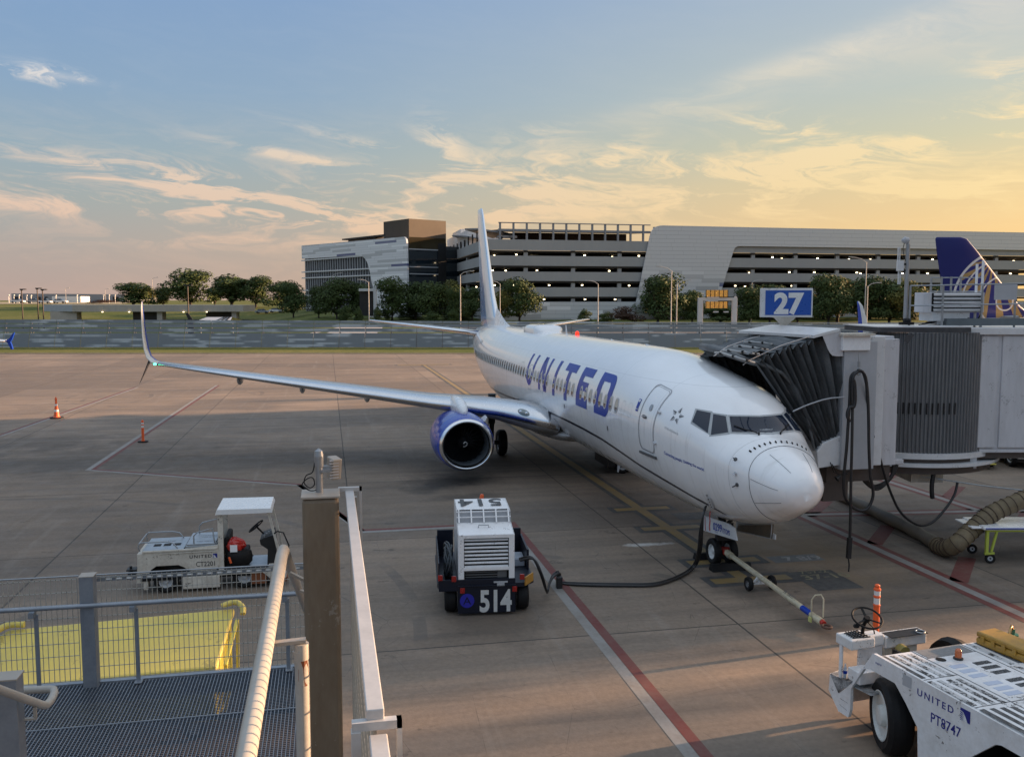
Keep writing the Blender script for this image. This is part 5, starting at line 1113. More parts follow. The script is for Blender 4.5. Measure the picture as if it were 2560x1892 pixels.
for x_, y_ in ((0.1, 0), (0.1, 0.9), (2.3, 0), (2.3, 0.9)):
    mb = MB(); mb.lathe([(-0.02, 0.06), (-0.025, 0.11), (0, 0.13), (0.025, 0.11), (0.02, 0.06)], (x_, y_, 0.13), (0.3, 1, 0), 20); mb.cyl((x_-0.0, y_-0.03, 0.13), (x_, y_+0.03, 0.13), 0.02); wo = mb.build('caster_wheel', BLACK, CT)
    mb = MB(); mb.lathe([(-0.021, 0.062), (-0.015, 0.02), (0.015, 0.02), (0.021, 0.062)], (x_, y_, 0.13), (0.3, 1, 0), 16); mb.bar((x_+0.05, y_+0.03, 0.13), (x_, y_+0.03, 0.28), 0.03, 0.02); mb.build('caster_fork', GREY, wo)
mb = MB(); mb.box((1.2, 0.45, 0.93), (2.7, 1.1, 0.08)); mb.box((0.0-0.25, 0.45, 0.92), (0.3, 0.9, 0.05)); mb.build('cart_top', WHITE, CT, bevel=0.02)
mb = MB(); mb.box((0.4, -0.104, 0.93), (1.0, 0.006, 0.03)); mb.build('cart_stripe', BLUE, CT)
# ================================================================ ramp equipment
def wheel_local(par, c, r_, w_, axis=(0, 1, 0), rim=None, n=28, tname='tyre', rname='wheel_rim', rk=0.56, out=False):
    hw = w_/2; mb = MB(); mb.lathe([(-hw*0.7, r_*rk), (-hw*0.95, r_*0.72), (-hw, r_*0.86), (-hw*0.72, r_*0.975), (-hw*0.2, r_), (hw*0.2, r_), (hw*0.72, r_*0.975), (hw, r_*0.86), (hw*0.95, r_*0.72), (hw*0.7, r_*rk)], c, axis, n)
    ty = mb.build(tname, BLACK, par)
    mb = MB()
    for s in (-1, 1): mb.lathe([(s*hw*0.93, r_*(rk+0.03)), (s*hw*0.96, r_*rk), (s*hw*0.72, r_*(rk-0.06)), (s*hw*0.60, r_*0.30), (s*hw*1.02, r_*0.26), (s*hw*1.08, r_*0.18), (s*hw*1.08, 0.0)] if out else [(s*hw*0.72, r_*(rk+0.01)), (s*hw*0.66, r_*(rk-0.03)), (s*hw*0.25, r_*(rk-0.08)), (s*hw*0.15, r_*0.26), (s*hw*0.50, r_*0.22), (s*hw*0.52, r_*0.12), (s*hw*0.40, 0.0)], c, axis, 24)
    x, y, d = basis(V(axis))
    for k in range(8):
        a = 2*math.pi*k/8
        for s in (-1, 1):
            q = V(c)+d*(s*hw*0.17)+(x*math.cos(a)+y*math.sin(a))*r_*0.34; mb.cyl(q, q+d*s*0.02, r_*0.03, n=6)
    mb.build(rname, rim or GREY, ty); return ty
# ---------------- ground power unit 514
GP = thing('ground_power_unit', 'white louvred ground power unit numbered 514 on a dark trailer', 'generator', (1.6, 6.55, 0), R(-5.5))
WP = M('gpu_white', (0.82, 0.82, 0.83), 0.32, dirt=0.28, dscale=3, coat=0.3, chip=0.6, dcol=(0.5, 0.47, 0.43))
mb = MB(); W_ = 0.605
prof = [(0.0, 1.76), (0.75, 1.86), (0.75, 1.86), (0.95, 2.08), (1.95, 2.10), (1.95, 0.72), (0.0, 0.72)]
# side panels, top and slopes as one shell open at the rear face
def gx(x, y, z): return V((x, y, z))
for s in (-1, 1):
    P = [(0.0, 0.72), (0.0, 1.75), (0.72, 1.84), (0.95, 2.08), (1.95, 2.10), (1.95, 0.72)]
    mb.prism(P, (0, s*W_-(0.02 if s > 0 else -0.0), 0), (1, 0, 0), (0, 0, 1), (0, 0.02, 0))
for (x0, z0), (x1, z1) in (((0.0, 1.75), (0.72, 1.84)), ((0.95, 2.08), (1.95, 2.10)), ((1.95, 2.10), (1.95, 0.72))): mb.quad((x0, -W_+0.001, z0), (x0, W_-0.001, z0), (x1, W_-0.001, z1), (x1, -W_+0.001, z1))
mb.build('housing', WP, GP, fix=False)
mb = MB(); mb.box((-0.012, 0, 1.72), (0.03, 1.20, 0.08)); mb.box((-0.012, 0.54, 1.2), (0.03, 0.12, 0.96)); mb.box((-0.012, -0.54, 1.2), (0.03, 0.12, 0.96)); mb.box((-0.012, 0, 1.015), (0.03, 0.96, 0.07)); mb.build('grille_frame', WP, GP, bevel=0.006)
mb = MB()
for k in range(8): mb.box((0.02, 0, 1.635-k*0.082), (0.045, 0.94, 0.018), rot=Matrix.Rotation(R(-35), 3, 'Y'))
mb.build('grille_louvre', WP, GP)
mb = MB()
for k in range(3): mb.box((0.06, 0.10, 0.93-k*0.055), (0.03, 0.70, 0.02))
mb.box((0.06, -0.34, 0.88), (0.03, 0.2, 0.16)); mb.build('lower_grille', M('grille_grey', (0.12, 0.125, 0.13), 0.5), GP)
mb = MB(); mb.b2((0.07, -0.58, 0.73), (1.9, 0.58, 1.72)); mb.build('engine_core', BLACK, GP)
# roof step with guard bars
mb = MB(); mb.quad((0.72, -W_+0.002, 1.84), (0.72, W_-0.002, 1.84), (0.93, W_-0.002, 2.06), (0.93, -W_+0.002, 2.06)); mb.build('step_recess_face', M('step_recess_grey', (0.30, 0.31, 0.33), 0.5), GP, fix=False)  # flat step face, darkened in colour to read as a shaded recess
mb = MB()
for k in range(5): y_ = -0.55+k*0.275; mb.bar((0.64, y_, 1.86), (0.88, y_, 2.10), 0.03, 0.03)
for f in (0.3, 0.75): mb.bar((0.66+0.24*f, -0.6, 1.90+0.21*f), (0.66+0.24*f, 0.6, 1.90+0.21*f), 0.02, 0.02)
mb.build('roof_guard', WP, GP)
mb = MB(); mb.tube([V((0.42, -0.08, 1.80)), V((0.40, -0.08, 1.86)), V((0.40, 0.14, 1.86)), V((0.42, 0.14, 1.80))], 0.012, 6); mb.build('lid_handle', GALV, GP)
NUM = M('charcoal_numerals', (0.035, 0.037, 0.04), 0.5, dirt=0.2)
g = text_geo('514', 0.50, 0.02, 1.0, 'CENTER'); mb = MB(); mb.geo(g, (1.88, 0.02, 2.106), (0, 1, 0), (-1.35, 0, 0.0)); mb.build('roof_numerals', NUM, GP, fix=False)
# trailer deck
deck = [(-0.02, 1.02), (-0.02, -0.80), (0.25, -1.05), (2.3, -1.05), (2.5, -0.8), (2.5, 0.8), (2.3, 1.05), (0.1, 1.05)]
mb = MB(); mb.prism(deck, (0, 0, 0.60), (1, 0, 0), (0, 1, 0), (0, 0, 0.09))
mb.b2((0.0, 1.0, 0.69), (2.3, 1.03, 1.16)); mb.b2((2.25, 0.62, 0.69), (2.3, 1.0, 1.3)); mb.b2((0.9, -1.03, 0.69), (2.3, -0.98, 1.15)); mb.b2((2.25, -1.0, 0.69), (2.3, -0.62, 1.3)); mb.b2((-0.04, -0.62, 0.55), (0.02, 1.02, 0.80))
mb.build('trailer_deck', NAVY, GP, bevel=0.01)
mb = MB(); mb.box((-0.02, 0.0, 0.34), (0.05, 1.24, 0.56)); mb.bar((-0.04, -0.62, 0.66), (-0.04, 0.62, 0.66), 0.08, 0.03); mb.build('rear_apron_plate', NAVY, GP, bevel=0.006)
mb = MB(); mb.geo(text_geo('514', 0.47, 0.035, 0.72, 'LEFT'), (-0.052, 0.16, 0.10), (0, -1, 0), (0, 0, 1)); mb.build('plate_numerals', M('dirty_white_numerals', (0.62, 0.62, 0.60), 0.5, dirt=0.35, dscale=10), GP, fix=False)
mb = MB(); mb.add([V((-0.05, 0.42+0.155*math.cos(a), 0.34+0.155*math.sin(a))) for a in [2*math.pi*k/24 for k in range(24)]], [tuple(range(24))]); rd = mb.build('round_emblem', M('emblem_blue', (0.02, 0.02, 0.32), 0.4), GP, fix=False)
mb = MB(); mb.geo(text_geo('A', 0.17, 0.0, 1.1, 'CENTER'), (-0.054, 0.42, 0.26), (0, -1, 0), (0, 0, 1)); mb.build('emblem_letter', NAVY, rd, fix=False)
mb = MB()
for y_, z_ in ((0.99, 0.86), (0.70, 0.83), (-0.76, 0.83), (0.52, 0.57), (-0.60, 0.57)): mb.box((-0.06, y_, z_), (0.03, 0.10, 0.12))
build_split(mb, 'tail_light', M('red_lens', (0.30, 0.008, 0.006), 0.25, coat=0.6), GP, bevel=0.006)
mb = MB(); mb.prism([(0, 0.62), (0.0, 0.80), (0.30, 0.84), (0.30, 0.66)], (-0.03, -0.84, 0), (0.75, -0.66, 0), (0, 0, 1), (0.02, 0.02, 0)); mb.build('amber_marker', M('amber_strip', (0.42, 0.22, 0.04), 0.4), GP)
mb = MB(); mb.box((-0.05, -0.30, 0.73), (0.03, 0.30, 0.03)); mb.box((-0.06, -0.30, 0.68), (0.04, 0.16, 0.06)); mb.build('rear_coupling', GREY, GP)
for x_, y_ in ((0.35, 0.76), (0.35, -0.80), (2.0, 0.76), (2.0, -0.80)): wheel_local(GP, (x_, y_, 0.31), 0.31, 0.26, rim=GREY, n=24)
mb = MB()
for r0 in range(14):
    pts = [V((0.55+0.42*math.cos(a)*(0.6+0.04*r0)+0.05*math.sin(r0), 0.80+0.10*math.sin(2*a+r0)*0.6+0.03*math.cos(r0*2), 1.0+0.34*math.sin(a)*(0.7+0.03*r0)+0.02*r0*0.3)) for a in [2*math.pi*k/20 for k in range(20)]]
    mb.tube(pts, 0.017, 6, closed=True)
mb.build('coiled_cable', M('slate_cable', (0.035, 0.045, 0.055), 0.45), GP)
mb = MB(); mb.b2((1.15, -0.96, 0.70), (1.75, -0.64, 0.86)); mb.b2((1.2, -0.9, 0.862), (1.7, -0.70, 0.87)); mb.build('side_tray', M('pale_blue_grey_tray', (0.36, 0.42, 0.50), 0.4), GP, bevel=0.01)
# power lead from the unit to the nose
pw = [V((2.6, 5.62, 0.95)), V((2.45, 5.50, 1.0)), V((2.1, 5.33, 0.75)), V((1.9, 5.20, 0.35)), V((1.95, 5.05, 0.2)), V((2.1, 4.85, 0.30)), V((2.25, 4.6, 0.32)), V((2.35, 4.4, 0.10)), V((2.6, 4.2, 0.05))]
g0 = lambda x, y, z=0.04: G(x, y, z)
LD = thing('power_lead', 'heavy black power lead running from the numbered generator across the apron to the airliner nose', 'cable', (3.0, 3.5, 0))
for k, (o, z_) in enumerate(((0.0, 0.0), (0.05, 0.02), (-0.05, 0.0))):
    pts = [V((2.35, 5.66, 0.93)), V((2.1, 5.42, 1.02)), V((1.95, 5.27, 0.72)), V((2.1, 5.12, 0.30)), V((2.5, 4.98, 0.12)), V((2.8, 4.85, 0.22)), V((2.95, 4.72, 0.33)), g0(1398, 1432, 0.30), g0(1398, 1455), g0(1450, 1460), g0(1560, 1462), g0(1640, 1460), g0(1700, 1440), g0(1735, 1415, 0.10)]
    pts += [YP(1748, 1380, 1.05+o), YP(1753, 1330, 1.15), YP(1758, 1290, 1.20), onfus(1768, 1262, 0.06)]
    pts = [p+V((o*(1 if i < len(pts)-2 else 0.1), o*0.3*math.sin(i), z_)) for i, p in enumerate(pts)]
    mb = MB(); mb.tube(smooth(pts, 7), 0.023, 8); mb.build('lead_strand', CB, LD, W=True)
mb = MB(); p = g0(1398, 1455, 0.14); mb.box(p, (0.14, 0.14, 0.28)); mb.build('lead_coupler', CB, LD, W=True, bevel=0.02)
# ---------------- tow bar
TB = thing('tow_bar', 'cream tow bar on two small wheels reaching from the nose gear', 'tow bar', (1.5, 0, 0))
TC = M('worn_cream_tube', (0.62, 0.56, 0.40), 0.45, dirt=0.55, dscale=5, dcol=(0.22, 0.16, 0.10))
h0 = V((3.55, 0.04, 0.40)); h1 = V((-0.62, 0.02, 0.20))
mb = MB(); mb.tube([h0, h0.lerp(h1, 0.5), h1], 0.062, 14); mb.cyl(h0+V((0.12, 0, 0.01)), h0-V((0.12, 0, 0.01)), 0.085, n=14); mb.cyl(h1+V((0.1, 0, 0)), h1-V((0.12, 0, 0.005)), 0.075, n=14); mb.build('tow_bar_tube', TC, TB, W=True)
mb = MB(); mb.bar(h0+V((0.1, 0, 0)), h0+V((0.42, 0, 0.03)), 0.16, 0.10); mb.cyl(h0+V((0.40, -0.18, 0.03)), h0+V((0.40, 0.18, 0.03)), 0.045); mb.cyl(h1-V((0.12, 0, 0.0)), h1-V((0.20, 0, 0.01)), 0.055); build_split(mb, 'tow_head', RED, TB, W=True)
mb = MB(); c = h1-V((0.30, 0, 0.03)); mb.tube([c+V((0.10*math.cos(a), 0.085*math.sin(a), 0)) for a in [2*math.pi*k/14 for k in range(14)]], 0.028, 8, closed=True); mb.build('tow_eye', M('rusty_steel', (0.12, 0.06, 0.04), 0.7, dirt=0.5), TB, W=True)
mb = MB(); mb.bar((-0.18, 0.0, 0.224), (-0.47, 0.0, 0.217), 0.09, 0.09); mb.build('blue_band', BLUE, TB, W=True) if False else None
d_ = (h1-h0).normalized(); mb = MB(); mb.cyl(h0.lerp(h1, 0.845), h0.lerp(h1, 0.93), 0.0635, n=14, caps=False); mb.build('blue_band', BLUE, TB, W=True)
mb = MB(); q = h0.lerp(h1, 0.955)
mb.tube([q+V((0.0, 0.06, 0.02)), q+V((0, 0.06, 0.36)), q+V((-0.03, 0.0, 0.46)), q+V((-0.08, -0.10, 0.48)), q+V((-0.13, -0.13, 0.40)), q+V((-0.13, -0.13, 0.02))], 0.016, 8); mb.build('lifting_handle', TC, TB, W=True)
mb = MB(); q = h0.lerp(h1, 0.385)
mb.prism([(-0.16, 0.06), (0.10, 0.06), (0.05, -0.16), (-0.05, -0.16)], q, (1, 0, 0), (0, 0, 1), (0, 0.02, 0)); mb.bar((q.x, -0.30, 0.17), (q.x, 0.32, 0.17), 0.05, 0.05); mb.bar(q+V((0, 0.02, 0)), (q.x, 0.20, 0.17), 0.05, 0.04); mb.bar(q, (q.x, -0.2, 0.17), 0.05, 0.04); mb.build('axle_bracket', VWHITE, TB, W=True)
for y_ in (0.30, -0.28):
    mb = MB(); mb.lathe([(-0.04, 0.08), (-0.05, 0.15), (0, 0.17), (0.05, 0.15), (0.04, 0.08)], (q.x, y_, 0.17), (0, 1, 0), 22); wo = mb.build('small_wheel', BLACK, TB, W=True)
    mb = MB(); mb.lathe([(-0.041, 0.085), (-0.01, 0.05), (-0.03, 0.0)], (q.x, y_, 0.17), (0, 1, 0), 14); mb.lathe([(0.041, 0.085), (0.01, 0.05), (0.03, 0.0)], (q.x, y_, 0.17), (0, 1, 0), 14); mb.build('small_hub', DGREY, wo, W=True)
mb = MB(); mb.geo(text_geo('FR 1085571', 0.075, 0.006, 1.0), h0.lerp(h1, 0.66)+V((0, 0.03, 0.057)), d_, V((0, 0.82, 0.4)).normalized()*-1 if False else V((0.0, -0.75, 0.66)).normalized()*1.0); mb.build('bar_lettering', DGREY, TB, W=True, fix=False)
mb = MB(); q = h0.lerp(h1, 0.96); mb.box(q+V((0.0, 0.10, -0.05)), (0.10, 0.03, 0.10)); mb.build('tag_plate', M('faded_lime_tag', (0.55, 0.55, 0.2), 0.5), TB, W=True)
# ---------------- delineators and cones
def delin(name, loc, label, h=1.06, r=0.055, group='orange delineator posts'):
    T = thing(name, label, 'traffic post', loc, 0.3, group)
    mb = MB(); pr = [(0.0, r*1.25), (0.08, r*1.15), (0.10, r), (h*0.60, r), (h*0.61, r*1.12), (h*0.63, r*1.12), (h*0.64, r*0.95), (h*0.76, r*0.95), (h*0.77, r*1.12), (h*0.79, r*1.12), (h*0.80, r*0.95), (h*0.89, r*0.95), (h*0.90, r*1.15), (h*0.925, r*1.1), (h*0.94, r*0.7), (h*0.98, r*0.85), (h, r*0.55), (h*1.005, 0)]
    mb.lathe(pr, (0, 0, 0.04), (0, 0, 1), 18); p = mb.build('post_body', ORANGE, T)
    mb = MB()
    for a, b in ((0.645, 0.755), (0.805, 0.885)): mb.lathe([(h*a, r*0.975), (h*b, r*0.975)], (0, 0, 0.04), (0, 0, 1), 18)
    mb.build('reflective_band', REFL, p)
    mb = MB(); mb.prism(arc(0, 0, 0.24, 0, 360, 8)[:-1], (0, 0, 0.002), (1, 0, 0), (0, 1, 0), (0, 0, 0.05)); mb.build('rubber_base', BLACK, T, bevel=0.008)
    return T
delin('delineator_post', (28.13, 18.5, 0), 'orange delineator post on a black base beside the white stand corner line', 1.02, 0.06)
delin('delineator_post', (-1.39, -0.77, 0), 'tall orange delineator post standing behind the white pushback tractor', 1.10, 0.062)
CN = thing('traffic_cone', 'orange traffic cone with two white bands on the far sunlit apron at left', 'traffic cone', (38.4, 25.1, 0))
mb = MB(); mb.lathe([(0.05, 0.20), (0.12, 0.15), (0.85, 0.06), (1.05, 0.05), (1.07, 0.075), (1.12, 0.07), (1.13, 0.04), (1.22, 0.035), (1.22, 0)], (0, 0, 0), (0, 0, 1), 20); p = mb.build('cone_body', ORANGE, CN)
mb = MB()
for a, b in ((0.38, 0.50), (0.72, 0.82)): mb.lathe([(a, 0.155-0.123*(a-0.12)+0.004), (b, 0.155-0.123*(b-0.12)+0.004)], (0, 0, 0), (0, 0, 1), 20)
mb.build('reflective_band', REFL, p)
mb = MB(); mb.prism(arc(0, 0, 0.38, 0, 360, 8)[:-1], (0, 0, 0.002), (1, 0, 0), (0, 1, 0), (0, 0, 0.06)); mb.build('rubber_base', BLACK, CN)
C2 = thing('traffic_cone', 'orange cone leaning behind the roof of generator 514', 'traffic cone', (4.45, 6.35, 0))
mb = MB(); mb.box((0, 0, 0.93), (0.5, 0.5, 0.05)); mb.build('cone_shelf', BLACK, C2) if False else None
mb = MB(); ax = V((0.02, -0.10, 1)).normalized(); mb.lathe([(1.0, 0.16), (1.06, 0.13), (1.95, 0.05), (2.0, 0.04), (2.01, 0)], (0, 0, 0), ax, 18); mb.build('cone_body', ORANGE, C2)
mb = MB(); mb.lathe([(1.25, 0.117), (1.40, 0.103)], (0, 0, 0), ax, 18); mb.build('reflective_band', REFL, C2)
mb = MB(); mb.bar((0, 0, 0.0), (0, 0, 1.0), 0.3, 0.3); mb.build('cone_stand', DARK, C2)
mb = MB(); mb.lathe([(-0.11, 0.12), (-0.13, 0.22), (-0.08, 0.30), (0.08, 0.30), (0.13, 0.22), (0.11, 0.12)], (4.45, 5.95, 1.70), (0.1, 0, 1), 24); mb.lathe([(-0.12, 0.15), (0, 0.05), (0, 0.0)], (4.45, 5.95, 1.70), (0.1, 0, 1), 14); mb.bar((4.45, 5.95, 0.0), (4.45, 5.95, 1.62), 0.1, 0.1)
tag(mb.build('spare_tyre', BLACK), 'black spare tyre just behind the roof of generator 514', 'tyre')
# ---------------- baggage tractor CT2201: faces -Y, near side is X=4.45; local x = along travel (toward -Y), local y = away from camera (+X)
BT = thing('baggage_tractor', 'cream baggage tractor lettered CT2201 with a white canopy, parked beyond the mesh fence', 'baggage tractor', (4.45, 14.15, 0), R(-90))
BW = 1.15
mb = MB()                                            # rear body with wheel arch cut on both sides
bodyP = [(0.0, 0.50), (0.02, 0.92), (0.15, 0.98), (1.0, 1.02), (1.78, 1.08), (1.80, 0.62), (1.72, 0.50), (1.15, 0.50), (1.02, 0.60), (0.90, 0.66), (0.42, 0.66), (0.30, 0.58), (0.26, 0.50)]
mb.prism(bodyP, (0, 0, 0), (1, 0, 0), (0, 0, 1), (0, 0.04, 0)); mb.prism(bodyP, (0, BW-0.04, 0), (1, 0, 0), (0, 0, 1), (0, 0.04, 0))
mb.b2((0.0, 0.04, 0.50), (0.04, BW-0.04, 0.95)); mb.b2((1.74, 0.04, 0.5), (1.78, BW-0.04, 1.05)); mb.b2((0.04, 0.04, 0.93), (1.74, BW-0.04, 0.96))
mb.b2((0.12, -0.03, 0.985), (1.76, 0.0, 1.03)); mb.b2((0.48, -0.02, 0.93), (1.76, 0.0, 0.955))
mb.b2((1.76, 0, 0.36), (2.75, BW, 0.46)); mb.b2((0.98, 0.0, 0.08), (1.80, 0.35, 0.36)); mb.b2((0.98, BW-0.35, 0.12), (1.80, BW, 0.42)); mb.b2((-0.03, 0.1, 0.25), (0.1, BW-0.1, 0.5)); mb.box((0.16, 0.2, 0.24), (0.10, 0.25, 0.30))
mb.b2((2.9, 0.0, 0.22), (3.28, BW, 0.52)); mb.prism([(2.72, 0.42), (2.95, 0.22), (3.3, 0.22), (3.3, 0.34), (3.0, 0.46)], (0, -0.02, 0), (1, 0, 0), (0, 0, 1), (0, BW+0.04, 0))
mb.build('body', CREAM, BT, bevel=0.012)
mb = MB(); mb.b2((0.06, 0.06, 0.30), (2.9, BW-0.06, 0.49)); mb.build('chassis', BLACK, BT)
mb = MB(); mb.geo(text_geo('UNITED', 0.075, 0.010, 1.15, spacing=1.25), (1.14, -0.004, 0.80), (1, 0, 0), (0, 0, 1)); mb.geo(text_geo('CT2201', 0.115, 0.004, 0.86), (1.28, -0.004, 0.60), (1, 0, 0), (0, 0, 1)); mb.build('fleet_lettering', NAVY, BT, fix=False)
def globe_logo(par, o, U, W, s, name='globe_emblem'):
    mb = MB(); o, U, W = V(o), V(U), V(W); mb.quad(o, o+U*s, o+U*s+W*s, o+W*s, mi=0)
    nrm = U.cross(W).normalized()*0.002
    if nrm.dot(CAM-o) < 0 and False: nrm = -nrm
    for k in range(5):
        y0 = s*(0.02+0.16*k)
        A = [(0.0, y0+s*0.10), (s*0.35, y0+s*0.06-k*s*0.02), (s*0.62+k*s*0.05, max(0, s*0.0))]
        a_ = [(0, y0+s*0.115), (s*(0.18+0.03*k), y0+s*(0.10-0.012*k)), (s*(0.34+0.05*k), y0*0.55+s*0.06), (s*(0.42+0.085*k), 0.01*s)]
        b_ = [(0, y0+s*0.055), (s*(0.15+0.03*k), y0+s*(0.045-0.012*k)), (s*(0.28+0.05*k), y0*0.5+s*0.02), (s*(0.34+0.085*k), 0.01*s)]
        for i in range(3): mb.add([o+nrm+U*x+W*y for x, y in (a_[i], a_[i+1], b_[i+1], b_[i])], [(0, 1, 2, 3)], 1)
    return mb.build(name, [STRIPE2, WHITE], par, fix=False)
STRIPE2 = M('emblem_navy', (0.012, 0.02, 0.22), 0.4)
globe_logo(BT, (1.68-0.02, -0.004, 0.785), (1, 0, 0), (0, 0, 1), 0.10)
for x_, w_ in ((0.60, 0.2), (2.35, 0.2)):
    for y_ in (0.14, BW-0.14): wheel_local(BT, (x_, y_, 0.27), 0.27, w_, rim=GREY, n=22)
mb = MB(); mb.b2((1.78, 0.02, 0.46), (1.90, 0.10, 1.80)); mb.b2((1.78, BW-0.10, 0.46), (1.90, BW-0.02, 1.80))
for y_ in (0.06, BW-0.06): mb.bar((3.12, y_, 0.92), (2.92, y_, 1.80), 0.055, 0.055); mb.bar((3.12, y_, 0.92), (3.2, y_, 0.3), 0.055, 0.05)
build_split(mb, 'canopy_post', CREAM, BT)
mb = MB(); mb.prism([(1.74, 1.80), (3.02, 1.80), (2.98, 1.90), (1.78, 1.92)], (0, -0.06, 0), (1, 0, 0), (0, 0, 1), (0, BW+0.12, 0)); mb.build('canopy_roof', WHITE, BT, bevel=0.015)
TREAD = M('tread_plate', (0.42, 0.46, 0.50), 0.35, metal=0.6, dirt=0.4, dscale=9)
mb = MB(); mb.b2((1.08, 0.05, 1.08), (1.72, BW-0.05, 1.12)); mb.b2((1.06, 0.03, 1.02), (1.74, BW-0.03, 1.08)); mb.b2((0.12, 0.02, 1.0), (1.02, BW-0.02, 1.03)); mb.build('deck_plate', TREAD, BT, bevel=0.006)
mb = MB()
for k in range(3):
    mb.b2((0.30+0.22*k, 0.35, 1.0301), (0.46+0.22*k, 0.55, 1.034))
build_split(mb, 'deck_opening', BLACK, BT)
mb = MB(); mb.geo(text_geo('WARNING', 0.06, 0.01, 1.1), (1.30, 0.75, 1.124), (1, 0, 0), (0, 1, 0)); mb.geo(text_geo('NO STEP', 0.06, 0.01, 1.1), (1.34, 0.60, 1.124), (1, 0, 0), (0, 1, 0)); mb.geo(text_geo('NO RIDING', 0.06, 0.01, 1.1), (1.28, 0.22, 1.124), (1, 0, 0), (0, 1, 0)); mb.geo(text_geo('NO STEP', 0.06, 0.01, 1.1), (0.38, 0.75, 1.035), (1, 0, 0), (0, 1, 0)); mb.build('deck_lettering', DGREY, BT, fix=False)
mb = MB()
for y_ in (0.08, BW-0.12):
    mb.tube([V((0.06, y_, 1.0)), V((0.02, y_, 1.12)), V((0.08, y_, 1.20)), V((0.62, y_, 1.20)), V((0.78, y_, 1.16)), V((0.88, y_, 1.03))], 0.016, 8)
    mb.tube([V((1.24, y_, 1.10)), V((1.24, y_, 1.30)), V((1.32, y_, 1.38)), V((1.66, y_, 1.46)), V((1.70, y_, 1.10))], 0.016, 8)
mb.tube([V((0.04, 0.08, 1.17)), V((0.04, BW-0.12, 1.17))], 0.016, 8); mb.build('guard_rail', GALV, BT)
mb = MB(); mb.b2((1.92, 0.12, 0.46), (2.42, BW-0.12, 0.80)); mb.b2((1.90, 0.12, 0.8), (2.02, BW-0.12, 1.22)); mb.build('seat', BLACK, BT, bevel=0.05)
mb = MB(); mb.prism([(2.86, 0.46), (3.12, 0.46), (3.02, 1.20), (2.70, 1.10), (2.72, 0.98), (2.88, 0.86)], (0, 0.2, 0), (1, 0, 0), (0, 0, 1), (0, BW-0.4, 0)); mb.build('dashboard', DARK, BT, bevel=0.02)
mb = MB(); ax = V((-0.62, 0, 0.78)).normalized(); x_, y_, _ = basis(ax); c = V((2.60, 0.5, 1.36))
mb.tube([c+(x_*math.cos(a)+y_*math.sin(a))*0.20 for a in [2*math.pi*k/24 for k in range(24)]], 0.016, 8, closed=True)
for a in (0.3, 2.4, 4.5): mb.bar(c, c+(x_*math.cos(a)+y_*math.sin(a))*0.2, 0.03, 0.012)
mb.tube([c, V((2.78, 0.5, 1.16))], 0.022, 8); mb.build('steering_wheel', BLACK, BT)
mb = MB()
for k in range(4): mb.box((2.80+0.05*k, 0.30+0.08*k, 1.16+0.015*k), (0.03, 0.05, 0.07))
build_split(mb, 'switch', GALV, BT)
mb = MB(); mb.tube([V((3.05, 0.03, 1.28)), V((3.12, -0.02, 1.34)), V((3.26, -0.02, 1.30)), V((3.38, -0.02, 0.98)), V((3.34, -0.02, 0.90)), V((3.18, 0.0, 0.86))], 0.018, 8); mb.build('grab_handle', DARK, BT)
mb = MB(); mb.b2((2.45, 0.1, 0.462), (2.86, BW-0.1, 0.50)); mb.build('floor_plate', TREAD, BT)
mb = MB(); mb.b2((-0.30, 0.45, 0.30), (-0.02, 0.60, 0.42)); mb.cyl((-0.24, 0.52, 0.22), (-0.24, 0.52, 0.55), 0.03); mb.b2((-0.32, 0.4, 0.46), (-0.1, 0.65, 0.49)); mb.build('rear_hitch', DARK, BT)
mb = MB(); mb.prism([(2.95, 0.10), (3.3, 0.10), (3.34, 0.22), (2.9, 0.22)], (0, 0.05, 0), (1, 0, 0), (0, 0, 1), (0, BW-0.1, 0)); mb.b2((2.5, 0.02, 0.10), (2.85, 0.25, 0.40)); mb.build('front_skid', M('rust_orange_paint', (0.22, 0.07, 0.025), 0.6, dirt=0.5), BT)
# red bag and black rucksack on its seat
mb = MB(); random.seed(3); rws = []
for i in range(7):
    zz_ = 0.90+0.30*i/6; k = [0.16, 0.19, 0.20, 0.18, 0.17, 0.12, 0.05][i]; rws.append([V((4.62+k*math.sin(a)*0.9+0.02*random.uniform(-1, 1), 12.04-0.05+k*1.1*math.cos(a)+0.03*random.uniform(-1, 1), zz_+0.02*random.uniform(-1, 1))) for a in [2*math.pi*j/12 for j in range(12)]])
mb.loft(rws, smooth=False); bag = tag(mb.build('red_bag', M('red_plastic_bag', (0.50, 0.02, 0.012), 0.3, dirt=0.3, dscale=9, coat=0.5)), 'crumpled red plastic bag lying on the seat of the baggage tractor', 'bag')
mb = MB(); q = V((4.42, 12.02, 0.98)); mb.add([q+V((0, 0.08, -0.08)), q+V((0, -0.08, -0.08)), q+V((0.01, -0.08, 0.08)), q+V((0.01, 0.08, 0.09))], [(0, 1, 2, 3)]); mb.build('paper_label', WHITE, bag, W=True, fix=False)
mb = MB(); mb.loft([[V((4.62+0.22*k*math.sin(a), 11.92+0.30*k*math.cos(a), z_)) for a in [2*math.pi*j/14 for j in range(14)]] for z_, k in ((0.56, 0.8), (0.62, 1), (0.75, 1.02), (0.86, 0.95), (0.92, 0.6))]); rk = tag(mb.build('rucksack', BLACK, bevel=0), 'black rucksack under the red bag on the baggage tractor seat', 'bag')
mb = MB(); mb.cyl((4.36, 12.08, 0.66), (4.36, 12.12, 0.80), 0.025, n=8); mb.build('orange_pull', ORANGE, rk, W=True)
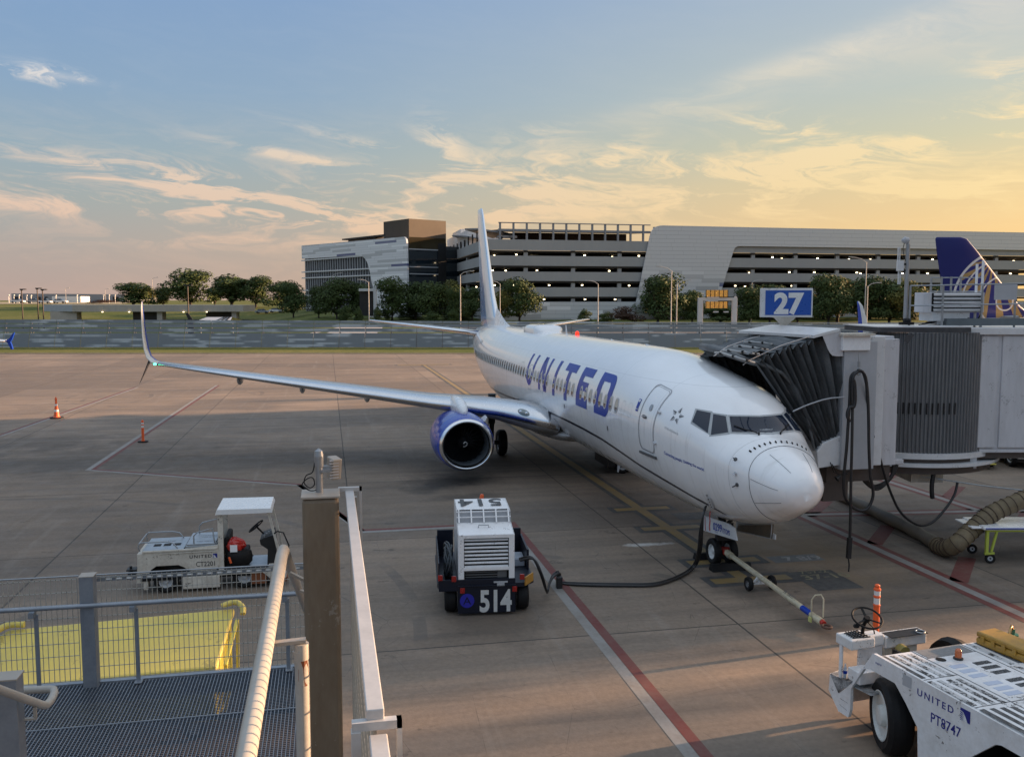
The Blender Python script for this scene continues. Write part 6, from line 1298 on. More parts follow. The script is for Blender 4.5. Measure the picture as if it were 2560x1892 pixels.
# ---------------- pushback tractor PT8747: local x forward, y left; near side y=0 plane
PT = thing('pushback_tractor', 'large white pushback tractor lettered PT8747 with a big wheel and striped deck', 'tractor', (-5.52, 1.9, 0), math.atan2(0.112, 0.994))
PW = M('tractor_white', (0.80, 0.80, 0.81), 0.34, dirt=0.5, dscale=2.2, dcol=(0.46, 0.43, 0.39), coat=0.2, chip=0.9)
side = [(0.72, 0.28), (0.68, 0.42), (0.68, 0.76), (0.41, 1.18), (0.27, 1.235), (-0.25, 1.235), (-0.47, 1.04), (-0.71, 0.79), (-0.74, 0.37), (-0.74, 0.28), (-1.62, 0.28), (-1.62, 0.80), (-2.02, 1.18), (-2.11, 1.21), (-2.6, 1.21), (-2.95, 0.9), (-3.0, 0.28), (-3.9, 0.28), (-3.9, 1.45), (0.22, 1.50), (0.66, 0.86), (0.95, 0.57), (0.95, 0.28)]
mb = MB(); TW = 2.16
mb.prism(side, (0, -0.05, 0), (1, 0, 0), (0, 0, 1), (0, 0.05, 0)); mb.prism(side, (0, -TW, 0), (1, 0, 0), (0, 0, 1), (0, 0.05, 0))
mb.b2((-3.9, -TW+0.05, 1.44), (0.14, -0.05, 1.488)); mb.b2((-3.9, -TW+0.05, 0.3), (-3.85, -0.05, 1.45))
mb.build('body', PW, PT, bevel=0.02)
mb = MB(); mb.b2((-3.84, -TW+0.8, 0.35), (0.08, -0.8, 1.42)); mb.b2((-0.80, -0.54, 0.35), (-1.6, -0.08, 1.40)); mb.b2((0.1, -TW+0.1, 0.45), (1.05, -1.1, 0.70)); mb.b2((0.08, -TW+0.8, 0.6), (0.12, -0.78, 1.43)); mb.b2((-0.8, -0.80, 0.30), (0.68, -0.76, 1.3)); mb.build('chassis', DARK, PT)  # inner dark sheets stand in for the shade inside the wheel arches
# front step: bumper and floor
mb = MB(); mb.prism([(0.94, 0.28), (0.94, 0.57), (0.66, 0.86), (0.62, 0.80), (1.20, 0.80), (1.18, 0.54)], (0, -0.06, 0), (1, 0, 0), (0, 0, 1), (0, 0.055, 0))
mb.build('front_corner', PW, PT) if False else None
mb = MB(); mb.loft([[V((0.95, 0, 0.28)), V((0.95, 0, 0.57)), V((1.18, 0.0, 0.80)), V((1.20, 0.0, 0.52))], [V((1.12, -0.25, 0.30)), V((1.12, -0.25, 0.60)), V((1.25, -0.25, 0.80)), V((1.27, -0.25, 0.5))], [V((1.12, -TW, 0.30)), V((1.12, -TW, 0.60)), V((1.25, -TW, 0.80)), V((1.27, -TW, 0.5))]], smooth=False); mb.build('front_bumper', PW, PT)
mb = MB(); mb.add([V((0.66, -0.02, 0.795)), V((0.96, -0.015, 0.795)), V((1.19, -0.02, 0.80)), V((1.24, -0.3, 0.80)), V((1.24, -TW+0.02, 0.80)), V((0.3, -TW+0.02, 0.80)), V((0.3, -0.06, 0.80)), V((0.5, -0.04, 0.797))], [(0, 1, 2, 3, 4, 5, 6, 7)]); mb.add([V((0.96, 0.004, 0.57)), V((0.66, 0.004, 0.86)), V((1.18, 0.004, 0.80))], [(0, 1, 2)])
GRIP = M('worn_grip_black', (0.045, 0.043, 0.042), 0.75, dirt=0.9, dscale=6, dcol=(0.5, 0.5, 0.5)); mb.build('step_floor', GRIP, PT, fix=False)
mb = MB(); mb.b2((0.52, -0.40, 0.87), (0.80, -0.03, 1.06)); mb.b2((0.96, -0.07, 0.80), (1.02, -0.03, 1.44)); mb.b2((0.88, -0.75, 0.80), (0.93, -0.30, 1.34)); mb.build('step_box', PW, PT, bevel=0.012)
mb = MB(); mb.b2((0.86, -1.4, 0.80), (0.90, -0.76, 1.30)); mb.build('footwell_panel', CREAM, PT)
mb = MB(); mb.b2((0.72, -0.46, 1.34), (1.10, -0.02, 1.50)); mb.b2((0.84, -0.74, 1.30), (1.06, -0.47, 1.48)); mb.b2((0.82, -1.55, 1.24), (1.04, -0.75, 1.44)); mb.build('dashboard', VWHITE, PT, bevel=0.02)
mb = MB(); mb.b2((0.74, -1.50, 1.441), (0.98, -0.80, 1.45)); mb.build('instrument_panel', DARK, PT); 
mb = MB()
for k in range(5): mb.bar((0.76+0.07*k, -0.40, 1.51), (0.80+0.05*k, -0.10, 1.51), 0.012, 0.012); mb.bar((0.78, -0.12-0.06*k, 1.515), (1.04, -0.16-0.05*k, 1.515), 0.012, 0.012)
mb.build('document_clip', DARK, PT)
mb = MB(); mb.tube([V((0.80+0.07*math.cos(a), -1.40+0.07*math.sin(a), 1.46)) for a in [2*math.pi*k/12 for k in range(12)]], 0.012, 6, closed=True); mb.build('ring_switch', GALV, PT)
mb = MB(); mb.cyl((0.78, -0.98, 1.24), (0.66, -0.98, 1.22), 0.09, 0.10, 16); mb.b2((0.60, -1.06, 1.05), (0.78, -0.90, 1.2)); mb.build('spot_lamp', M('ochre_lamp_shell', (0.36, 0.30, 0.10), 0.4, dirt=0.4), PT)
c = V((0.80, -0.36, 1.80)); ax = V((-0.42, 0.10, 0.90)).normalized(); x_, y_, _ = basis(ax)
mb = MB(); mb.tube([c+(x_*math.cos(a)+y_*math.sin(a))*0.225 for a in [2*math.pi*k/32 for k in range(32)]], 0.016, 10, closed=True)
for a in (R(90), R(215), R(330)): mb.bar(c-ax*0.02, c+(x_*math.cos(a)+y_*math.sin(a))*0.22, 0.035, 0.014)
mb.cyl(c-ax*0.05, c+ax*0.015, 0.055, 0.045); mb.tube([c-ax*0.05, c-ax*0.18+V((0.02, 0, 0)), V((0.92, -0.38, 1.50))], 0.028, 8); mb.tube([c-ax*0.14, c-ax*0.16+V((0, 0.16, 0.03))], 0.01, 6); mb.cyl(c-ax*0.16+V((0.02, 0.16, 0.0)), c-ax*0.16+V((-0.05, 0.18, 0.03)), 0.035); mb.tube([c-ax*0.1+V((0.02, -0.05, 0)), c-ax*0.2+V((0.05, -0.22, -0.05)), V((0.9, -0.6, 1.47))], 0.012, 6); mb.build('steering_wheel', BLACK, PT)
for x_w in (0.10, -2.55):
    for y_w in (-0.27, -TW+0.27): wheel_local(PT, (x_w, y_w, 0.55), 0.55, 0.36, (0.40, 0.92, 0) if x_w > 0 else (0, 1, 0), rim=M('rim_off_white', (0.66, 0.67, 0.64), 0.4, dirt=0.4, dscale=6), n=36, rk=0.64, out=True)
mb = MB()                                            # deck seams and hatch
for x0 in (-0.76, -1.65): mb.bar((x0, -0.03, 1.4895), (x0, -0.62, 1.4895), 0.012, 0.004)
for y0 in (-0.62, -1.54): mb.bar((0.14, y0, 1.4895), (-3.2, y0, 1.4895), 0.014, 0.004)
mb.bar((-0.17, -0.63, 1.4895), (-0.17, -1.53, 1.4895), 0.014, 0.004); mb.bar((-1.66, -0.63, 1.4895), (-1.66, -1.53, 1.4895), 0.014, 0.004); mb.build('deck_seam', DGREY, PT)
def strips():
    m, t, b = newmat('worn_grip_strip'); co = t.coord('Object')
    f = t.ramp(t.math('ADD', t.math('MULTIPLY', t.noise(co, 5, 6, 0.7), 0.6), t.math('MULTIPLY', t.noise(co, 30, 4, 0.7), 0.4)), [(0.47, 0.0), (0.53, 1.0)])
    t.set(b.inputs['Base Color'], t.mix(f, (0.035, 0.034, 0.033), (0.50, 0.50, 0.50))); b.inputs['Roughness'].default_value = 0.8; return m
GS_ = strips(); GS2 = M('grip_strip_black', (0.035, 0.034, 0.034), 0.85, dirt=0.35, dscale=8, dcol=(0.4, 0.4, 0.4))
for x0, x1 in ((0.12, -0.73), (-0.80, -1.62), (-1.70, -3.2)):
    for k in range(4):
        y0 = -0.075-0.145*k; mb = MB(); mb.box(((x0+x1)/2-0.02*k, y0, 1.4905), (abs(x1-x0)-0.03, 0.075, 0.004)); mb.build('grip_strip', GS2 if (k in (0,) or x0 < -1.6) and x0 != -0.80 else GS_, PT)
    for k in range(3):
        y0 = -1.66-0.15*k; mb = MB(); mb.box(((x0+x1)/2, y0, 1.4905), (abs(x1-x0)-0.03, 0.075, 0.004)); mb.build('grip_strip', GS2 if k else GS_, PT)
mb = MB(); mb.b2((0.12, -1.50, 1.489), (-0.15, -0.66, 1.493)); mb.build('intake_screen', M('fine_mesh_grey', (0.22, 0.22, 0.22), 0.6, dirt=0.5, dscale=20), PT)
mb = MB(); mb.lathe([(0, 0.07), (0.02, 0.07), (0.03, 0.055)], (-0.32, -1.06, 1.489), (0, 0, 1), 18); bc = mb.build('beacon_base', DARK, PT)
mb = MB(); mb.lathe([(0.03, 0.05), (0.13, 0.046), (0.15, 0.03), (0.15, 0)], (-0.32, -1.06, 1.489), (0, 0, 1), 18); mb.build('beacon_lens', M('amber_beacon', (0.55, 0.12, 0.02), 0.25, coat=0.8), bc)
mb = MB(); mb.lathe([(0.0, 0.075), (0.003, 0.0)], (-0.26, -0.80, 1.4905), (0, 0, 1), 18); mb.build('exhaust_hole', BLACK, PT, fix=False)
mb = MB()
for a, b in ((-0.54, -1.28), (-0.70, -1.28), (-0.87, -1.28), (-1.14, -1.26), (-1.30, -1.26), (-1.46, -1.26)):
    mb = MB()
    for k in range(12): mb.box((a, b+0.13-0.024*k, 1.491), (0.10, 0.010, 0.004))
    mb.build('vent_louvre', BLACK, PT)
mb = MB()
for a, b in ((-0.53, -0.86), (-0.70, -0.87), (-0.87, -0.87), (-1.13, -0.87), (-1.30, -0.87), (-1.46, -0.87)): mb.box((a, b, 1.4905), (0.10, 0.26, 0.005))
build_split(mb, 'pressed_panel', M('pale_blue_panel', (0.48, 0.54, 0.66), 0.4), PT)
mb = MB(); mb.geo(text_geo('UNITED', 0.098, 0.012, 1.1, spacing=1.35), (-0.68, 0.004, 1.255), (-1, 0, 0.02), (0, 0, 1)); mb.geo(text_geo('PT8747', 0.145, 0.006, 0.86), (-0.94, 0.004, 0.985), (-1, 0, 0.02), (0, 0, 1)); mb.geo(text_geo('SN8747', 0.03, 0.004, 1.0), (0.16, 0.004, 1.37), (-1, 0, 0), (0, 0, 1)); mb.build('fleet_lettering', STRIPE2, PT, fix=False)
globe_logo(PT, (-1.45, 0.004, 1.25), (-1, 0, 0.02), (0, 0, 1), 0.165)
mb = MB(); mb.quad((-0.40, 0.003, 1.28), (-0.57, 0.003, 1.285), (-0.57, 0.003, 1.445), (-0.40, 0.003, 1.44)); mb.build('data_plate', GREY, PT, fix=False)
mb = MB(); mb.quad((0.92, 0.003, 0.50), (0.74, 0.003, 0.50), (0.74, 0.003, 0.505), (0.92, 0.003, 0.507)); mb.quad((0.93, 0.003, 0.40), (0.75, 0.003, 0.38), (0.75, 0.003, 0.385), (0.93, 0.003, 0.405)); build_split(mb, 'scratch', DGREY, PT, fix=False)
mb = MB(); mb.b2((-0.80, -0.30, 0.30), (-0.62, -0.10, 0.70)); mb.build('rust_bracket', M('rust_orange_paint2', (0.28, 0.10, 0.03), 0.7, dirt=0.5), PT)
# far side mirror and green cylinder fitting
mb = MB(); mb.cyl((-0.02, -TW-0.25, 1.25), (-0.02, -TW-0.25, 1.60), 0.08, n=16); mb.cyl((-0.02, -TW-0.25, 1.60), (-0.02, -TW-0.25, 1.68), 0.03, n=10); mb.build('fire_bottle', M('green_enamel', (0.04, 0.16, 0.10), 0.4), PT)
mb = MB(); mb.tube([V((-0.02, -TW-0.25, 1.66)), V((-0.05, -TW-0.18, 1.74)), V((-0.1, -TW-0.1, 1.70)), V((-0.1, -TW-0.08, 1.55))], 0.02, 8); mb.build('brass_valve', M('brass', (0.5, 0.32, 0.14), 0.35, metal=0.9), PT)
mb = MB(); mb.lathe([(-0.1, 0.3), (-0.13, 0.42), (0, 0.46), (0.13, 0.42), (0.1, 0.3)], (0.42, -1.72, 0.99), (0, 1, 0), 20); mb.build('spare_wheel', BLACK, PT)
# yellow case on the tractor
YC = M('dirty_yellow_plastic', (0.46, 0.25, 0.03), 0.5, dirt=0.6, dscale=9, dcol=(0.22, 0.13, 0.05))
CS = thing('tool_case', 'dirty yellow plastic case lying on the deck of the pushback tractor', 'case', PT.matrix_basis @ V((-0.12, -1.98, 1.493)), math.atan2(0.112, 0.994)+R(4))
mb = MB(); mb.b2((-0.62, -0.20, 0.0), (0.20, 0.20, 0.11)); mb.build('case_base', YC, CS, bevel=0.03)
mb = MB(); mb.b2((-0.62, -0.20, 0.115), (0.20, 0.20, 0.20)); mb.build('case_lid', YC, CS, bevel=0.03)
mb = MB()
for k in range(4): mb.b2((0.04-0.18*k, 0.20, 0.07), (0.10-0.18*k, 0.22, 0.15))
build_split(mb, 'case_latch', YC, CS)
WB = thing('water_bottle', 'clear plastic water bottle with a blue label standing on the tractor step', 'bottle', PT.matrix_basis @ V((0.97, -0.12, 0.803)))
mb = MB(); mb.lathe([(0, 0.0), (0, 0.030), (0.12, 0.032), (0.16, 0.024), (0.19, 0.012), (0.215, 0.012)], (0, 0, 0), (0, 0, 1), 14); mb.build('bottle_body', M('clear_plastic', (0.55, 0.6, 0.66), 0.1, dirt=0.05), WB)
mb = MB(); mb.lathe([(0.07, 0.033), (0.12, 0.034)], (0, 0, 0), (0, 0, 1), 14); mb.build('bottle_label', BLUE, WB)
mb = MB(); mb.cyl((0, 0, 0.205), (0, 0, 0.225), 0.014, n=10); mb.build('bottle_cap', WHITE, WB)
# ---------------- vehicles beyond the bridge, seen under the tunnel
YT = thing('belt_loader', 'yellow ramp vehicle with a rear step, seen under the bridge tunnel', 'ramp vehicle', (14.2, -15.9, 0), math.atan2(HF.y, HF.x))
mb = MB(); mb.b2((0.0, -0.6, 0.5), (2.6, 0.7, 1.5)); mb.b2((-0.35, -0.35, 0.42), (0.0, 0.45, 0.50)); mb.b2((-0.35, -0.38, 0.20), (0.0, 0.48, 0.26)); mb.build('body', YEL, YT, bevel=0.02)
mb = MB(); mb.b2((-0.02, -0.3, 0.7), (0.01, 0.1, 1.1)); mb.b2((0.1, -0.6, 0.2), (2.5, 0.6, 0.5)); mb.build('chassis', DARK, YT)
for x_ in (0.5, 2.1):
    for y_ in (-0.6, 0.7): wheel_local(YT, (x_, y_, 0.3), 0.3, 0.2, n=18)
WT = thing('white_truck', 'white truck front at the right edge, seen under the bridge tunnel', 'truck', (13.6, -18.1, 0), math.atan2(HF.y, HF.x))
mb = MB(); mb.b2((0.0, -1.0, 0.55), (3.5, 1.0, 1.6)); mb.b2((-0.12, -1.0, 0.42), (0.1, 1.0, 0.75)); mb.build('body', VWHITE, WT, bevel=0.04)
mb = MB(); mb.b2((-0.02, -0.6, 0.85), (0.02, 0.6, 1.1)); mb.b2((-0.14, -0.8, 0.50), (-0.11, 0.8, 0.62)); mb.b2((0.1, -0.9, 0.25), (3.3, 0.9, 0.55)); mb.build('grille', DARK, WT)
for x_ in (0.6, 2.8):
    for y_ in (-0.8, 0.85): wheel_local(WT, (x_, y_, 0.36), 0.36, 0.24, n=18)
# dark loader in the shade on the far side of the fuselage
LT = thing('cargo_loader', 'dark belt loader standing in the shade on the far side of the airliner', 'ramp vehicle', (17.0, -2.6, 0), R(90))
mb = MB(); mb.b2((-1.8, -0.9, 0.25), (1.8, 0.9, 0.7)); mb.b2((-0.9, -0.8, 0.7), (-0.2, 0.8, 1.25)); mb.bar((-1.8, 0, 0.8), (2.0, 0, 1.35), 0.8, 0.12); mb.build('body', DARK, LT, bevel=0.02)
for x_ in (-1.2, 1.2):
    for y_ in (-0.85, 0.85): wheel_local(LT, (x_, y_, 0.32), 0.32, 0.2, n=18)
# ================================================================ steel landing and stair railings in front of the camera
PX0 = -7.65; PZ = 2.95
GLV = M('platform_galvanised', (0.30, 0.33, 0.37), 0.42, metal=0.55, dirt=0.5, dscale=7, dcol=(0.16, 0.18, 0.21))
SAND = M('sandy_grey_steel', (0.38, 0.34, 0.29), 0.45, metal=0.3, dirt=0.4, dscale=6, dcol=(0.30, 0.26, 0.22))
COLM = M('weathered_column', (0.145, 0.105, 0.066), 0.6, dirt=0.6, dscale=5, dcol=(0.22, 0.18, 0.13), streak=(1, 1, 0.3), chip=0.5, ccol=(0.3, 0.27, 0.23))
RUST = M('rust_patch', (0.17, 0.05, 0.02), 0.8, dirt=0.5)
PL = thing('steel_landing', 'steel grating stair landing with bearing bars, in the lower left foreground', 'landing', (-8.6, 11.5, PZ))
# bearing bars run away from the camera, cross rods are close set
mb = MB(); y = 10.0
while y < 13.6:
    mb.b2((-12.0, y-0.003, PZ-0.03), (PX0, y+0.003, PZ)); y += 0.0333
for xs in (-8.6,): mb.b2((xs-0.006, 9.98, PZ-0.035), (xs+0.006, 13.6, PZ+0.004))
mb.build('bearing_bar', GLV, PL, W=True)
mb = MB(); x = -12.0
while x < PX0: mb.bar((x, 9.98, PZ-0.012), (x, 13.6, PZ-0.012), 0.007, 0.010); x += 0.0333
mb.build('cross_rod', M('dark_cross_rod', (0.10, 0.13, 0.17), 0.5, metal=0.5, dirt=0.4), PL, W=True)
mb = MB(); mb.b2((PX0, 9.9, PZ-0.2), (PX0+0.06, 13.7, PZ+0.01)); mb.b2((-12.1, 9.84, PZ-0.2), (PX0, 9.9, PZ-0.0)); mb.b2((-12.1, 13.62, PZ-0.2), (PX0, 13.7, PZ)); mb.b2((-12.1, 9.9, PZ-0.3), (-12.04, 13.62, PZ-0.05))
mb.b2((-10.0, 9.9, PZ-0.2), (-9.94, 13.6, PZ-0.04)); mb.build('edge_beam', GLV, PL, W=True)
mb = MB()
for (px_, py_) in ((-7.8, 10.1), (-7.8, 13.4), (-11.9, 10.1), (-11.9, 13.4)): mb.b2((px_-0.08, py_-0.08, 0), (px_+0.08, py_+0.08, PZ-0.2))
build_split(mb, 'support_leg', GLV, PL, W=True)
# mesh fence across the far edge
def mesh_panel(name, fn, u0, u1, z0, z1, du, dz, par, r=0.0028, zlist=None, mat=GALV):
    mb = MB(); u = u0
    while u <= u1+1e-6: mb.bar(fn(u, z0), fn(u, z1), r*2, r*2); u += du
    for z in (zlist or [z0+dz*i for i in range(int((z1-z0)/dz)+1)]): mb.bar(fn(u0, z)+V((0, 0, 0)), fn(u1, z), r*2, r*2)
    return mb.build(name, mat, par, W=True)
F1 = thing('mesh_fence', 'welded wire mesh fence with square post along the far edge of the grating landing', 'fence', (PX0, 11.8, PZ))
FM = M('mesh_wire', (0.52, 0.50, 0.44), 0.4, metal=0.5, dirt=0.3, dscale=9)
fn = lambda u, z: V((PX0, u, z))
mesh_panel('wire_mesh', fn, 9.98, 12.06, 2.99, 4.03, 0.0475, 0.128, F1, mat=FM); mesh_panel('wire_mesh', lambda u, z: V((PX0, u, z)), 12.24, 14.0, 2.99, 4.03, 0.0475, 0.128, F1, mat=FM)
mb = MB(); mb.tube([V((PX0, 9.95, 4.04)), V((PX0, 12.06, 4.045))], 0.008, 6); mb.tube([V((PX0, 12.22, 4.045)), V((PX0, 14.2, 4.05))], 0.008, 6)
mb.build('top_wire', GALV, F1, W=True)
mb = MB(); mb.b2((PX0+0.01, 9.98, 3.975), (PX0+0.014, 12.06, 4.02)); y_ = 10.02
mb.build('clip_strip', GLV, F1, W=True)
mb = MB()
while y_ < 12.0: mb.b2((PX0-0.002, y_, 3.99), (PX0+0.008, y_+0.05, 4.003)); y_ += 0.095
build_split(mb, 'strip_slot', REFL, F1, W=True)
mb = MB(); mb.b2((PX0-0.09, 12.07, 2.9), (PX0+0.05, 12.20, 4.05)); po = mb.build('square_post', GLV, F1, W=True, bevel=0.006)
mb = MB(); mb.b2((PX0-0.095, 12.065, 4.05), (PX0+0.055, 12.205, 4.058)); mb.build('post_cap', SAND, po, W=True)
# handrail on posts inside the fence
F2 = thing('landing_handrail', 'grey tubular handrail on flat posts in front of the landing mesh fence', 'handrail', (PX0-0.12, 11.8, PZ))
mb = MB(); mb.tube([V((PX0-0.12, 14.2, 3.79)), V((PX0-0.12, 9.95, 3.765))], 0.024, 12); mb.build('rail_tube', GLV, F2, W=True)
for y_ in (10.24, 11.69, 12.60, 13.5):
    mb = MB(); mb.b2((PX0-0.06, y_-0.015, PZ), (PX0-0.045, y_+0.025, 3.70)); mb.b2((PX0-0.14, y_-0.0, 3.69), (PX0-0.045, y_+0.05, 3.745)); mb.box((PX0-0.06, y_, PZ+0.01), (0.10, 0.07, 0.012)); mb.build('rail_post', GLV, F2, W=True, bevel=0.003)
# upper flight: column, level handrail and mesh fence running back to the camera
SC = thing('stair_column', 'tall square brown steel column in the foreground between handrail and mesh fence', 'column', (-12.58, 9.84, 0))
mb = MB(); mb.b2((-12.665, 9.755, 0.0), (-12.50, 9.925, 5.80)); mb.build('column_shaft', COLM, SC, W=True, bevel=0.02)
mb = MB(); mb.b2((-12.67, 9.75, 5.80), (-12.49, 9.93, 5.812)); mb.build('column_cap', SAND, SC, W=True, bevel=0.003)
mb = MB(); mb.cyl((-12.56, 9.845, 5.81), (-12.56, 9.845, 5.96), 0.017, n=14); mb.lathe([(0, 0.022), (0.05, 0.023), (0.075, 0.019), (0.088, 0.0)], (-12.56, 9.845, 5.935), (0, 0, 1), 16); 
LP = thing('flood_light', 'small weathered floodlight clamped to a capped pipe on top of the brown column', 'floodlight', (-12.56, 9.845, 5.81))
mb.build('pipe_stub', GALV, LP, W=True)
mb = MB(); c = V((-12.50, 9.775, 5.915)); mb.box(c, (0.07, 0.05, 0.105), rot=Matrix.Rotation(R(25), 3, 'Z') @ Matrix.Rotation(R(-8), 3, 'Y')); fh = mb.build('lamp_housing', SAND, LP, W=True, bevel=0.006)
mb = MB()
for k in range(7): mb.box(c+V((-0.038, 0.0, -0.042+0.014*k)), (0.012, 0.046, 0.004), rot=Matrix.Rotation(R(25), 3, 'Z'))
mb.build('cooling_fin', GREY, fh, W=True)
mb = MB(); mb.box((-12.56, 9.815, 5.915), (0.045, 0.045, 0.012)); mb.box((-12.545, 9.805, 5.92), (0.025, 0.04, 0.03)); mb.build('clamp', GALV, LP, W=True)
mb = MB(); P = [V((-12.565, 9.865, 5.955)), V((-12.57, 9.876, 5.91)), V((-12.57, 9.905, 5.895)), V((-12.57, 9.915, 5.86)), V((-12.57, 9.89, 5.835)), V((-12.57, 9.868, 5.85)), V((-12.57, 9.875, 5.882)), V((-12.57, 9.90, 5.88)), V((-12.57, 9.925, 5.85)), V((-12.57, 9.89, 5.822)), V((-12.565, 9.855, 5.822))]
mb.tube(smooth(P, 5), 0.0028, 5); mb.build('lamp_cable', BLACK, LP, W=True)
HR = thing('stair_handrail', 'sunlit pale tubular handrail rising toward the camera beside the brown column', 'handrail', (-13.8, 10.0, 4.7))
HRM = M('handrail_pale_paint', (0.42, 0.40, 0.36), 0.45, metal=0.1, dirt=0.35, dscale=8, dcol=(0.25, 0.21, 0.16))
def descend(y0, off=0.0): return [V((-16.6, y0, 5.60+off)), V((-14.7, y0, 5.60+off)), V((-12.90, y0, 5.60+off)), V((-12.74, y0, 5.585+off)), V((-12.60, y0, 5.53+off)), V((-10.8, y0, 4.76+off)), V((-9.3, y0, 4.10+off)), V((-8.6, y0, 3.80+off))]
mb = MB(); mb.tube(descend(10.01), 0.0265, 20); mb.build('rail_tube', HRM, HR, W=True)
mb = MB(); mb.tube([V((-13.83, 9.90, 4.2)), V((-13.83, 9.90, 5.47)), V((-13.83, 9.905, 5.53))], 0.0245, 16); mb.cyl((-13.83, 9.90, 5.50), (-13.83, 9.90, 5.555), 0.0245, n=16); hp = mb.build('rail_post', HRM, HR, W=True)
mb = MB(); mb.bar((-13.83, 9.885, 5.565), (-13.83, 10.0, 5.56), 0.03, 0.012); mb.bar((-12.35, 9.90, 5.30), (-12.35, 10.0, 5.36), 0.03, 0.012); mb.bar((-11.2, 9.88, 4.85), (-11.2, 10.0, 4.90), 0.03, 0.012); build_split(mb, 'rail_bracket', SAND, HR, W=True)
mb = MB(); mb.add([V((-13.83-0.0247*math.cos(a), 9.90-0.0247*math.sin(a), z)) for z, a0, a1 in ((5.50, -0.1, 0.9), (5.47, -0.5, 1.1), (5.43, -0.5, 1.2), (5.41, 0.0, 0.8)) for a in (a0, (a0+a1)/2, a1)], [(3*i+j, 3*i+j+1, 3*i+j+4, 3*i+j+3) for i in range(3) for j in range(2)]); mb.build('rust_patch', RUST, hp, W=True, fix=False)
F3 = thing('stair_side_fence', 'steep mesh fence with pale flat top rail right of the brown column in the foreground', 'fence', (-14, 9.70, 4.5))
FR_ = M('flat_rail_pale', (0.55, 0.54, 0.53), 0.42, metal=0.3, dirt=0.3, dscale=8)
mb = MB(); mb.b2((-14.88, 9.68, 5.755), (-12.42, 9.722, 5.785)); mb.b2((-16.6, 9.675, 5.70), (-14.90, 9.717, 5.735)); mb.build('top_rail', FR_, F3, W=True, bevel=0.003)
mesh_panel('wire_mesh', lambda u, z: V((u, 9.70, z)), -14.86, -12.46, 4.2, 5.75, 0.0475, 0.128, F3, mat=FM)
mesh_panel('wire_mesh', lambda u, z: V((u, 9.695, z)), -16.6, -14.95, 4.2, 5.70, 0.0475, 0.128, F3, mat=FM)
mb = MB()
for x_, z_ in ((-12.42, 5.80), (-14.88, 5.76)): mb.b2((x_-0.012, 9.64, z_-0.02), (x_+0.012, 9.755, z_)); mb.b2((x_-0.012, 9.64, z_-0.45), (x_+0.012, 9.652, z_)); 
mb.b2((-14.9, 9.735, 4.2), (-14.87, 9.757, 5.74)); build_split(mb, 'rail_clip', FR_, F3, W=True)
mb = MB(); mb.b2((-12.44, 9.665, 4.2), (-12.40, 9.70, 5.75)); mb.build('fence_post', SAND, F3, W=True)
# left side post and returned rail end
F4 = thing('looped_handrail', 'pale tubular stair rail end looping back around a short grey post', 'handrail', (-12.0, 11.4, 3.5))
mb = MB(); mb.b2((-12.08, 11.375, 2.0), (-11.97, 11.52, 4.805)); lp = mb.build('short_post', GLV, F4, W=True, bevel=0.004)
mb = MB(); mb.b2((-12.085, 11.37, 4.805), (-11.965, 11.525, 4.813)); mb.build('post_cap', SAND, lp, W=True)
mb = MB(); mb.tube([D(-160, 1655, 3.9), D(0, 1723, 4.4), D(104, 1761, 4.68), D(116, 1762, 4.72), D(127, 1750, 4.78), D(136, 1732, 4.85), D(134, 1723, 4.88), D(120, 1722, 4.9), D(48, 1725, 4.92)], 0.021, 14); mb.build('rail_tube', HRM, F4, W=True)
mb = MB(); mb.bar((-12.04, 11.36, 4.58), (-12.04, 11.30, 4.58), 0.02, 0.01); mb.bar((-12.04, 11.305, 4.58), (-12.04, 11.305, 4.64), 0.015, 0.012); mb.build('rail_bracket', SAND, F4, W=True)
mesh_panel('wire_mesh', lambda u, z: V((-12.1-(u-11.5)*0.3, u, z)), 11.54, 12.3, 3.6, 4.80, 0.0475, 0.128, F4, mat=FM)
mb = MB(); mb.b2((-12.2, 11.53, 4.80), (-12.1, 12.4, 4.83)); mb.build('fence_rail', GLV, F4, W=True)
# upper landing and stair flight (below the picture's lower edge, seen only from the side)
ST = thing('stair_flight', 'steel stair treads between the upper landing and the grating landing', 'stairs', (-12, 10.7, 3))
mb = MB()
for k in range(9): z_ = 4.70-0.19*(k+1); x_ = -13.25+0.36*k; mb.b2((x_, 9.97, z_-0.03), (x_+0.28, 11.36, z_))
mb.b2((-17.5, 9.97, 4.64), (-13.26, 11.36, 4.70)); build_split(mb, 'tread', GLV, ST, W=True)
mb = MB(); mb.bar((-13.25, 9.955, 4.4), (-10.1, 9.955, 2.75), 0.02, 0.2); mb.build('stringer', GLV, ST, W=True)
# yellow bin below the landing
YB = thing('yellow_bin', 'long yellow lidded bin with rounded corner bumpers beyond the landing fence', 'bin', (-2.9, 13.0, 0))
YM = M('chalky_yellow_plastic', (0.62, 0.51, 0.11), 0.55, dirt=0.6, dscale=1.6, dcol=(0.45, 0.38, 0.12), chip=0.4, bump=0.1, bscale=2)
mb = MB(); a = lambda y, x, z: V((x, y, z))
top = [V((-2.05, 11.35, 1.74)), V((-2.0, 14.75, 1.62)), V((-2.45, 15.25, 1.35)), V((-3.05, 15.35, 1.10)), V((-3.15, 11.52, 1.22))]
low = [V((-2.1, 11.4, 0.35)), V((-2.05, 14.8, 0.35)), V((-2.45, 15.2, 0.35)), V((-3.0, 15.3, 0.35)), V((-3.1, 11.55, 0.35))]
n = 5; mb.add(top+[p+V((0, 0, -0.10)) for p in top], [tuple(range(n)), tuple(range(2*n-1, n-1, -1))]+[(i, (i+1) % n, n+(i+1) % n, n+i) for i in range(n)]); mb.build('bin_lid', YM, YB, W=True, bevel=0.03)
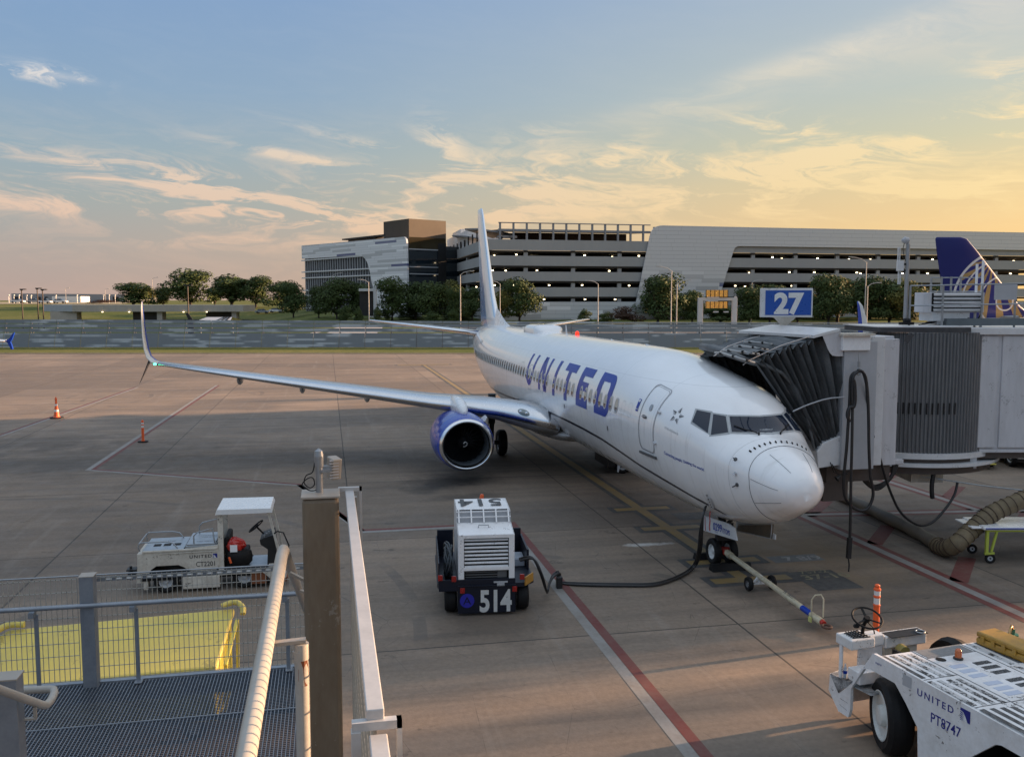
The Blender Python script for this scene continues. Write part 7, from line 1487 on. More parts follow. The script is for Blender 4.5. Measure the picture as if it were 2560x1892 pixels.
mb = MB(); top2 = [p+V((0, 0, -0.10)) for p in top]; top2 = [q.lerp(V((-2.6, 13.2, 1.3)), 0.03) for q in top2]; mb.add(top2+low, [tuple(range(n)), tuple(range(2*n-1, n-1, -1))]+[(i, (i+1) % n, n+(i+1) % n, n+i) for i in range(n)]); mb.build('bin_body', M('shaded_yellow_plastic', (0.50, 0.44, 0.06), 0.55, dirt=0.4), YB, W=True, bevel=0.02)
mb = MB(); mb.tube(smooth([V((-2.1, 11.55, 1.80)), V((-2.05, 11.35, 1.84)), V((-2.15, 11.22, 1.78)), V((-2.25, 11.21, 1.70))], 5), 0.045, 10); mb.build('corner_bumper', YM, YB, W=True)
mb = MB(); mb.tube(smooth([V((-2.05, 14.5, 1.70)), V((-2.05, 14.75, 1.70)), V((-2.25, 15.0, 1.58)), V((-2.4, 15.1, 1.42))], 5), 0.05, 10); mb.build('corner_bumper', YM, YB, W=True)
mb = MB(); mb.bar((-2.2, 11.30, 1.6), (-2.95, 11.42, 1.15), 0.05, 0.04); mb.bar((-2.2, 11.30, 1.6), (-2.2, 11.32, 0.4), 0.05, 0.04); mb.bar((-2.9, 11.42, 1.15), (-2.9, 11.44, 0.4), 0.05, 0.04); mb.build('end_frame', YEL, YB, W=True)
for x_, y_ in ((-2.3, 11.9), (-2.3, 14.6), (-2.9, 11.9), (-2.9, 14.6)): wheel_local(YB, (x_+2.9, y_-13.0, 0.18), 0.18, 0.08, axis=(1, 0, 0.0), n=16)

# ================================================================ unseen pier outside the right edge, added to shade the stand
TM = M('shade_pier_panel', (0.5, 0.48, 0.45), 0.6, dirt=0.3)
PH = 20.0
TE = thing('shade_pier', 'unseen terminal pier outside the right edge, added with gaps and posts to shade the stand', 'building', (19, -52, 0))
mb = MB(); mb.b2((5.9, -62, 0), (45.6, -46, PH)); mb.b2((-5.6, -62, 0), (-0.2, -46, PH)); mb.b2((-70, -62, 0), (-11.5, -46, PH))
for x_, w_ in ((0.9, 0.35), (1.9, 0.2), (2.5, 0.5), (4.1, 0.25), (4.8, 0.3)): mb.b2((x_, -50, 0), (x_+w_, -49.4, PH))  # posts in the gap, shaped to stripe the sunlight on the ground
mb.b2((-0.2, -60, PH-1.2), (5.9, -48, PH-0.2)); mb.build('shade_pier_wall', TM, TE, W=True)
mb = MB()
for k in range(8): mb.b2((6.5+4.4*k, -45.98, 5.0), (10.3+4.4*k, -45.9, 7.6))
build_split(mb, 'shade_pier_window', GLASS, TE, W=True)

# ================================================================ neighbours: the blue tail at right, the wing tip at left
A2 = thing('neighbour_airliner', 'airliner with dark blue and gold striped tail behind the jet bridge', 'airliner', D(2380, 751, 77) * 1.0)
o2 = D(2380, 751, 77); o2.z = 0; A2.matrix_basis = Matrix.Translation(o2) @ Matrix.Rotation(math.atan2(-CR.y, -CR.x), 4, 'Z')   # local x aft = toward picture left
def goldglobe():
    m, t, b = newmat('blue_gold_livery'); co = t.coord('Object'); x, y, z = t.sep(co)
    cx, cz = -4.4, 6.6; rx = t.math('SUBTRACT', x, cx); rz = t.math('SUBTRACT', z, cz)
    rad = t.math('SQRT', t.math('ADD', t.math('POWER', rx, 2.0), t.math('POWER', rz, 2.0)))
    ang = t.math('ARCTAN2', t.math('SUBTRACT', z, 10.2), t.math('SUBTRACT', x, -3.4))
    st = t.math('LESS_THAN', t.math('FRACT', t.math('MULTIPLY', ang, 3.4)), 0.45)
    arcs = t.math('LESS_THAN', t.math('ABSOLUTE', t.math('SUBTRACT', t.math('FRACT', t.math('DIVIDE', rad, 1.45)), 0.5)), 0.045)
    inside = t.math('LESS_THAN', rad, 4.35)
    c = t.mix(st, (0.010, 0.018, 0.17), (0.34, 0.24, 0.10)); c = t.mix(arcs, c, (0.62, 0.64, 0.66)); c = t.mix(inside, (0.008, 0.014, 0.14), c)
    rim = t.math('LESS_THAN', t.math('ABSOLUTE', t.math('SUBTRACT', rad, 4.35)), 0.10); c = t.mix(rim, c, (0.62, 0.64, 0.66))
    t.set(b.inputs['Base Color'], c); b.inputs['Roughness'].default_value = 0.35; return m
GG = goldglobe()
def vsurf(st, mats, mf, par, name):
    rows = []
    for le, c, tk in st: rows.append([V(le)+V((x, y, 0)) for x, y in foil(c, tk)])
    mb = MB(); mb.loft(rows, mf=mf); return mb.build(name, mats, par)
vsurf([((-7.6, 0, 5.0), 8.0, 0.07), ((-5.9, 0, 6.2), 6.6, 0.08), ((-4.2, 0, 8.2), 5.2, 0.085), ((-2.0, 0, 10.9), 3.5, 0.085), ((-1.05, 0, 11.95), 2.7, 0.07), ((-0.55, 0, 12.1), 2.1, 0.04)], [GG, GREY], lambda i, k: 1 if 11 <= k <= 13 else 0, A2, 'tail_fin')
mb = MB(); rws = []
for x_, r_, zc_ in ((-26, 1.88, 3.46), (-12, 1.88, 3.46), (-9, 1.8, 3.52), (-6, 1.5, 3.8), (-3, 1.05, 4.2), (0, 0.5, 4.6), (1.5, 0.15, 4.75)): rws.append([V((x_, r_*math.cos(a), zc_+r_*math.sin(a))) for a in [2*math.pi*k/24 for k in range(24)]])
mb.loft(rws); mb.build('fuselage', SKIN, A2)
for s in (1, -1): mb = MB(); mb.loft([[V(le)+V((x, 0, y)) for x, y in foil(c, 0.09)] for le, c in (((-6.0, s*0.6, 4.7), 3.8), ((-1.8, s*7.1, 5.5), 1.3))]); mb.build('stabiliser', WHITE, A2)
A3 = thing('distant_airliner', 'white wing tip with a blue split winglet of another airliner at the left edge', 'airliner', (0, 0, 0))
w0 = D(-150, 850, 108); w1 = D(15, 852.5, 108); 
mb = MB(); hv = HF*0.7
mb.loft([[w0-hv+V((0, 0, 0.1)), w0+V((0, 0, 0.28)), w0+hv+V((0, 0, 0.05)), w0-V((0, 0, 0.12))], [w1-hv*0.7, w1+V((0, 0, 0.18)), w1+hv*0.7, w1-V((0, 0, 0.14))]], smooth=False); mb.build('wing', WHITE, A3, W=True)
def P3(px_, py_): return D(px_, py_, 108)
mb = MB()
for poly in ([P3(15, 852), P3(25, 845), P3(33, 833), P3(37, 831), P3(31, 848), P3(26, 856), P3(20, 857)], [P3(17, 853), P3(27, 855), P3(30, 862), P3(33, 873), P3(29, 874), P3(22, 861)]):
    n = len(poly); mb.add([p-hv*0.15 for p in poly]+[p+hv*0.15 for p in poly], [tuple(range(n)), tuple(range(2*n-1, n-1, -1))]+[(i, (i+1) % n, n+(i+1) % n, n+i) for i in range(n)])
mb.build('winglet', BLUE, A3, W=True)
mb = MB(); w00 = D(-1500, 860, 108); mb.tube([w00, w00+HF*-20], 1.88, 16) if False else None
# ================================================================ blast fence
BF = thing('blast_fence', 'long low grey slatted blast fence with lighter patches across the far side of the apron', 'fence', (*ground_at(1000, 126.5), 0))
def fencemat():
    m, t, b = newmat('blast_fence_slats'); co = t.coord('Object'); x, y, z = t.sep(co)
    zr = t.math('FRACT', t.math('DIVIDE', z, 0.14)); line_ = t.math('LESS_THAN', zr, 0.22)
    along_ = t.math('SUBTRACT', t.math('MULTIPLY', x, CR.x), t.math('MULTIPLY', y, -CR.y))
    nn = t.noise(t.comb(t.math('MULTIPLY', along_, 0.10), t.math('FLOOR', t.math('DIVIDE', z, 0.27)), 0.0), 1.7, 2, 0.5)
    pn = t.noise(t.comb(t.math('FLOOR', t.math('DIVIDE', along_, 3.65)), 0.0, 7.0), 0.7, 2, 0.5)
    c = t.mix(t.math('MULTIPLY', t.ramp(nn, [(0.53, 0.0), (0.585, 1.0)]), t.math('GREATER_THAN', along_, float(CAM.x*CR.x+CAM.y*CR.y)-52.0)), (0.165, 0.18, 0.188), (0.40, 0.42, 0.425))
    c = t.mix(t.ramp(pn, [(0.4, 0.0), (0.6, 0.35)]), c, (0.17, 0.18, 0.185)); c = t.mix(t.math('MULTIPLY', line_, 0.35), c, (0.07, 0.08, 0.09))
    t.set(b.inputs['Base Color'], c); b.inputs['Roughness'].default_value = 0.45; b.inputs['Metallic'].default_value = 0.15; return m
FNC = fencemat()
x0 = -260; pxs = list(range(-260, 2900, 65))
def fz(px_): return 4.02-0.42*max(0, min(1, (px_-100)/1800))
for i in range(len(pxs)-1):
    a, b_ = V((*ground_at(pxs[i], 126.5), 0)), V((*ground_at(pxs[i+1], 126.5), 0)); zt_ = fz(pxs[i]); mb = MB(); U_v = (b_-a).normalized(); a2, b2 = a+U_v*0.03, b_-U_v*0.03
    for z0, z1, lean0, lean1 in ((0.12, 2.12, 0, 0.55), (2.26, 2.78, 0.60, 0.74), (2.92, 3.40, 0.78, 0.92), (3.50, zt_, 0.95, 1.08)):
        mb.add([a2+HF*lean0+V((0, 0, z0)), b2+HF*lean0+V((0, 0, z0)), b2+HF*lean1+V((0, 0, z1)), a2+HF*lean1+V((0, 0, z1))]+[p+HF*0.06 for p in (a2+HF*lean0+V((0, 0, z0)), b2+HF*lean0+V((0, 0, z0)), b2+HF*lean1+V((0, 0, z1)), a2+HF*lean1+V((0, 0, z1)))], [(0, 1, 2, 3), (7, 6, 5, 4), (0, 1, 5, 4), (2, 3, 7, 6)])
    mb.build('fence_panel', FNC, BF, W=True)
mb = MB()
for px_ in pxs: a = V((*ground_at(px_, 126.7), 0)); mb.bar(a+HF*0.2, a+HF*1.45+V((0, 0, fz(px_)-0.25)), 0.10, 0.10); mb.bar(a+HF*2.6, a+HF*1.15+V((0, 0, 3.0)), 0.10, 0.10)
build_split(mb, 'fence_frame', DGREY, BF, W=True)
RB = thing('road_barrier_rail', 'pale metal railing along the road just above the fence top at right', 'railing', (*ground_at(1800, 150), tz(150)))
mb = MB(); a, b_ = V((*ground_at(1500, 148), 0)), V((*ground_at(2750, 148), 0))
for z_ in (3.02, 2.55, 2.15): mb.bar(a+V((0, 0, z_)), b_+V((0, 0, z_)), 0.07, 0.09)
k = 0
while k <= 40: p = a.lerp(b_, k/40); mb.bar(p+V((0, 0, 0.4)), p+V((0, 0, 3.05)), 0.07, 0.07); k += 1
mb.build('rail_and_posts', GREY, RB, W=True)

# ================================================================ trees
def leafmat(name, c1, c2, c3):
    m, t, b = newmat(name); oi = t.node('ShaderNodeObjectInfo').outputs['Random']; g = t.node('ShaderNodeNewGeometry').outputs['Random Per Island']; co = t.coord('Object')
    f = t.math('ADD', t.math('MULTIPLY', g, 0.6), t.math('MULTIPLY', t.ramp(t.noise(co, 0.45, 3), [(0.35, 0), (0.65, 1)]), 0.4))
    c = t.mix(f, c1, c2); c = t.mix(t.math('MULTIPLY', oi, 0.5), c, c3)
    t.set(b.inputs['Base Color'], c); b.inputs['Roughness'].default_value = 0.7; b.inputs['Specular IOR Level'].default_value = 0.2
    try: b.inputs['Subsurface Weight'].default_value = 0.0
    except Exception: pass
    return m
LG = leafmat('leaf_green', (0.025, 0.045, 0.014), (0.070, 0.100, 0.026), (0.045, 0.065, 0.02))
LY = leafmat('leaf_olive', (0.07, 0.085, 0.02), (0.15, 0.13, 0.03), (0.09, 0.09, 0.025))
LR = leafmat('leaf_brown_red', (0.06, 0.035, 0.025), (0.10, 0.055, 0.035), (0.06, 0.045, 0.03))
BARK = M('bark', (0.05, 0.04, 0.032), 0.9, dirt=0.4)
def crown_mesh(seed, w_, h_, z0, n, leaf, kind):
    rnd = random.Random(seed); mb = MB(); cl = []
    nb = 16 if kind != 'bush' else 8
    for k in range(nb):
        a = rnd.uniform(0, 2*math.pi); r_ = w_*0.5*math.sqrt(rnd.random())*0.70; zz_ = z0+h_*(0.14+0.70*rnd.random()); s_ = w_*rnd.uniform(0.17, 0.27)
        if zz_ > z0+h_*0.7: r_ *= 0.55
        if kind == 'tall': r_ *= 0.7
        cl.append((V((r_*math.cos(a), r_*math.sin(a), zz_)), s_, s_*rnd.uniform(0.55, 0.8)))
    cl.append((V((0, 0, z0+h_*0.5)), w_*0.30, h_*0.30)); cl.append((V((0.05*w_, 0, z0+h_*0.80)), w_*0.18, h_*0.17))
    tot = sum(c[1]**2 for c in cl)
    for c, sx, sz in cl:
        for i in range(int(n*sx*sx/tot)):
            th = rnd.uniform(0, 2*math.pi); ph = math.acos(rnd.uniform(-0.85, 1)); rr = rnd.uniform(0.72, 1.07)
            p = c+V((sx*rr*math.sin(ph)*math.cos(th), sx*rr*math.sin(ph)*math.sin(th), sz*rr*math.cos(ph)))
            nrm = V((math.sin(ph)*math.cos(th), math.sin(ph)*math.sin(th), math.cos(ph)+0.3)).normalized()+V((rnd.uniform(-.7, .7), rnd.uniform(-.7, .7), rnd.uniform(-.5, .7)))
            x_, y_, _ = basis(nrm); a = rnd.uniform(0, 6.28); u = x_*math.cos(a)+y_*math.sin(a); v_ = y_*math.cos(a)-x_*math.sin(a); L = leaf*rnd.uniform(0.6, 1.35)
            mb.add([p-u*L, p-v_*L*0.55, p+u*L, p+v_*L*0.55], [(0, 1, 2, 3)], 0, False)
    return mb
def trunk_mesh(seed, h_, w_, z0):
    rnd = random.Random(seed); mb = MB(); r0 = 0.028*h_; top = z0+h_*0.55
    mb.tube([V((0, 0, -0.6)), V((0.03, 0.02, z0*0.5)), V((0.0, 0.05, z0)), V((0.05, 0, top))], r0, 8, rs=[r0*1.25, r0, r0*0.85, r0*0.35])
    for k in range(7):
        a = 2*math.pi*k/7+rnd.uniform(-.3, .3); b_ = z0*rnd.uniform(0.75, 1.1); e = V((w_*0.33*math.cos(a), w_*0.33*math.sin(a), z0+h_*rnd.uniform(0.25, 0.6)))
        mb.tube([V((0, 0, b_)), V((e.x*0.45, e.y*0.45, b_+(e.z-b_)*0.6)), e], r0*0.4, 6, rs=[r0*0.5, r0*0.33, r0*0.12])
    return mb
PROTO = {}
def tree_proto(key, w_, h_, z0, n, leaf, mat, kind, seed):
    T = thing('tree', 'tree', 'tree'); 
    if kind != 'bush': trunk_mesh(seed, h_, w_, z0).build('trunk', BARK, T, fix=False)
    else: MB().tube([V((0, 0, -0.4)), V((0, 0, h_*0.6))], 0.06, 6).build('stem', BARK, T, fix=False)
    crown_mesh(seed, w_, h_, z0, n, leaf, kind).build('crown', mat, T, fix=False); PROTO[key] = (T, w_, h_+z0, [False])
# unit trees 10 m tall including the trunk
tree_proto('A', 11, 8.9, 1.1, 5200, 0.28, LG, 'round', 11); tree_proto('B', 9, 9.0, 1.0, 4800, 0.27, LG, 'round', 5); tree_proto('C', 8, 8.8, 1.2, 4600, 0.27, LG, 'tall', 23)
tree_proto('D', 10, 8.6, 1.4, 4600, 0.27, LY, 'round', 31); tree_proto('E', 10, 9.4, 0.3, 3600, 0.30, LG, 'bush', 41); tree_proto('F', 10, 9.2, 0.3, 2600, 0.32, LR, 'bush', 47)
def put_tree(key, px0, px1, ytop, dist, label, nm='tree', grp='trees beyond the blast fence', rot=0.0):
    T, w_, h_, used = PROTO[key]; pxc = (px0+px1)/2; x_, y_ = ground_at(pxc, dist); zb = tz(dist, pxc)
    top = CAM.z-(ytop-751)*dist/FPX*1.0; H_ = max(1.0, top-zb); W_ = (px1-px0)*dist/FPX
    kk = 1.34 if nm == 'tree' else 1.15; sc = (kk*W_/w_, kk*W_/w_, H_/h_)
    if not used[0]: used[0] = True; o = T; o.matrix_basis = Matrix.Translation((x_, y_, zb)) @ Matrix.Rotation(rot, 4, 'Z'); o.scale = sc
    else: o = copy_thing(T, (x_, y_, zb), rot, scale=sc)
    o.name = nm; tag(o, label, 'tree' if nm == 'tree' else 'shrub', grp); return o
TL = [
 ('B', 292, 374, 705, 330, 'round dark tree at the left end of the row beside the far warehouse'), ('D', 352, 392, 716, 345, 'small olive tree peeping out behind the round dark tree at left'),
 ('B', 386, 430, 718, 330, 'small dark tree directly right of the tall pale street lamp at left'), ('A', 422, 530, 676, 325, 'tallest broad dark tree of the left group'),
 ('C', 515, 560, 712, 345, 'low narrow tree in the gap right of the tallest left tree'), ('C', 530, 628, 682, 320, 'feathery topped dark tree in the middle of the left group'), ('A', 598, 680, 692, 318, 'dense dark round tree behind the far end of the overpass'),
 ('B', 665, 745, 702, 300, 'dark tree just left of the office building corner'), ('A', 700, 766, 706, 240, 'dark tree on the lawn at the left foot of the office building'),
 ('A', 762, 830, 716, 215, 'tree in front of the fins on the left part of the office building'), ('A', 800, 882, 698, 205, 'broad dark tree before the middle of the office building'), ('B', 855, 925, 703, 208, 'dark tree touching the portal frame before the office building'),
 ('A', 940, 1020, 697, 200, 'rounded tree in front of the white office facade'), ('B', 1005, 1072, 702, 203, 'tree at the right foot of the white office facade'), ('A', 1042, 1122, 707, 196, 'spreading tree below the gap between office and garage'),
 ('D', 1098, 1166, 700, 202, 'olive topped tree behind the pale lamp left of the airliner fin'), ('A', 1110, 1160, 718, 190, 'tree directly behind the pale lamp post left of the fin'), ('B', 1150, 1210, 716, 198, 'dark tree immediately left of the airliner fin'),
 ('D', 1230, 1280, 722, 190, 'olive autumn tinted tree immediately right of the airliner fin'), ('A', 1252, 1346, 699, 192, 'large dark tree right of the airliner fin before the garage'),
 ('A', 1586, 1704, 690, 182, 'large tree with lit crown before the white garage facade'), ('B', 1700, 1762, 724, 188, 'tree between the lamps and the gantry sign'), ('B', 1755, 1850, 762, 188, 'low dark tree growing behind the gantry sign legs'),
 ('A', 1836, 1912, 718, 184, 'dark tree right of the gantry sign'), ('B', 1890, 1960, 708, 186, 'tree directly behind the blue gate sign'), ('A', 1950, 2040, 735, 190, 'low wide tree between gate sign and the winglet'),
 ('A', 2026, 2120, 690, 182, 'tall tree with sunlit top behind the blue winglet'), ('D', 2040, 2150, 688, 192, 'olive tree crown behind the tall tree above the winglet'), ('A', 2105, 2220, 694, 186, 'broad dark tree behind the two right street lamps'),
 ('B', 2180, 2270, 700, 184, 'dark tree immediately left of the lamp mast'), ('D', 2225, 2330, 697, 182, 'sunlit olive tree right of the lamp mast behind the bridge railing'), ('A', 2300, 2400, 712, 188, 'dark tree behind the louvred roof unit')]
for i, a in enumerate(TL): put_tree(*a, rot=i*1.7)
SL = [('E', 845, 880, 762, 190, 'larger round shrub on the lawn left of the portal frame'), ('E', 886, 909, 767, 185, 'small round shrub left of the portal leg'), ('E', 930, 955, 766, 184, 'round shrub right of the portal leg'), ('E', 953, 975, 768, 200, 'dark shrub behind the shrub right of the portal leg'),
      ('E', 1440, 1478, 770, 184, 'single rounded shrub before the garage base'), ('E', 1496, 1540, 778, 186, 'bright green shrub before the garage base'), ('F', 1528, 1608, 765, 184, 'reddish brown shrub left of the large lit tree'),
      ('E', 1120, 1150, 770, 186, 'green shrub low beside the lamp left of the fin'), ('E', 1060, 1100, 776, 186, 'low shrub right of the white office facade foot'), ('F', 215, 285, 749, 420, 'long low reddish shrub before the far warehouse'),
      ('E', 985, 1060, 780, 205, 'low hedge clump under the trees by the office facade'), ('E', 1100, 1200, 778, 205, 'long low hedge clump left of the fin')]
for i, a in enumerate(SL): put_tree(*a, nm='shrub', grp='shrubs beyond the blast fence', rot=i*1.1)
wd = []
for k, (a, b_) in enumerate(((2000, 2120), (2110, 2240), (2230, 2350), (1860, 1990), (1600, 1760))): put_tree('AB'[k % 2], a, b_, 738, 205, ['dark understorey tree behind the winglet', 'dark understorey tree behind the right lamps', 'dark understorey tree behind the lamp mast', 'dark understorey tree behind the gate sign', 'dark understorey tree behind the tall lamps at centre right'][k], rot=k)

# ================================================================ street lamps
def lamp(px_, ytop, dist, arm, label, mat=None, tee=False, n=0):
    mat = mat or M('pale_lamp_pole', (0.50, 0.47, 0.44), 0.4, dirt=0.2); x_, y_ = ground_at(px_, dist); zb = tz(dist, px_); top = CAM.z-(ytop-751)*dist/FPX; H_ = top-zb
    T = thing('street_lamp', label, 'street lamp', (x_, y_, zb), math.atan2(RH.y, RH.x), 'street lamps')
    mb = MB(); mb.cyl((0, 0, -0.3), (0, 0, H_-(0.0 if tee else H_*0.06)), 0.11 if not tee else 0.14, 0.07 if not tee else 0.12, 10)
    if tee: mb.box((0, 0, H_), (0.5, 0.3, 0.2))
    else:
        s = arm; L = H_*0.17; mb.tube([V((0, 0, H_*0.93)), V((s*L*0.35, 0, H_*0.975)), V((s*L, 0, H_))], 0.055, 8)
    mb.build('pole', mat, T)
    mb = MB()
    if tee: mb.box((0.35*(1 if arm >= 0 else -1)*(0 if arm == 0 else 1), 0, H_+0.12), (1.6 if arm == 0 else 1.3, 0.5, 0.22))
    else: mb.box((s*(L+0.25), 0, H_-0.02), (0.8, 0.32, 0.14), rot=Matrix.Rotation(R(-4*s), 3, 'Y'))
    mb.build('lamp_head', mat if not tee else DARK, T)
BR = M('bronze_lamp_pole', (0.045, 0.032, 0.028), 0.5)
for a in [(55, 725, 200, 1, 'dark shoebox street lamp, first from the left edge', BR, True), (94, 722.5, 205, 1, 'dark shoebox street lamp second from the left edge', BR, True), (107, 725.5, 203, 1, 'dark shoebox street lamp just right of its twin near the overpass end', BR, True),
          (470, 715, 170, 0, 'dark T headed street lamp in front of the overpass', BR, True), (382, 694, 330, 1, 'tall pale street lamp between the two small left trees'), (165, 720, 420, 1, 'faint pale street lamp before the warehouse'), (264, 722, 430, 1, 'faint pale street lamp above the red shrub'),
          (832, 683, 220, 1, 'pale street lamp before the dark fins of the office building'), (922, 699, 180, -1, 'pale street lamp beside the portal leg'), (1151, 678, 165, 1, 'pale street lamp left of the airliner fin'), (1250, 703, 175, -1, 'pale street lamp just right of the airliner fin'),
          (1495, 702, 160, -1, 'pale street lamp before the garage right of the dome'), (1678, 667, 150, -1, 'tallest pale street lamp left of the gantry sign'), (1692, 701, 152, 1, 'shorter pale street lamp beside the tallest one'), (2163, 644, 150, -1, 'tall pale street lamp left of the lamp mast'), (2168.5, 707, 150, 1, 'short pale street lamp beside the tall one left of the mast'), (1879, 700, 190, 1, 'thin pale lamp above the gate sign')]: lamp(*a)
for k, (px_, yt) in enumerate(((22, 738), (35, 738), (48, 738), (67, 739), (78, 739), (193, 738), (259, 738), (140, 739), (273, 738), (288, 738), (531, 730))):
    x_, y_ = ground_at(px_, 470); zb = tz(470); H_ = CAM.z-(yt-751)*470/FPX-zb; T = thing('light_pole', '%s small white lot light pole from the left edge, before the far warehouse' % ('first second third fourth fifth seventh eighth sixth ninth tenth last'.split()[k] if True else ''), 'light pole', (x_, y_, zb), 0, 'lot light poles before the warehouse')
    if px_ == 531: T['label'] = 'small white pole among the dark trees of the left group'; T['group'] = 'lone pole'
    mb = MB(); mb.cyl((0, 0, 0), (0, 0, H_), 0.22, 0.18, 8); mb.box((0.2, 0, H_), (1.1, 0.6, 0.5)); mb.build('pole_and_head', VWHITE, T)

# ================================================================ overpass and distant warehouse
OP = thing('overpass', 'pale concrete overpass deck on piers in the left distance', 'bridge', (*ground_at(350, 260), 0))
CONC = M('sunlit_bridge_concrete', (0.50, 0.43, 0.36), 0.8, dirt=0.3, dscale=0.2)  # raised warm tone puts the sunlight on the deck into the colour
def opx(px_, z_, d_=260): p = V((*ground_at(px_, d_), z_)); return p
mb = MB(); zt_, zb_ = 5.45, 3.48
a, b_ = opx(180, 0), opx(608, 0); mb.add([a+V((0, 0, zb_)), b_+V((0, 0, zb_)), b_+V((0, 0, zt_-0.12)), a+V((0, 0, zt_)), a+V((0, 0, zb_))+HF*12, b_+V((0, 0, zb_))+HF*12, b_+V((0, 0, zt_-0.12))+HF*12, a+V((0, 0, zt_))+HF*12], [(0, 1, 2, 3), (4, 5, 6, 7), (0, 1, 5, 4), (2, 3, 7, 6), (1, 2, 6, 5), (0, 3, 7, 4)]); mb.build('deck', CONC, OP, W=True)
mb = MB(); a, b_ = opx(106, 0, 262), opx(181, 0, 260); mb.add([a+V((0, 0, 3.6)), b_+V((0, 0, zb_)), b_+V((0, 0, zt_)), a+V((0, 0, zt_)), a+V((0, 0, 3.6))+HF*12, b_+V((0, 0, zb_))+HF*12, b_+V((0, 0, zt_))+HF*12, a+V((0, 0, zt_))+HF*12], [(0, 1, 2, 3), (4, 5, 6, 7), (0, 1, 5, 4), (2, 3, 7, 6), (0, 3, 7, 4)]); mb.build('deck_end', GREY, OP, W=True)
mb = MB()
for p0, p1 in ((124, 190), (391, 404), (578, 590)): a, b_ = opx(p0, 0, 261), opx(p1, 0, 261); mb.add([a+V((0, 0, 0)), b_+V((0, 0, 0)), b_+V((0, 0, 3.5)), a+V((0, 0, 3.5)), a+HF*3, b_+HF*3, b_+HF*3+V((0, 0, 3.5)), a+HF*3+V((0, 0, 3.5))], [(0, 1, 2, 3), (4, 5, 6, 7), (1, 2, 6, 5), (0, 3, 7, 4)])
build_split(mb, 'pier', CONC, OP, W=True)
mb = MB()
for p0, p1 in ((331, 391), (514, 578)): a, b_ = opx(p0, 0, 263), opx(p1, 0, 263); mb.add([a, b_, b_+V((0, 0, 3.49)), a+V((0, 0, 3.49))]+[q+HF*2 for q in (a, b_, b_+V((0, 0, 3.49)), a+V((0, 0, 3.49)))], [(0, 1, 2, 3), (4, 5, 6, 7), (1, 2, 6, 5), (0, 3, 7, 4)])
build_split(mb, 'underpass_wall', M('dark_recess_concrete', (0.06, 0.05, 0.045), 0.8), OP, W=True)
mb = MB()
for px_ in (255, 322, 458, 516): p = opx(px_, 3.38, 259.8); mb.box(p, (0.4, 0.4, 0.22))
build_split(mb, 'deck_lamp', M('lit_lamp', (1, 0.85, 0.6), 0.5, emit=(1.0, 0.78, 0.45), estr=1.2), OP, W=True)
mb = MB()
for k in range(30): p = opx(186+14.4*k, 4.45, 259.98); mb.box(p, (0.04, 0.05, 1.8))
build_split(mb, 'deck_joint', GREY, OP, W=True)
WH = thing('warehouse', 'long low pale warehouse on the far left horizon', 'building', (*ground_at(150, 620), tz(620)))
mb = MB(); a, b_ = V((*ground_at(29, 620), 0)), V((*ground_at(312, 620), 0)); zt_ = CAM.z+17*620/FPX
mb.add([a, b_, b_+V((0, 0, zt_-0.6)), a+V((0, 0, zt_)), a+HF*60, b_+HF*60, b_+HF*60+V((0, 0, zt_-0.6)), a+HF*60+V((0, 0, zt_))], [(0, 1, 2, 3), (4, 5, 6, 7), (1, 2, 6, 5), (0, 3, 7, 4), (2, 3, 7, 6)]); mb.build('wall', M('warehouse_blue_grey', (0.26, 0.27, 0.29), 0.7, dirt=0.2, dscale=0.05), WH, W=True)
mb = MB()
for p0, p1 in ((37, 52), (94, 102), (112, 119), (282, 297), (150, 160), (173, 181)): a, b_ = V((*ground_at(p0, 619.6), 0)), V((*ground_at(p1, 619.6), 0)); mb.quad(a+V((0, 0, 5.8)), b_+V((0, 0, 5.8)), b_+V((0, 0, 9.2)), a+V((0, 0, 9.2)))
build_split(mb, 'dock_door', DARK, WH, W=True, fix=False)
mb = MB(); a, b_ = V((*ground_at(130, 560), 0)), V((*ground_at(202, 560), 0)); mb.add([a, b_, b_+V((0, 0, 9.2)), a+V((0, 0, 9.2))]+[q+HF*12 for q in (a, b_, b_+V((0, 0, 9.2)), a+V((0, 0, 9.2)))], [(0, 1, 2, 3), (4, 5, 6, 7), (1, 2, 6, 5), (0, 3, 7, 4), (2, 3, 7, 6)]); mb.build('annex', VWHITE, WH, W=True)

# ================================================================ cars
def car(loc, rz, body, label, name='parked_car', cat='car', grp='cars beyond the blast fence', sc=1.0, pickup=False):
    T = thing(name, label, cat, loc, rz, grp)
    mb = MB(); pr = [(-2.2, 0.35), (-2.25, 0.75), (-2.1, 0.95), (-1.2, 1.0), (1.2, 0.98), (2.1, 0.85), (2.25, 0.6), (2.2, 0.35)]; mb.loft([[V((x, y*0.88, z*(1.0 if abs(y) < 0.95 else 0.96))) for x, z in pr] for y in (-1, -0.96, 0.96, 1)], smooth=False); mb.build('body', body, T, bevel=0.05)
    mb = MB(); a = [(-1.6, 0.98), (-1.1, 1.42), (0.4, 1.45), (1.15, 0.98)] if not pickup else [(-0.4, 0.98), (-0.3, 1.75), (0.7, 1.78), (1.2, 1.0)]; mb.loft([[V((x, y*0.8*(0.86 if z > 1.1 else 1), z)) for x, z in a] for y in (-1, 1)], smooth=False); mb.build('cabin_glass', GLASS, T)
    mb = MB()
    for x_ in (-1.35, 1.35):
        for y_ in (-0.86, 0.86): mb.lathe([(-0.1, 0.18), (-0.11, 0.32), (0.11, 0.32), (0.1, 0.18), (0.1, 0)], (x_, y_, 0.32), (0, 1, 0), 14)
    build_split(mb, 'wheel', BLACK, T)
    if sc != 1: T.scale = (sc,)*3
    return T
ang = math.atan2(RH.y, RH.x)
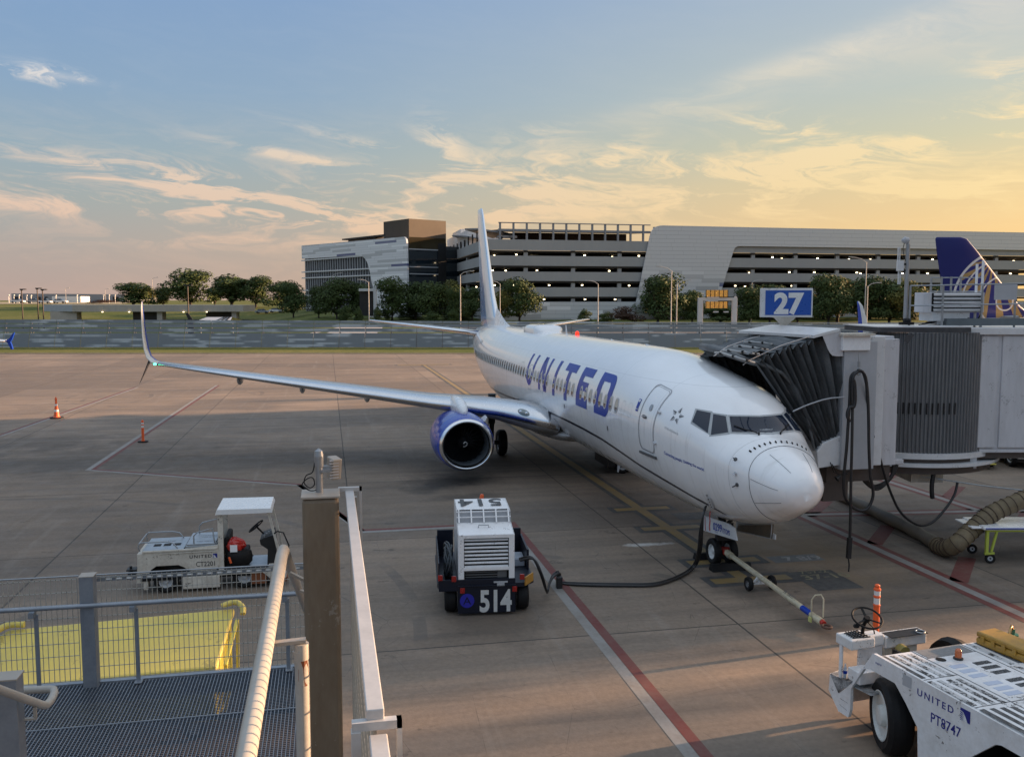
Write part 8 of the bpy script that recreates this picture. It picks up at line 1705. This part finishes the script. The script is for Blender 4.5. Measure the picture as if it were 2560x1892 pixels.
CARB = M('car_black', (0.012, 0.013, 0.016), 0.2, coat=0.8); CARW = M('car_white', (0.7, 0.7, 0.7), 0.3, coat=0.5); CARS = M('car_silver', (0.35, 0.36, 0.38), 0.3, metal=0.4); CARR = M('car_red', (0.35, 0.03, 0.02), 0.3, coat=0.5)
car(tpt(1312, 168, 0.1), ang, CARB, 'black car parked beyond the fence right of the fin base'); car(tpt(1287, 163, 0.1), ang+0.2, CARR, 'small red car nose showing beside the black car', sc=0.8)
car(tpt(655, 290, 0.2), ang, CARS, 'silver car under the trees left of the office building'); car(tpt(690, 288, 0.2), ang, CARW, 'white car under the trees left of the office building')
car(tpt(150, 430, 0.2), ang, CARW, 'white vehicle in the far lot before the warehouse annex', sc=1.5); car(tpt(85, 440, 0.2), ang+0.3, CARS, 'silver vehicle in the far lot at far left', sc=1.5); car(tpt(45, 450, 0.2), ang, CARW, 'white vehicle in the far lot nearest the left edge', sc=1.5); car(tpt(112, 420, 0.2), ang, CARW, 'white pickup in the far lot behind the twin lamps', pickup=True, sc=1.4)

# ================================================================ gantry sign, sun glare put into the gold of its panels
GN = thing('gantry_sign', 'white road gantry carrying two sign panels with golden glare in their colour', 'sign', (*ground_at(1795, 160), 0), ang)
dpm = 160/FPX; zg_ = lambda y_: CAM.z-(y_-751)*dpm; xg_ = lambda x_: (x_-1795)*dpm
GW = M('gantry_white', (0.60, 0.58, 0.56), 0.4, dirt=0.15)
for p0, p1 in ((1745, 1757), (1830, 1842)):
    mb = MB(); mb.b2((xg_(p0), -0.4, 0.5), (xg_(p1), 0.4, zg_(745))); mb.build('gantry_leg', GW, GN, bevel=0.03)
mb = MB(); mb.b2((xg_(1745), -0.35, zg_(752)), (xg_(1842), 0.35, zg_(744.5))); mb.b2((xg_(1836), -0.2, zg_(744)), (xg_(1841), 0.2, zg_(741))); mb.build('gantry_beam', GW, GN, bevel=0.03)
GLARE_GOLD = M('glare_gold_panel', (0.80, 0.48, 0.14), 0.28, metal=0.85, dirt=0.2, dscale=2)
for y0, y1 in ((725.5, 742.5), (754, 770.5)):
    mb = MB(); mb.b2((xg_(1762.5), -0.62, zg_(y1)), (xg_(1818), -0.45, zg_(y0))); pn = mb.build('sign_panel', GLARE_GOLD, GN)
    mb = MB(); 
    for k in range(6): x_ = xg_(1763.2+10.8*k); mb.b2((x_-0.05, -0.70, zg_(y1+0.5)), (x_+0.05, -0.625, zg_(y0-0.5)))
    build_split(mb, 'stiffener', DARK, pn)
mb = MB(); mb.b2((xg_(1783), -0.6, zg_(781)), (xg_(1795), -0.3, zg_(778))); mb.b2((xg_(1808), -0.6, zg_(781)), (xg_(1820), -0.3, zg_(778))); build_split(mb, 'sign_lamp', GW, GN)

# ================================================================ parking garage: facade plane X = XG
XG = 179.5; GA = thing('parking_garage', 'long grey parking garage with white slatted facade and open lit decks', 'parking garage', (XG, -90, 0))
GC = M('garage_concrete', (0.36, 0.355, 0.345), 0.75, dirt=0.25, dscale=0.12, dcol=(0.22, 0.22, 0.215), streak=(1, 1, 0.25))
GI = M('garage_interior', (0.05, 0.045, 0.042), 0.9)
YL, YR, XB = -24.4, -175.0, 290.0
spans = [(17.8, 20.15), (14.4, 16.6), (11.05, 13.1), (7.55, 9.65), (0.0, 6.45)]
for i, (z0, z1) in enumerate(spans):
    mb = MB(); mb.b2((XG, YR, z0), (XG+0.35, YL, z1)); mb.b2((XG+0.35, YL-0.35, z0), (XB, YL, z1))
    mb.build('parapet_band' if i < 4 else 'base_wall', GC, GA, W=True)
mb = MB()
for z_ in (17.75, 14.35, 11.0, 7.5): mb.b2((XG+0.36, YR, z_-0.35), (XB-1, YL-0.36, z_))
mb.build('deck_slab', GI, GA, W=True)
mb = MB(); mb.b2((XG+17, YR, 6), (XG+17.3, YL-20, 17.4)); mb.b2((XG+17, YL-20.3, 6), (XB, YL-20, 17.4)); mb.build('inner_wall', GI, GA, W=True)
for k in range(13):
    y_ = -33.8-10.95*k; 
    if y_ < YR: break
    mb = MB(); mb.b2((XG+0.5, y_-0.45, 0), (XG+1.2, y_+0.45, 17.9)); mb.build('column', GC, GA, W=True)
for x_ in (XG+0.0, 208, 228.5, 249, 270): 
    mb = MB(); mb.b2((x_+0.4, YL-1.2, 0), (x_+1.4, YL-0.45, 17.9)); mb.build('column', GC, GA, W=True)
mb = MB()
for y_ in np.arange(-35, -160, -13.5):
    for i, z_ in enumerate((17.25, 13.85, 10.5)): mb.b2((XG+3, y_-1.5, z_-1.8), (XG+3.2, y_+0.4, z_+0.0))
WLM = M('garage_lamp', (1, 0.9, 0.7), 0.5, emit=(1.0, 0.80, 0.5), estr=3.0); rnd = random.Random(4); nl = 0
for z_ in (17.2, 13.8, 10.45, 6.95+0.25):
    for k in range(18):
        y_ = -31-7.8*k+rnd.uniform(-2, 2); x_ = XG+rnd.choice((2.5, 5, 8, 12)); 
        if -61 > y_ > -83 or (z_ < 8 and y_ < -58): continue
        mb = MB(); mb.box((x_, y_, z_-0.25), (0.34, 0.34, 0.22)); mb.build('ceiling_lamp', WLM, GA, W=True)
for z_ in (17.2, 13.8, 10.45): 
    for x_ in (187, 200, 214, 238): mb = MB(); mb.box((x_, YL-2.5-rnd.random()*2, z_-0.25), (0.34, 0.34, 0.22)); mb.build('ceiling_lamp', WLM, GA, W=True)
# white slatted facade with the rounded cut-out
def slats(name, seed, base=(0.50, 0.52, 0.55), alt=(0.36, 0.37, 0.385), accent=(0.10, 0.12, 0.25), h=0.9, L=5.5, axis='y', hi=(0.66, 0.68, 0.70), zlim=15.0):
    m, t, b = newmat(name); co = t.coord('Object'); x, y, z = t.sep(co)
    row = t.math('FLOOR', t.math('DIVIDE', z, h)); rn = t.node('ShaderNodeTexWhiteNoise', noise_dimensions='1D'); t.set(rn.inputs['W'], row)
    s_ = y if axis == 'y' else t.math('SUBTRACT', x, y)
    u = t.math('DIVIDE', t.math('ADD', s_, t.math('MULTIPLY', rn.outputs[0], L*3)), L); cell = t.math('FLOOR', u)
    wn = t.node('ShaderNodeTexWhiteNoise'); t.set(wn.inputs['Vector'], t.comb(row, cell, float(seed))); r_ = wn.outputs[0]
    low = t.ramp(t.math('DIVIDE', z, zlim+6), [(zlim/(zlim+6)-0.25, 1.0), (zlim/(zlim+6), 0.0)])
    c = t.mix(t.math('MULTIPLY', t.math('GREATER_THAN', r_, 0.74), low), base, alt); c = t.mix(t.math('MULTIPLY', t.math('LESS_THAN', r_, 0.16), low), c, hi)
    c = t.mix(t.math('MULTIPLY', t.math('LESS_THAN', t.math('ABSOLUTE', t.math('SUBTRACT', r_, 0.5)), 0.018), low), c, accent)
    fz_ = t.math('FRACT', t.math('DIVIDE', z, h)); fu = t.math('FRACT', u)
    c = t.mix(t.math('MULTIPLY', t.math('LESS_THAN', fz_, 0.10), 0.40), c, (0.18, 0.19, 0.2)); c = t.mix(t.math('MULTIPLY', t.math('LESS_THAN', fu, 0.012), 0.35), c, (0.18, 0.19, 0.2))
    t.set(b.inputs['Base Color'], c); b.inputs['Roughness'].default_value = 0.35; b.inputs['Metallic'].default_value = 0.15; return m
GSL = slats('garage_slat_facade', 3, base=(0.60, 0.61, 0.62), alt=(0.42, 0.43, 0.44), hi=(0.76, 0.77, 0.78)); OSL = slats('office_slat_facade', 9, base=(0.70, 0.72, 0.75), alt=(0.50, 0.52, 0.54), hi=(0.82, 0.84, 0.86), h=0.62, L=4.6, axis='xy', zlim=30)
def round_poly(pts, rad):
    out = []
    for i, (p, r_) in enumerate(zip(pts, rad)):
        p = V((*p, 0)); a, b_ = V((*pts[i-1], 0)), V((*pts[(i+1) % len(pts)], 0))
        if r_ == 0: out.append((p.x, p.y)); continue
        u, v_ = (a-p).normalized(), (b_-p).normalized(); r_ = min(r_, (a-p).length*0.45, (b_-p).length*0.45)
        for k in range(7): s = k/6; q = (p+u*r_)*(1-s)**2+p*2*s*(1-s)+(p+v_*r_)*s*s; out.append((q.x, q.y))
    return out
def facade_parts(xf, thick, mat, name, top, cut, par, W, yL, yR, yc0, yc1):
    pass
# left slanted sheet
o_ = round_poly([(-58.2, 0.5), (-63.0, 23.75), (-86.0, 23.68), (-86.0, 19.30), (-83.4, 19.30), (-77.6, 0.5)], [0, 2.6, 0, 0, 1.8, 0])
mb = MB(); mb.prism(o_, (XG-0.55, 0, 0), (0, 1, 0), (0, 0, 1), (0.30, 0, 0)); mb.prism([(-86.0, 19.30), (-86.0, 23.68), (-176, 23.55), (-176, 19.22)], (XG-0.55, 0, 0), (0, 1, 0), (0, 0, 1), (0.30, 0, 0)); mb.build('white_slat_facade', GSL, GA, W=True)
mb = MB(); mb.b2((XG-0.25, -63.5, 20.1), (XG+0.3, -176, 23.4)); mb.build('facade_backing', GC, GA, W=True)
mb = MB(); mb.b2((XG-0.30, YL+0.2, 0.4), (XG-0.02, -60, 6.35)); mb.build('base_slat_facade', GSL, GA, W=True)
# roof canopy frame
CANW = M('canopy_grey_steel', (0.26, 0.265, 0.28), 0.5)
mb = MB(); y_ = -27.9; k = 0
while y_ > -63: mb.b2((XG+0.4, y_-0.28, 19.9), (XG+0.9, y_+0.12, 23.85)); y_ -= 3.03
build_split(mb, 'roof_post', CANW, GA, W=True)
mb = MB(); mb.b2((XG+0.4, -63, 23.75), (XG+0.75, -27.6, 23.95)); mb.b2((XG+0.5, -63, 22.0), (XG+1.2, -27.6, 22.5)); mb.build('roof_beam', CANW, GA, W=True)
mb = MB(); mb.add([V((XG+1.0, -28, 22.1)), V((XG+1.0, -64, 22.1)), V((XG+16, -64, 23.0)), V((XG+16, -28, 23.0))]+[p+V((0, 0, 0.3)) for p in (V((XG+1.0, -28, 22.1)), V((XG+1.0, -64, 22.1)), V((XG+16, -64, 23.0)), V((XG+16, -28, 23.0)))], [(0, 1, 2, 3), (7, 6, 5, 4), (0, 1, 5, 4), (1, 2, 6, 5), (2, 3, 7, 6), (3, 0, 4, 7)]); mb.build('roof_canopy', GI, GA, W=True)
mb = MB(); mb.b2((XG+14.5, -62, 20.0), (XG+15, -34, 22.8)); mb.build('roof_back_screen', GI, GA, W=True)
for k, x0_ in enumerate((182, 205)):
    mb = MB(); mb.add([V((x0_+1, YL+1.0, 22.8)), V((x0_+20, YL+1.0, 24.2)), V((x0_+20, YL-6, 22.2)), V((x0_+1, YL-6, 21.9))]+[p-V((0, 0, 0.35)) for p in (V((x0_+1, YL+1.0, 22.8)), V((x0_+20, YL+1.0, 24.2)), V((x0_+20, YL-6, 22.2)), V((x0_+1, YL-6, 21.9)))], [(0, 1, 2, 3), (7, 6, 5, 4), (0, 1, 5, 4), (1, 2, 6, 5), (2, 3, 7, 6), (3, 0, 4, 7)]); mb.build('side_canopy', CANW, GA, W=True)
mb = MB()
for k in range(14): x_ = 184+6.5*k; mb.b2((x_, YL-0.3, 20.1), (x_+1.1, YL-0.1, 22.4 if x_ < 207 else 21.9))
mb.build('side_screen_post', DARK, GA, W=True)
mb = MB(); mb.b2((207, YL-9, 20), (246, YL-0.5, 24.3)); mb.b2((222, YL-8, 24.3), (238, YL-1, 25.6)); mb.build('stair_tower', VWHITE, GA, W=True)
mb = MB(); mb.geo(text_geo('P', 1.2, 0.05), (190.5, YL+0.05, 18.4), (-1, 0, 0), (0, 0, 1)); mb.build('wall_mark', VWHITE, GA, W=True, fix=False) if False else None
for k, (y_, z_, pk) in enumerate(((-39.5, 7.5, True), (-56, 7.5, True), (-30, 20.2, False), (-46, 4.4, False), (-42.5, 7.5, False), (-36, 11.05, False))):
    if z_ == 4.4: continue
    car((XG+3.4, y_, z_+0.35 if z_ < 20 else 20.3), R(90), (CARW, CARW, CARS, CARW, CARS, CARS)[k], ['white pickup inside the lowest open garage deck at left', 'white pickup inside the lowest open garage deck at right', 'silver car on the garage roof beside the first canopy post', '', 'silver car beside the left pickup on the lowest open garage deck', 'silver car on the second lowest garage deck'][k], pickup=pk, grp='cars in the garage', name='garage_car')

# ================================================================ office building
c0 = V((*ground_at(1022, 231), 0)); u1 = (HF*0.777-CR*0.63).normalized(); u2 = (CR*0.777+HF*0.63).normalized()
OB = thing('office_building', 'office block with white slatted facade, dark glass corner and brown roof block', 'office building', c0)
LL, L2, RZ = 59.6, 7.6, 22.9
OG = M('office_dark_glass', (0.012, 0.02, 0.028), 0.08, dirt=0.1, coat=1.0)
def ob(u, v_, z): return c0+u1*u+u2*v_+V((0, 0, z))
def obox(mb, ua, ub, va, vb, za, zb): 
    vs = [ob(u, v_, z) for z in (za, zb) for u, v_ in ((ua, va), (ub, va), (ub, vb), (ua, vb))]; mb.add(vs, [(3, 2, 1, 0), (4, 5, 6, 7), (0, 1, 5, 4), (1, 2, 6, 5), (2, 3, 7, 6), (3, 0, 4, 7)])
mb = MB(); obox(mb, 0.6, LL, 0.5, 22, 0, RZ-2.0); mb.build('glass_wall', OG, OB, W=True)
def fac(u, z): return (u, z)
face = [(1.2, 0.6), (1.9, 22.0), (2.0, 23.0), (2.9, 23.0), (LL, 23.1), (LL, 18.9), (27.5, 18.6), (21.8, 18.3), (20.2, 16.0), (16.4, 0.6)]
face = round_poly([(-0.2, 0.6), (0.35, 22.9), (LL+0.3, 23.4), (LL+0.3, 19.4), (20.5, 19.0), (14.2, 0.6)], [0, 1.6, 0, 0, 4.5, 0])
mb = MB(); mb.prism([(u, z) for u, z in face], c0-u2*0.35, u1, (0, 0, 1), u2*0.5); mb.build('white_slat_facade', OSL, OB, W=True)
mb = MB(); u = 17.5
while u < LL-0.5: obox(mb, u, u+0.45, 0.1, 0.45, 0.5, 19.8); u += 1.45
mb.build('window_fin', M('fin_grey', (0.30, 0.30, 0.31), 0.5), OB, W=True)
mb = MB()
for z_ in (18.9-0.2, 15.15, 13.35, 9.6, 8.0, 4.2): obox(mb, 15.5, LL+0.9, -0.25, 0.1, z_, z_+0.35)
build_split(mb, 'sun_shelf', LGREY, OB, W=True)
mb = MB(); obox(mb, 0.45, 0.65, 0.6, 12, 20.0, 22.9); mb.build('corner_parapet', M('bronze_glass', (0.07, 0.055, 0.03), 0.15, metal=0.6), OB, W=True)
mb = MB()
for z_ in (19.7, 15.2, 13.4, 9.5, 8.2): obox(mb, 0.40, 0.60, 0.6, 9.5, z_, z_+0.25)
build_split(mb, 'corner_band', GREY, OB, W=True)
mb = MB(); obox(mb, 0.3, 10, 9.5, 12.0, 0, 21.6); mb.build('dark_end_wall', DARK, OB, W=True)
ROOFB = M('brown_roof_block', (0.085, 0.065, 0.045), 0.7, dirt=0.4, dscale=0.3)
mb = MB(); obox(mb, 9, 22, 6.0, 18, 20, 28.4); mb.build('roof_block', ROOFB, OB, W=True)
mb = MB(); obox(mb, 21, 46, 6, 9, 24.6, 25.0); obox(mb, 28, 44, 7, 12, 22.8, 24.6); mb.build('roof_overhang', DARK, OB, W=True)
PG = thing('portal_frame', 'white concrete portal frame standing before the office building among the trees', 'frame', (*ground_at(925, 192), 0), ang)
dpm2 = 192/FPX; xp_ = lambda x_: (x_-925)*dpm2; zp_ = lambda y_: CAM.z-(y_-751)*dpm2
mb = MB(); mb.b2((xp_(898), -0.4, zp_(728.5)), (xp_(941), 0.4, zp_(722))); mb.b2((xp_(934), -0.4, 1.5), (xp_(941), 0.4, zp_(728.5))); mb.build('frame_body', M('portal_white', (0.48, 0.50, 0.52), 0.6), PG, bevel=0.03)
mb = MB(); mb.b2((xp_(898), 0.5, zp_(790)), (xp_(930), 6, zp_(728.6))); mb.build('dark_recess', DARK, PG)
SLD = thing('low_white_building', 'low white slatted building glimpsed between the trees right of the portal frame', 'building', (*ground_at(990, 215), 0), ang)
mb = MB(); mb.b2((-6.5, 0, 0), (5.5, 6, 4.6)); mb.build('slat_wall', OSL, SLD)
ENT = thing('striped_canopy', 'grey and black striped tent roof just beyond the blast fence', 'canopy', (*ground_at(540, 140), 0), ang)
dpm3 = 140/FPX; xe = lambda x_: (x_-540)*dpm3; ze = lambda y_: CAM.z-(y_-751)*dpm3
mb = MB(); mb.add([V((xe(497), -2, ze(803))), V((xe(583), -2, ze(803))), V((xe(572), 1.5, ze(793))), V((xe(508), 1.5, ze(793))), V((xe(583), 5, ze(803))), V((xe(497), 5, ze(803)))], [(0, 1, 2, 3), (3, 2, 4, 5)]); mb.build('roof_sheet', GREY, ENT, fix=False)
mb = MB()
for k in range(3): mb.add([V((xe(543+12*k), -2.02, ze(802.5))), V((xe(549+12*k), -2.02, ze(802.5))), V((xe(556+6*k), 1.5, ze(792.4))), V((xe(551+6*k), 1.5, ze(792.4)))], [(0, 1, 2, 3)])
build_split(mb, 'roof_stripe', BLACK, ENT, fix=False); mb = MB(); mb.bar((xe(500), 0, 0), (xe(500), 0, ze(800)), 0.1, 0.1); mb.bar((xe(580), 0, 0), (xe(580), 0, ze(800)), 0.1, 0.1); mb.build('tent_pole', GREY, ENT)
DT = thing('dark_tail', 'slanting dark tail of a small aircraft beyond the fence near the T headed lamp', 'aircraft tail', (*ground_at(472, 145), 0), ang)
d4 = 145/FPX; mb = MB(); mb.prism([((462-472)*d4, CAM.z-(782-751)*d4), ((469-472)*d4, CAM.z-(782-751)*d4), ((482-472)*d4, CAM.z-(801-751)*d4), ((482-472)*d4, 0.5), ((466-472)*d4, 0.5), ((470-472)*d4, CAM.z-(801-751)*d4)], (0, 0, 0), (1, 0, 0), (0, 0, 1), (0, 0.15, 0)); mb.build('fin', DARK, DT)

scene.view_settings.view_transform = 'Standard'; scene.view_settings.look = 'None'; scene.view_settings.gamma = 1.0; scene.view_settings.exposure = EXPO
scene.view_settings.use_curve_mapping = False
scene.cycles.max_bounces = 6; scene.cycles.diffuse_bounces = 3; scene.cycles.glossy_bounces = 3; scene.cycles.use_denoising = True
scene.render.resolution_x = 1024; scene.render.resolution_y = 756
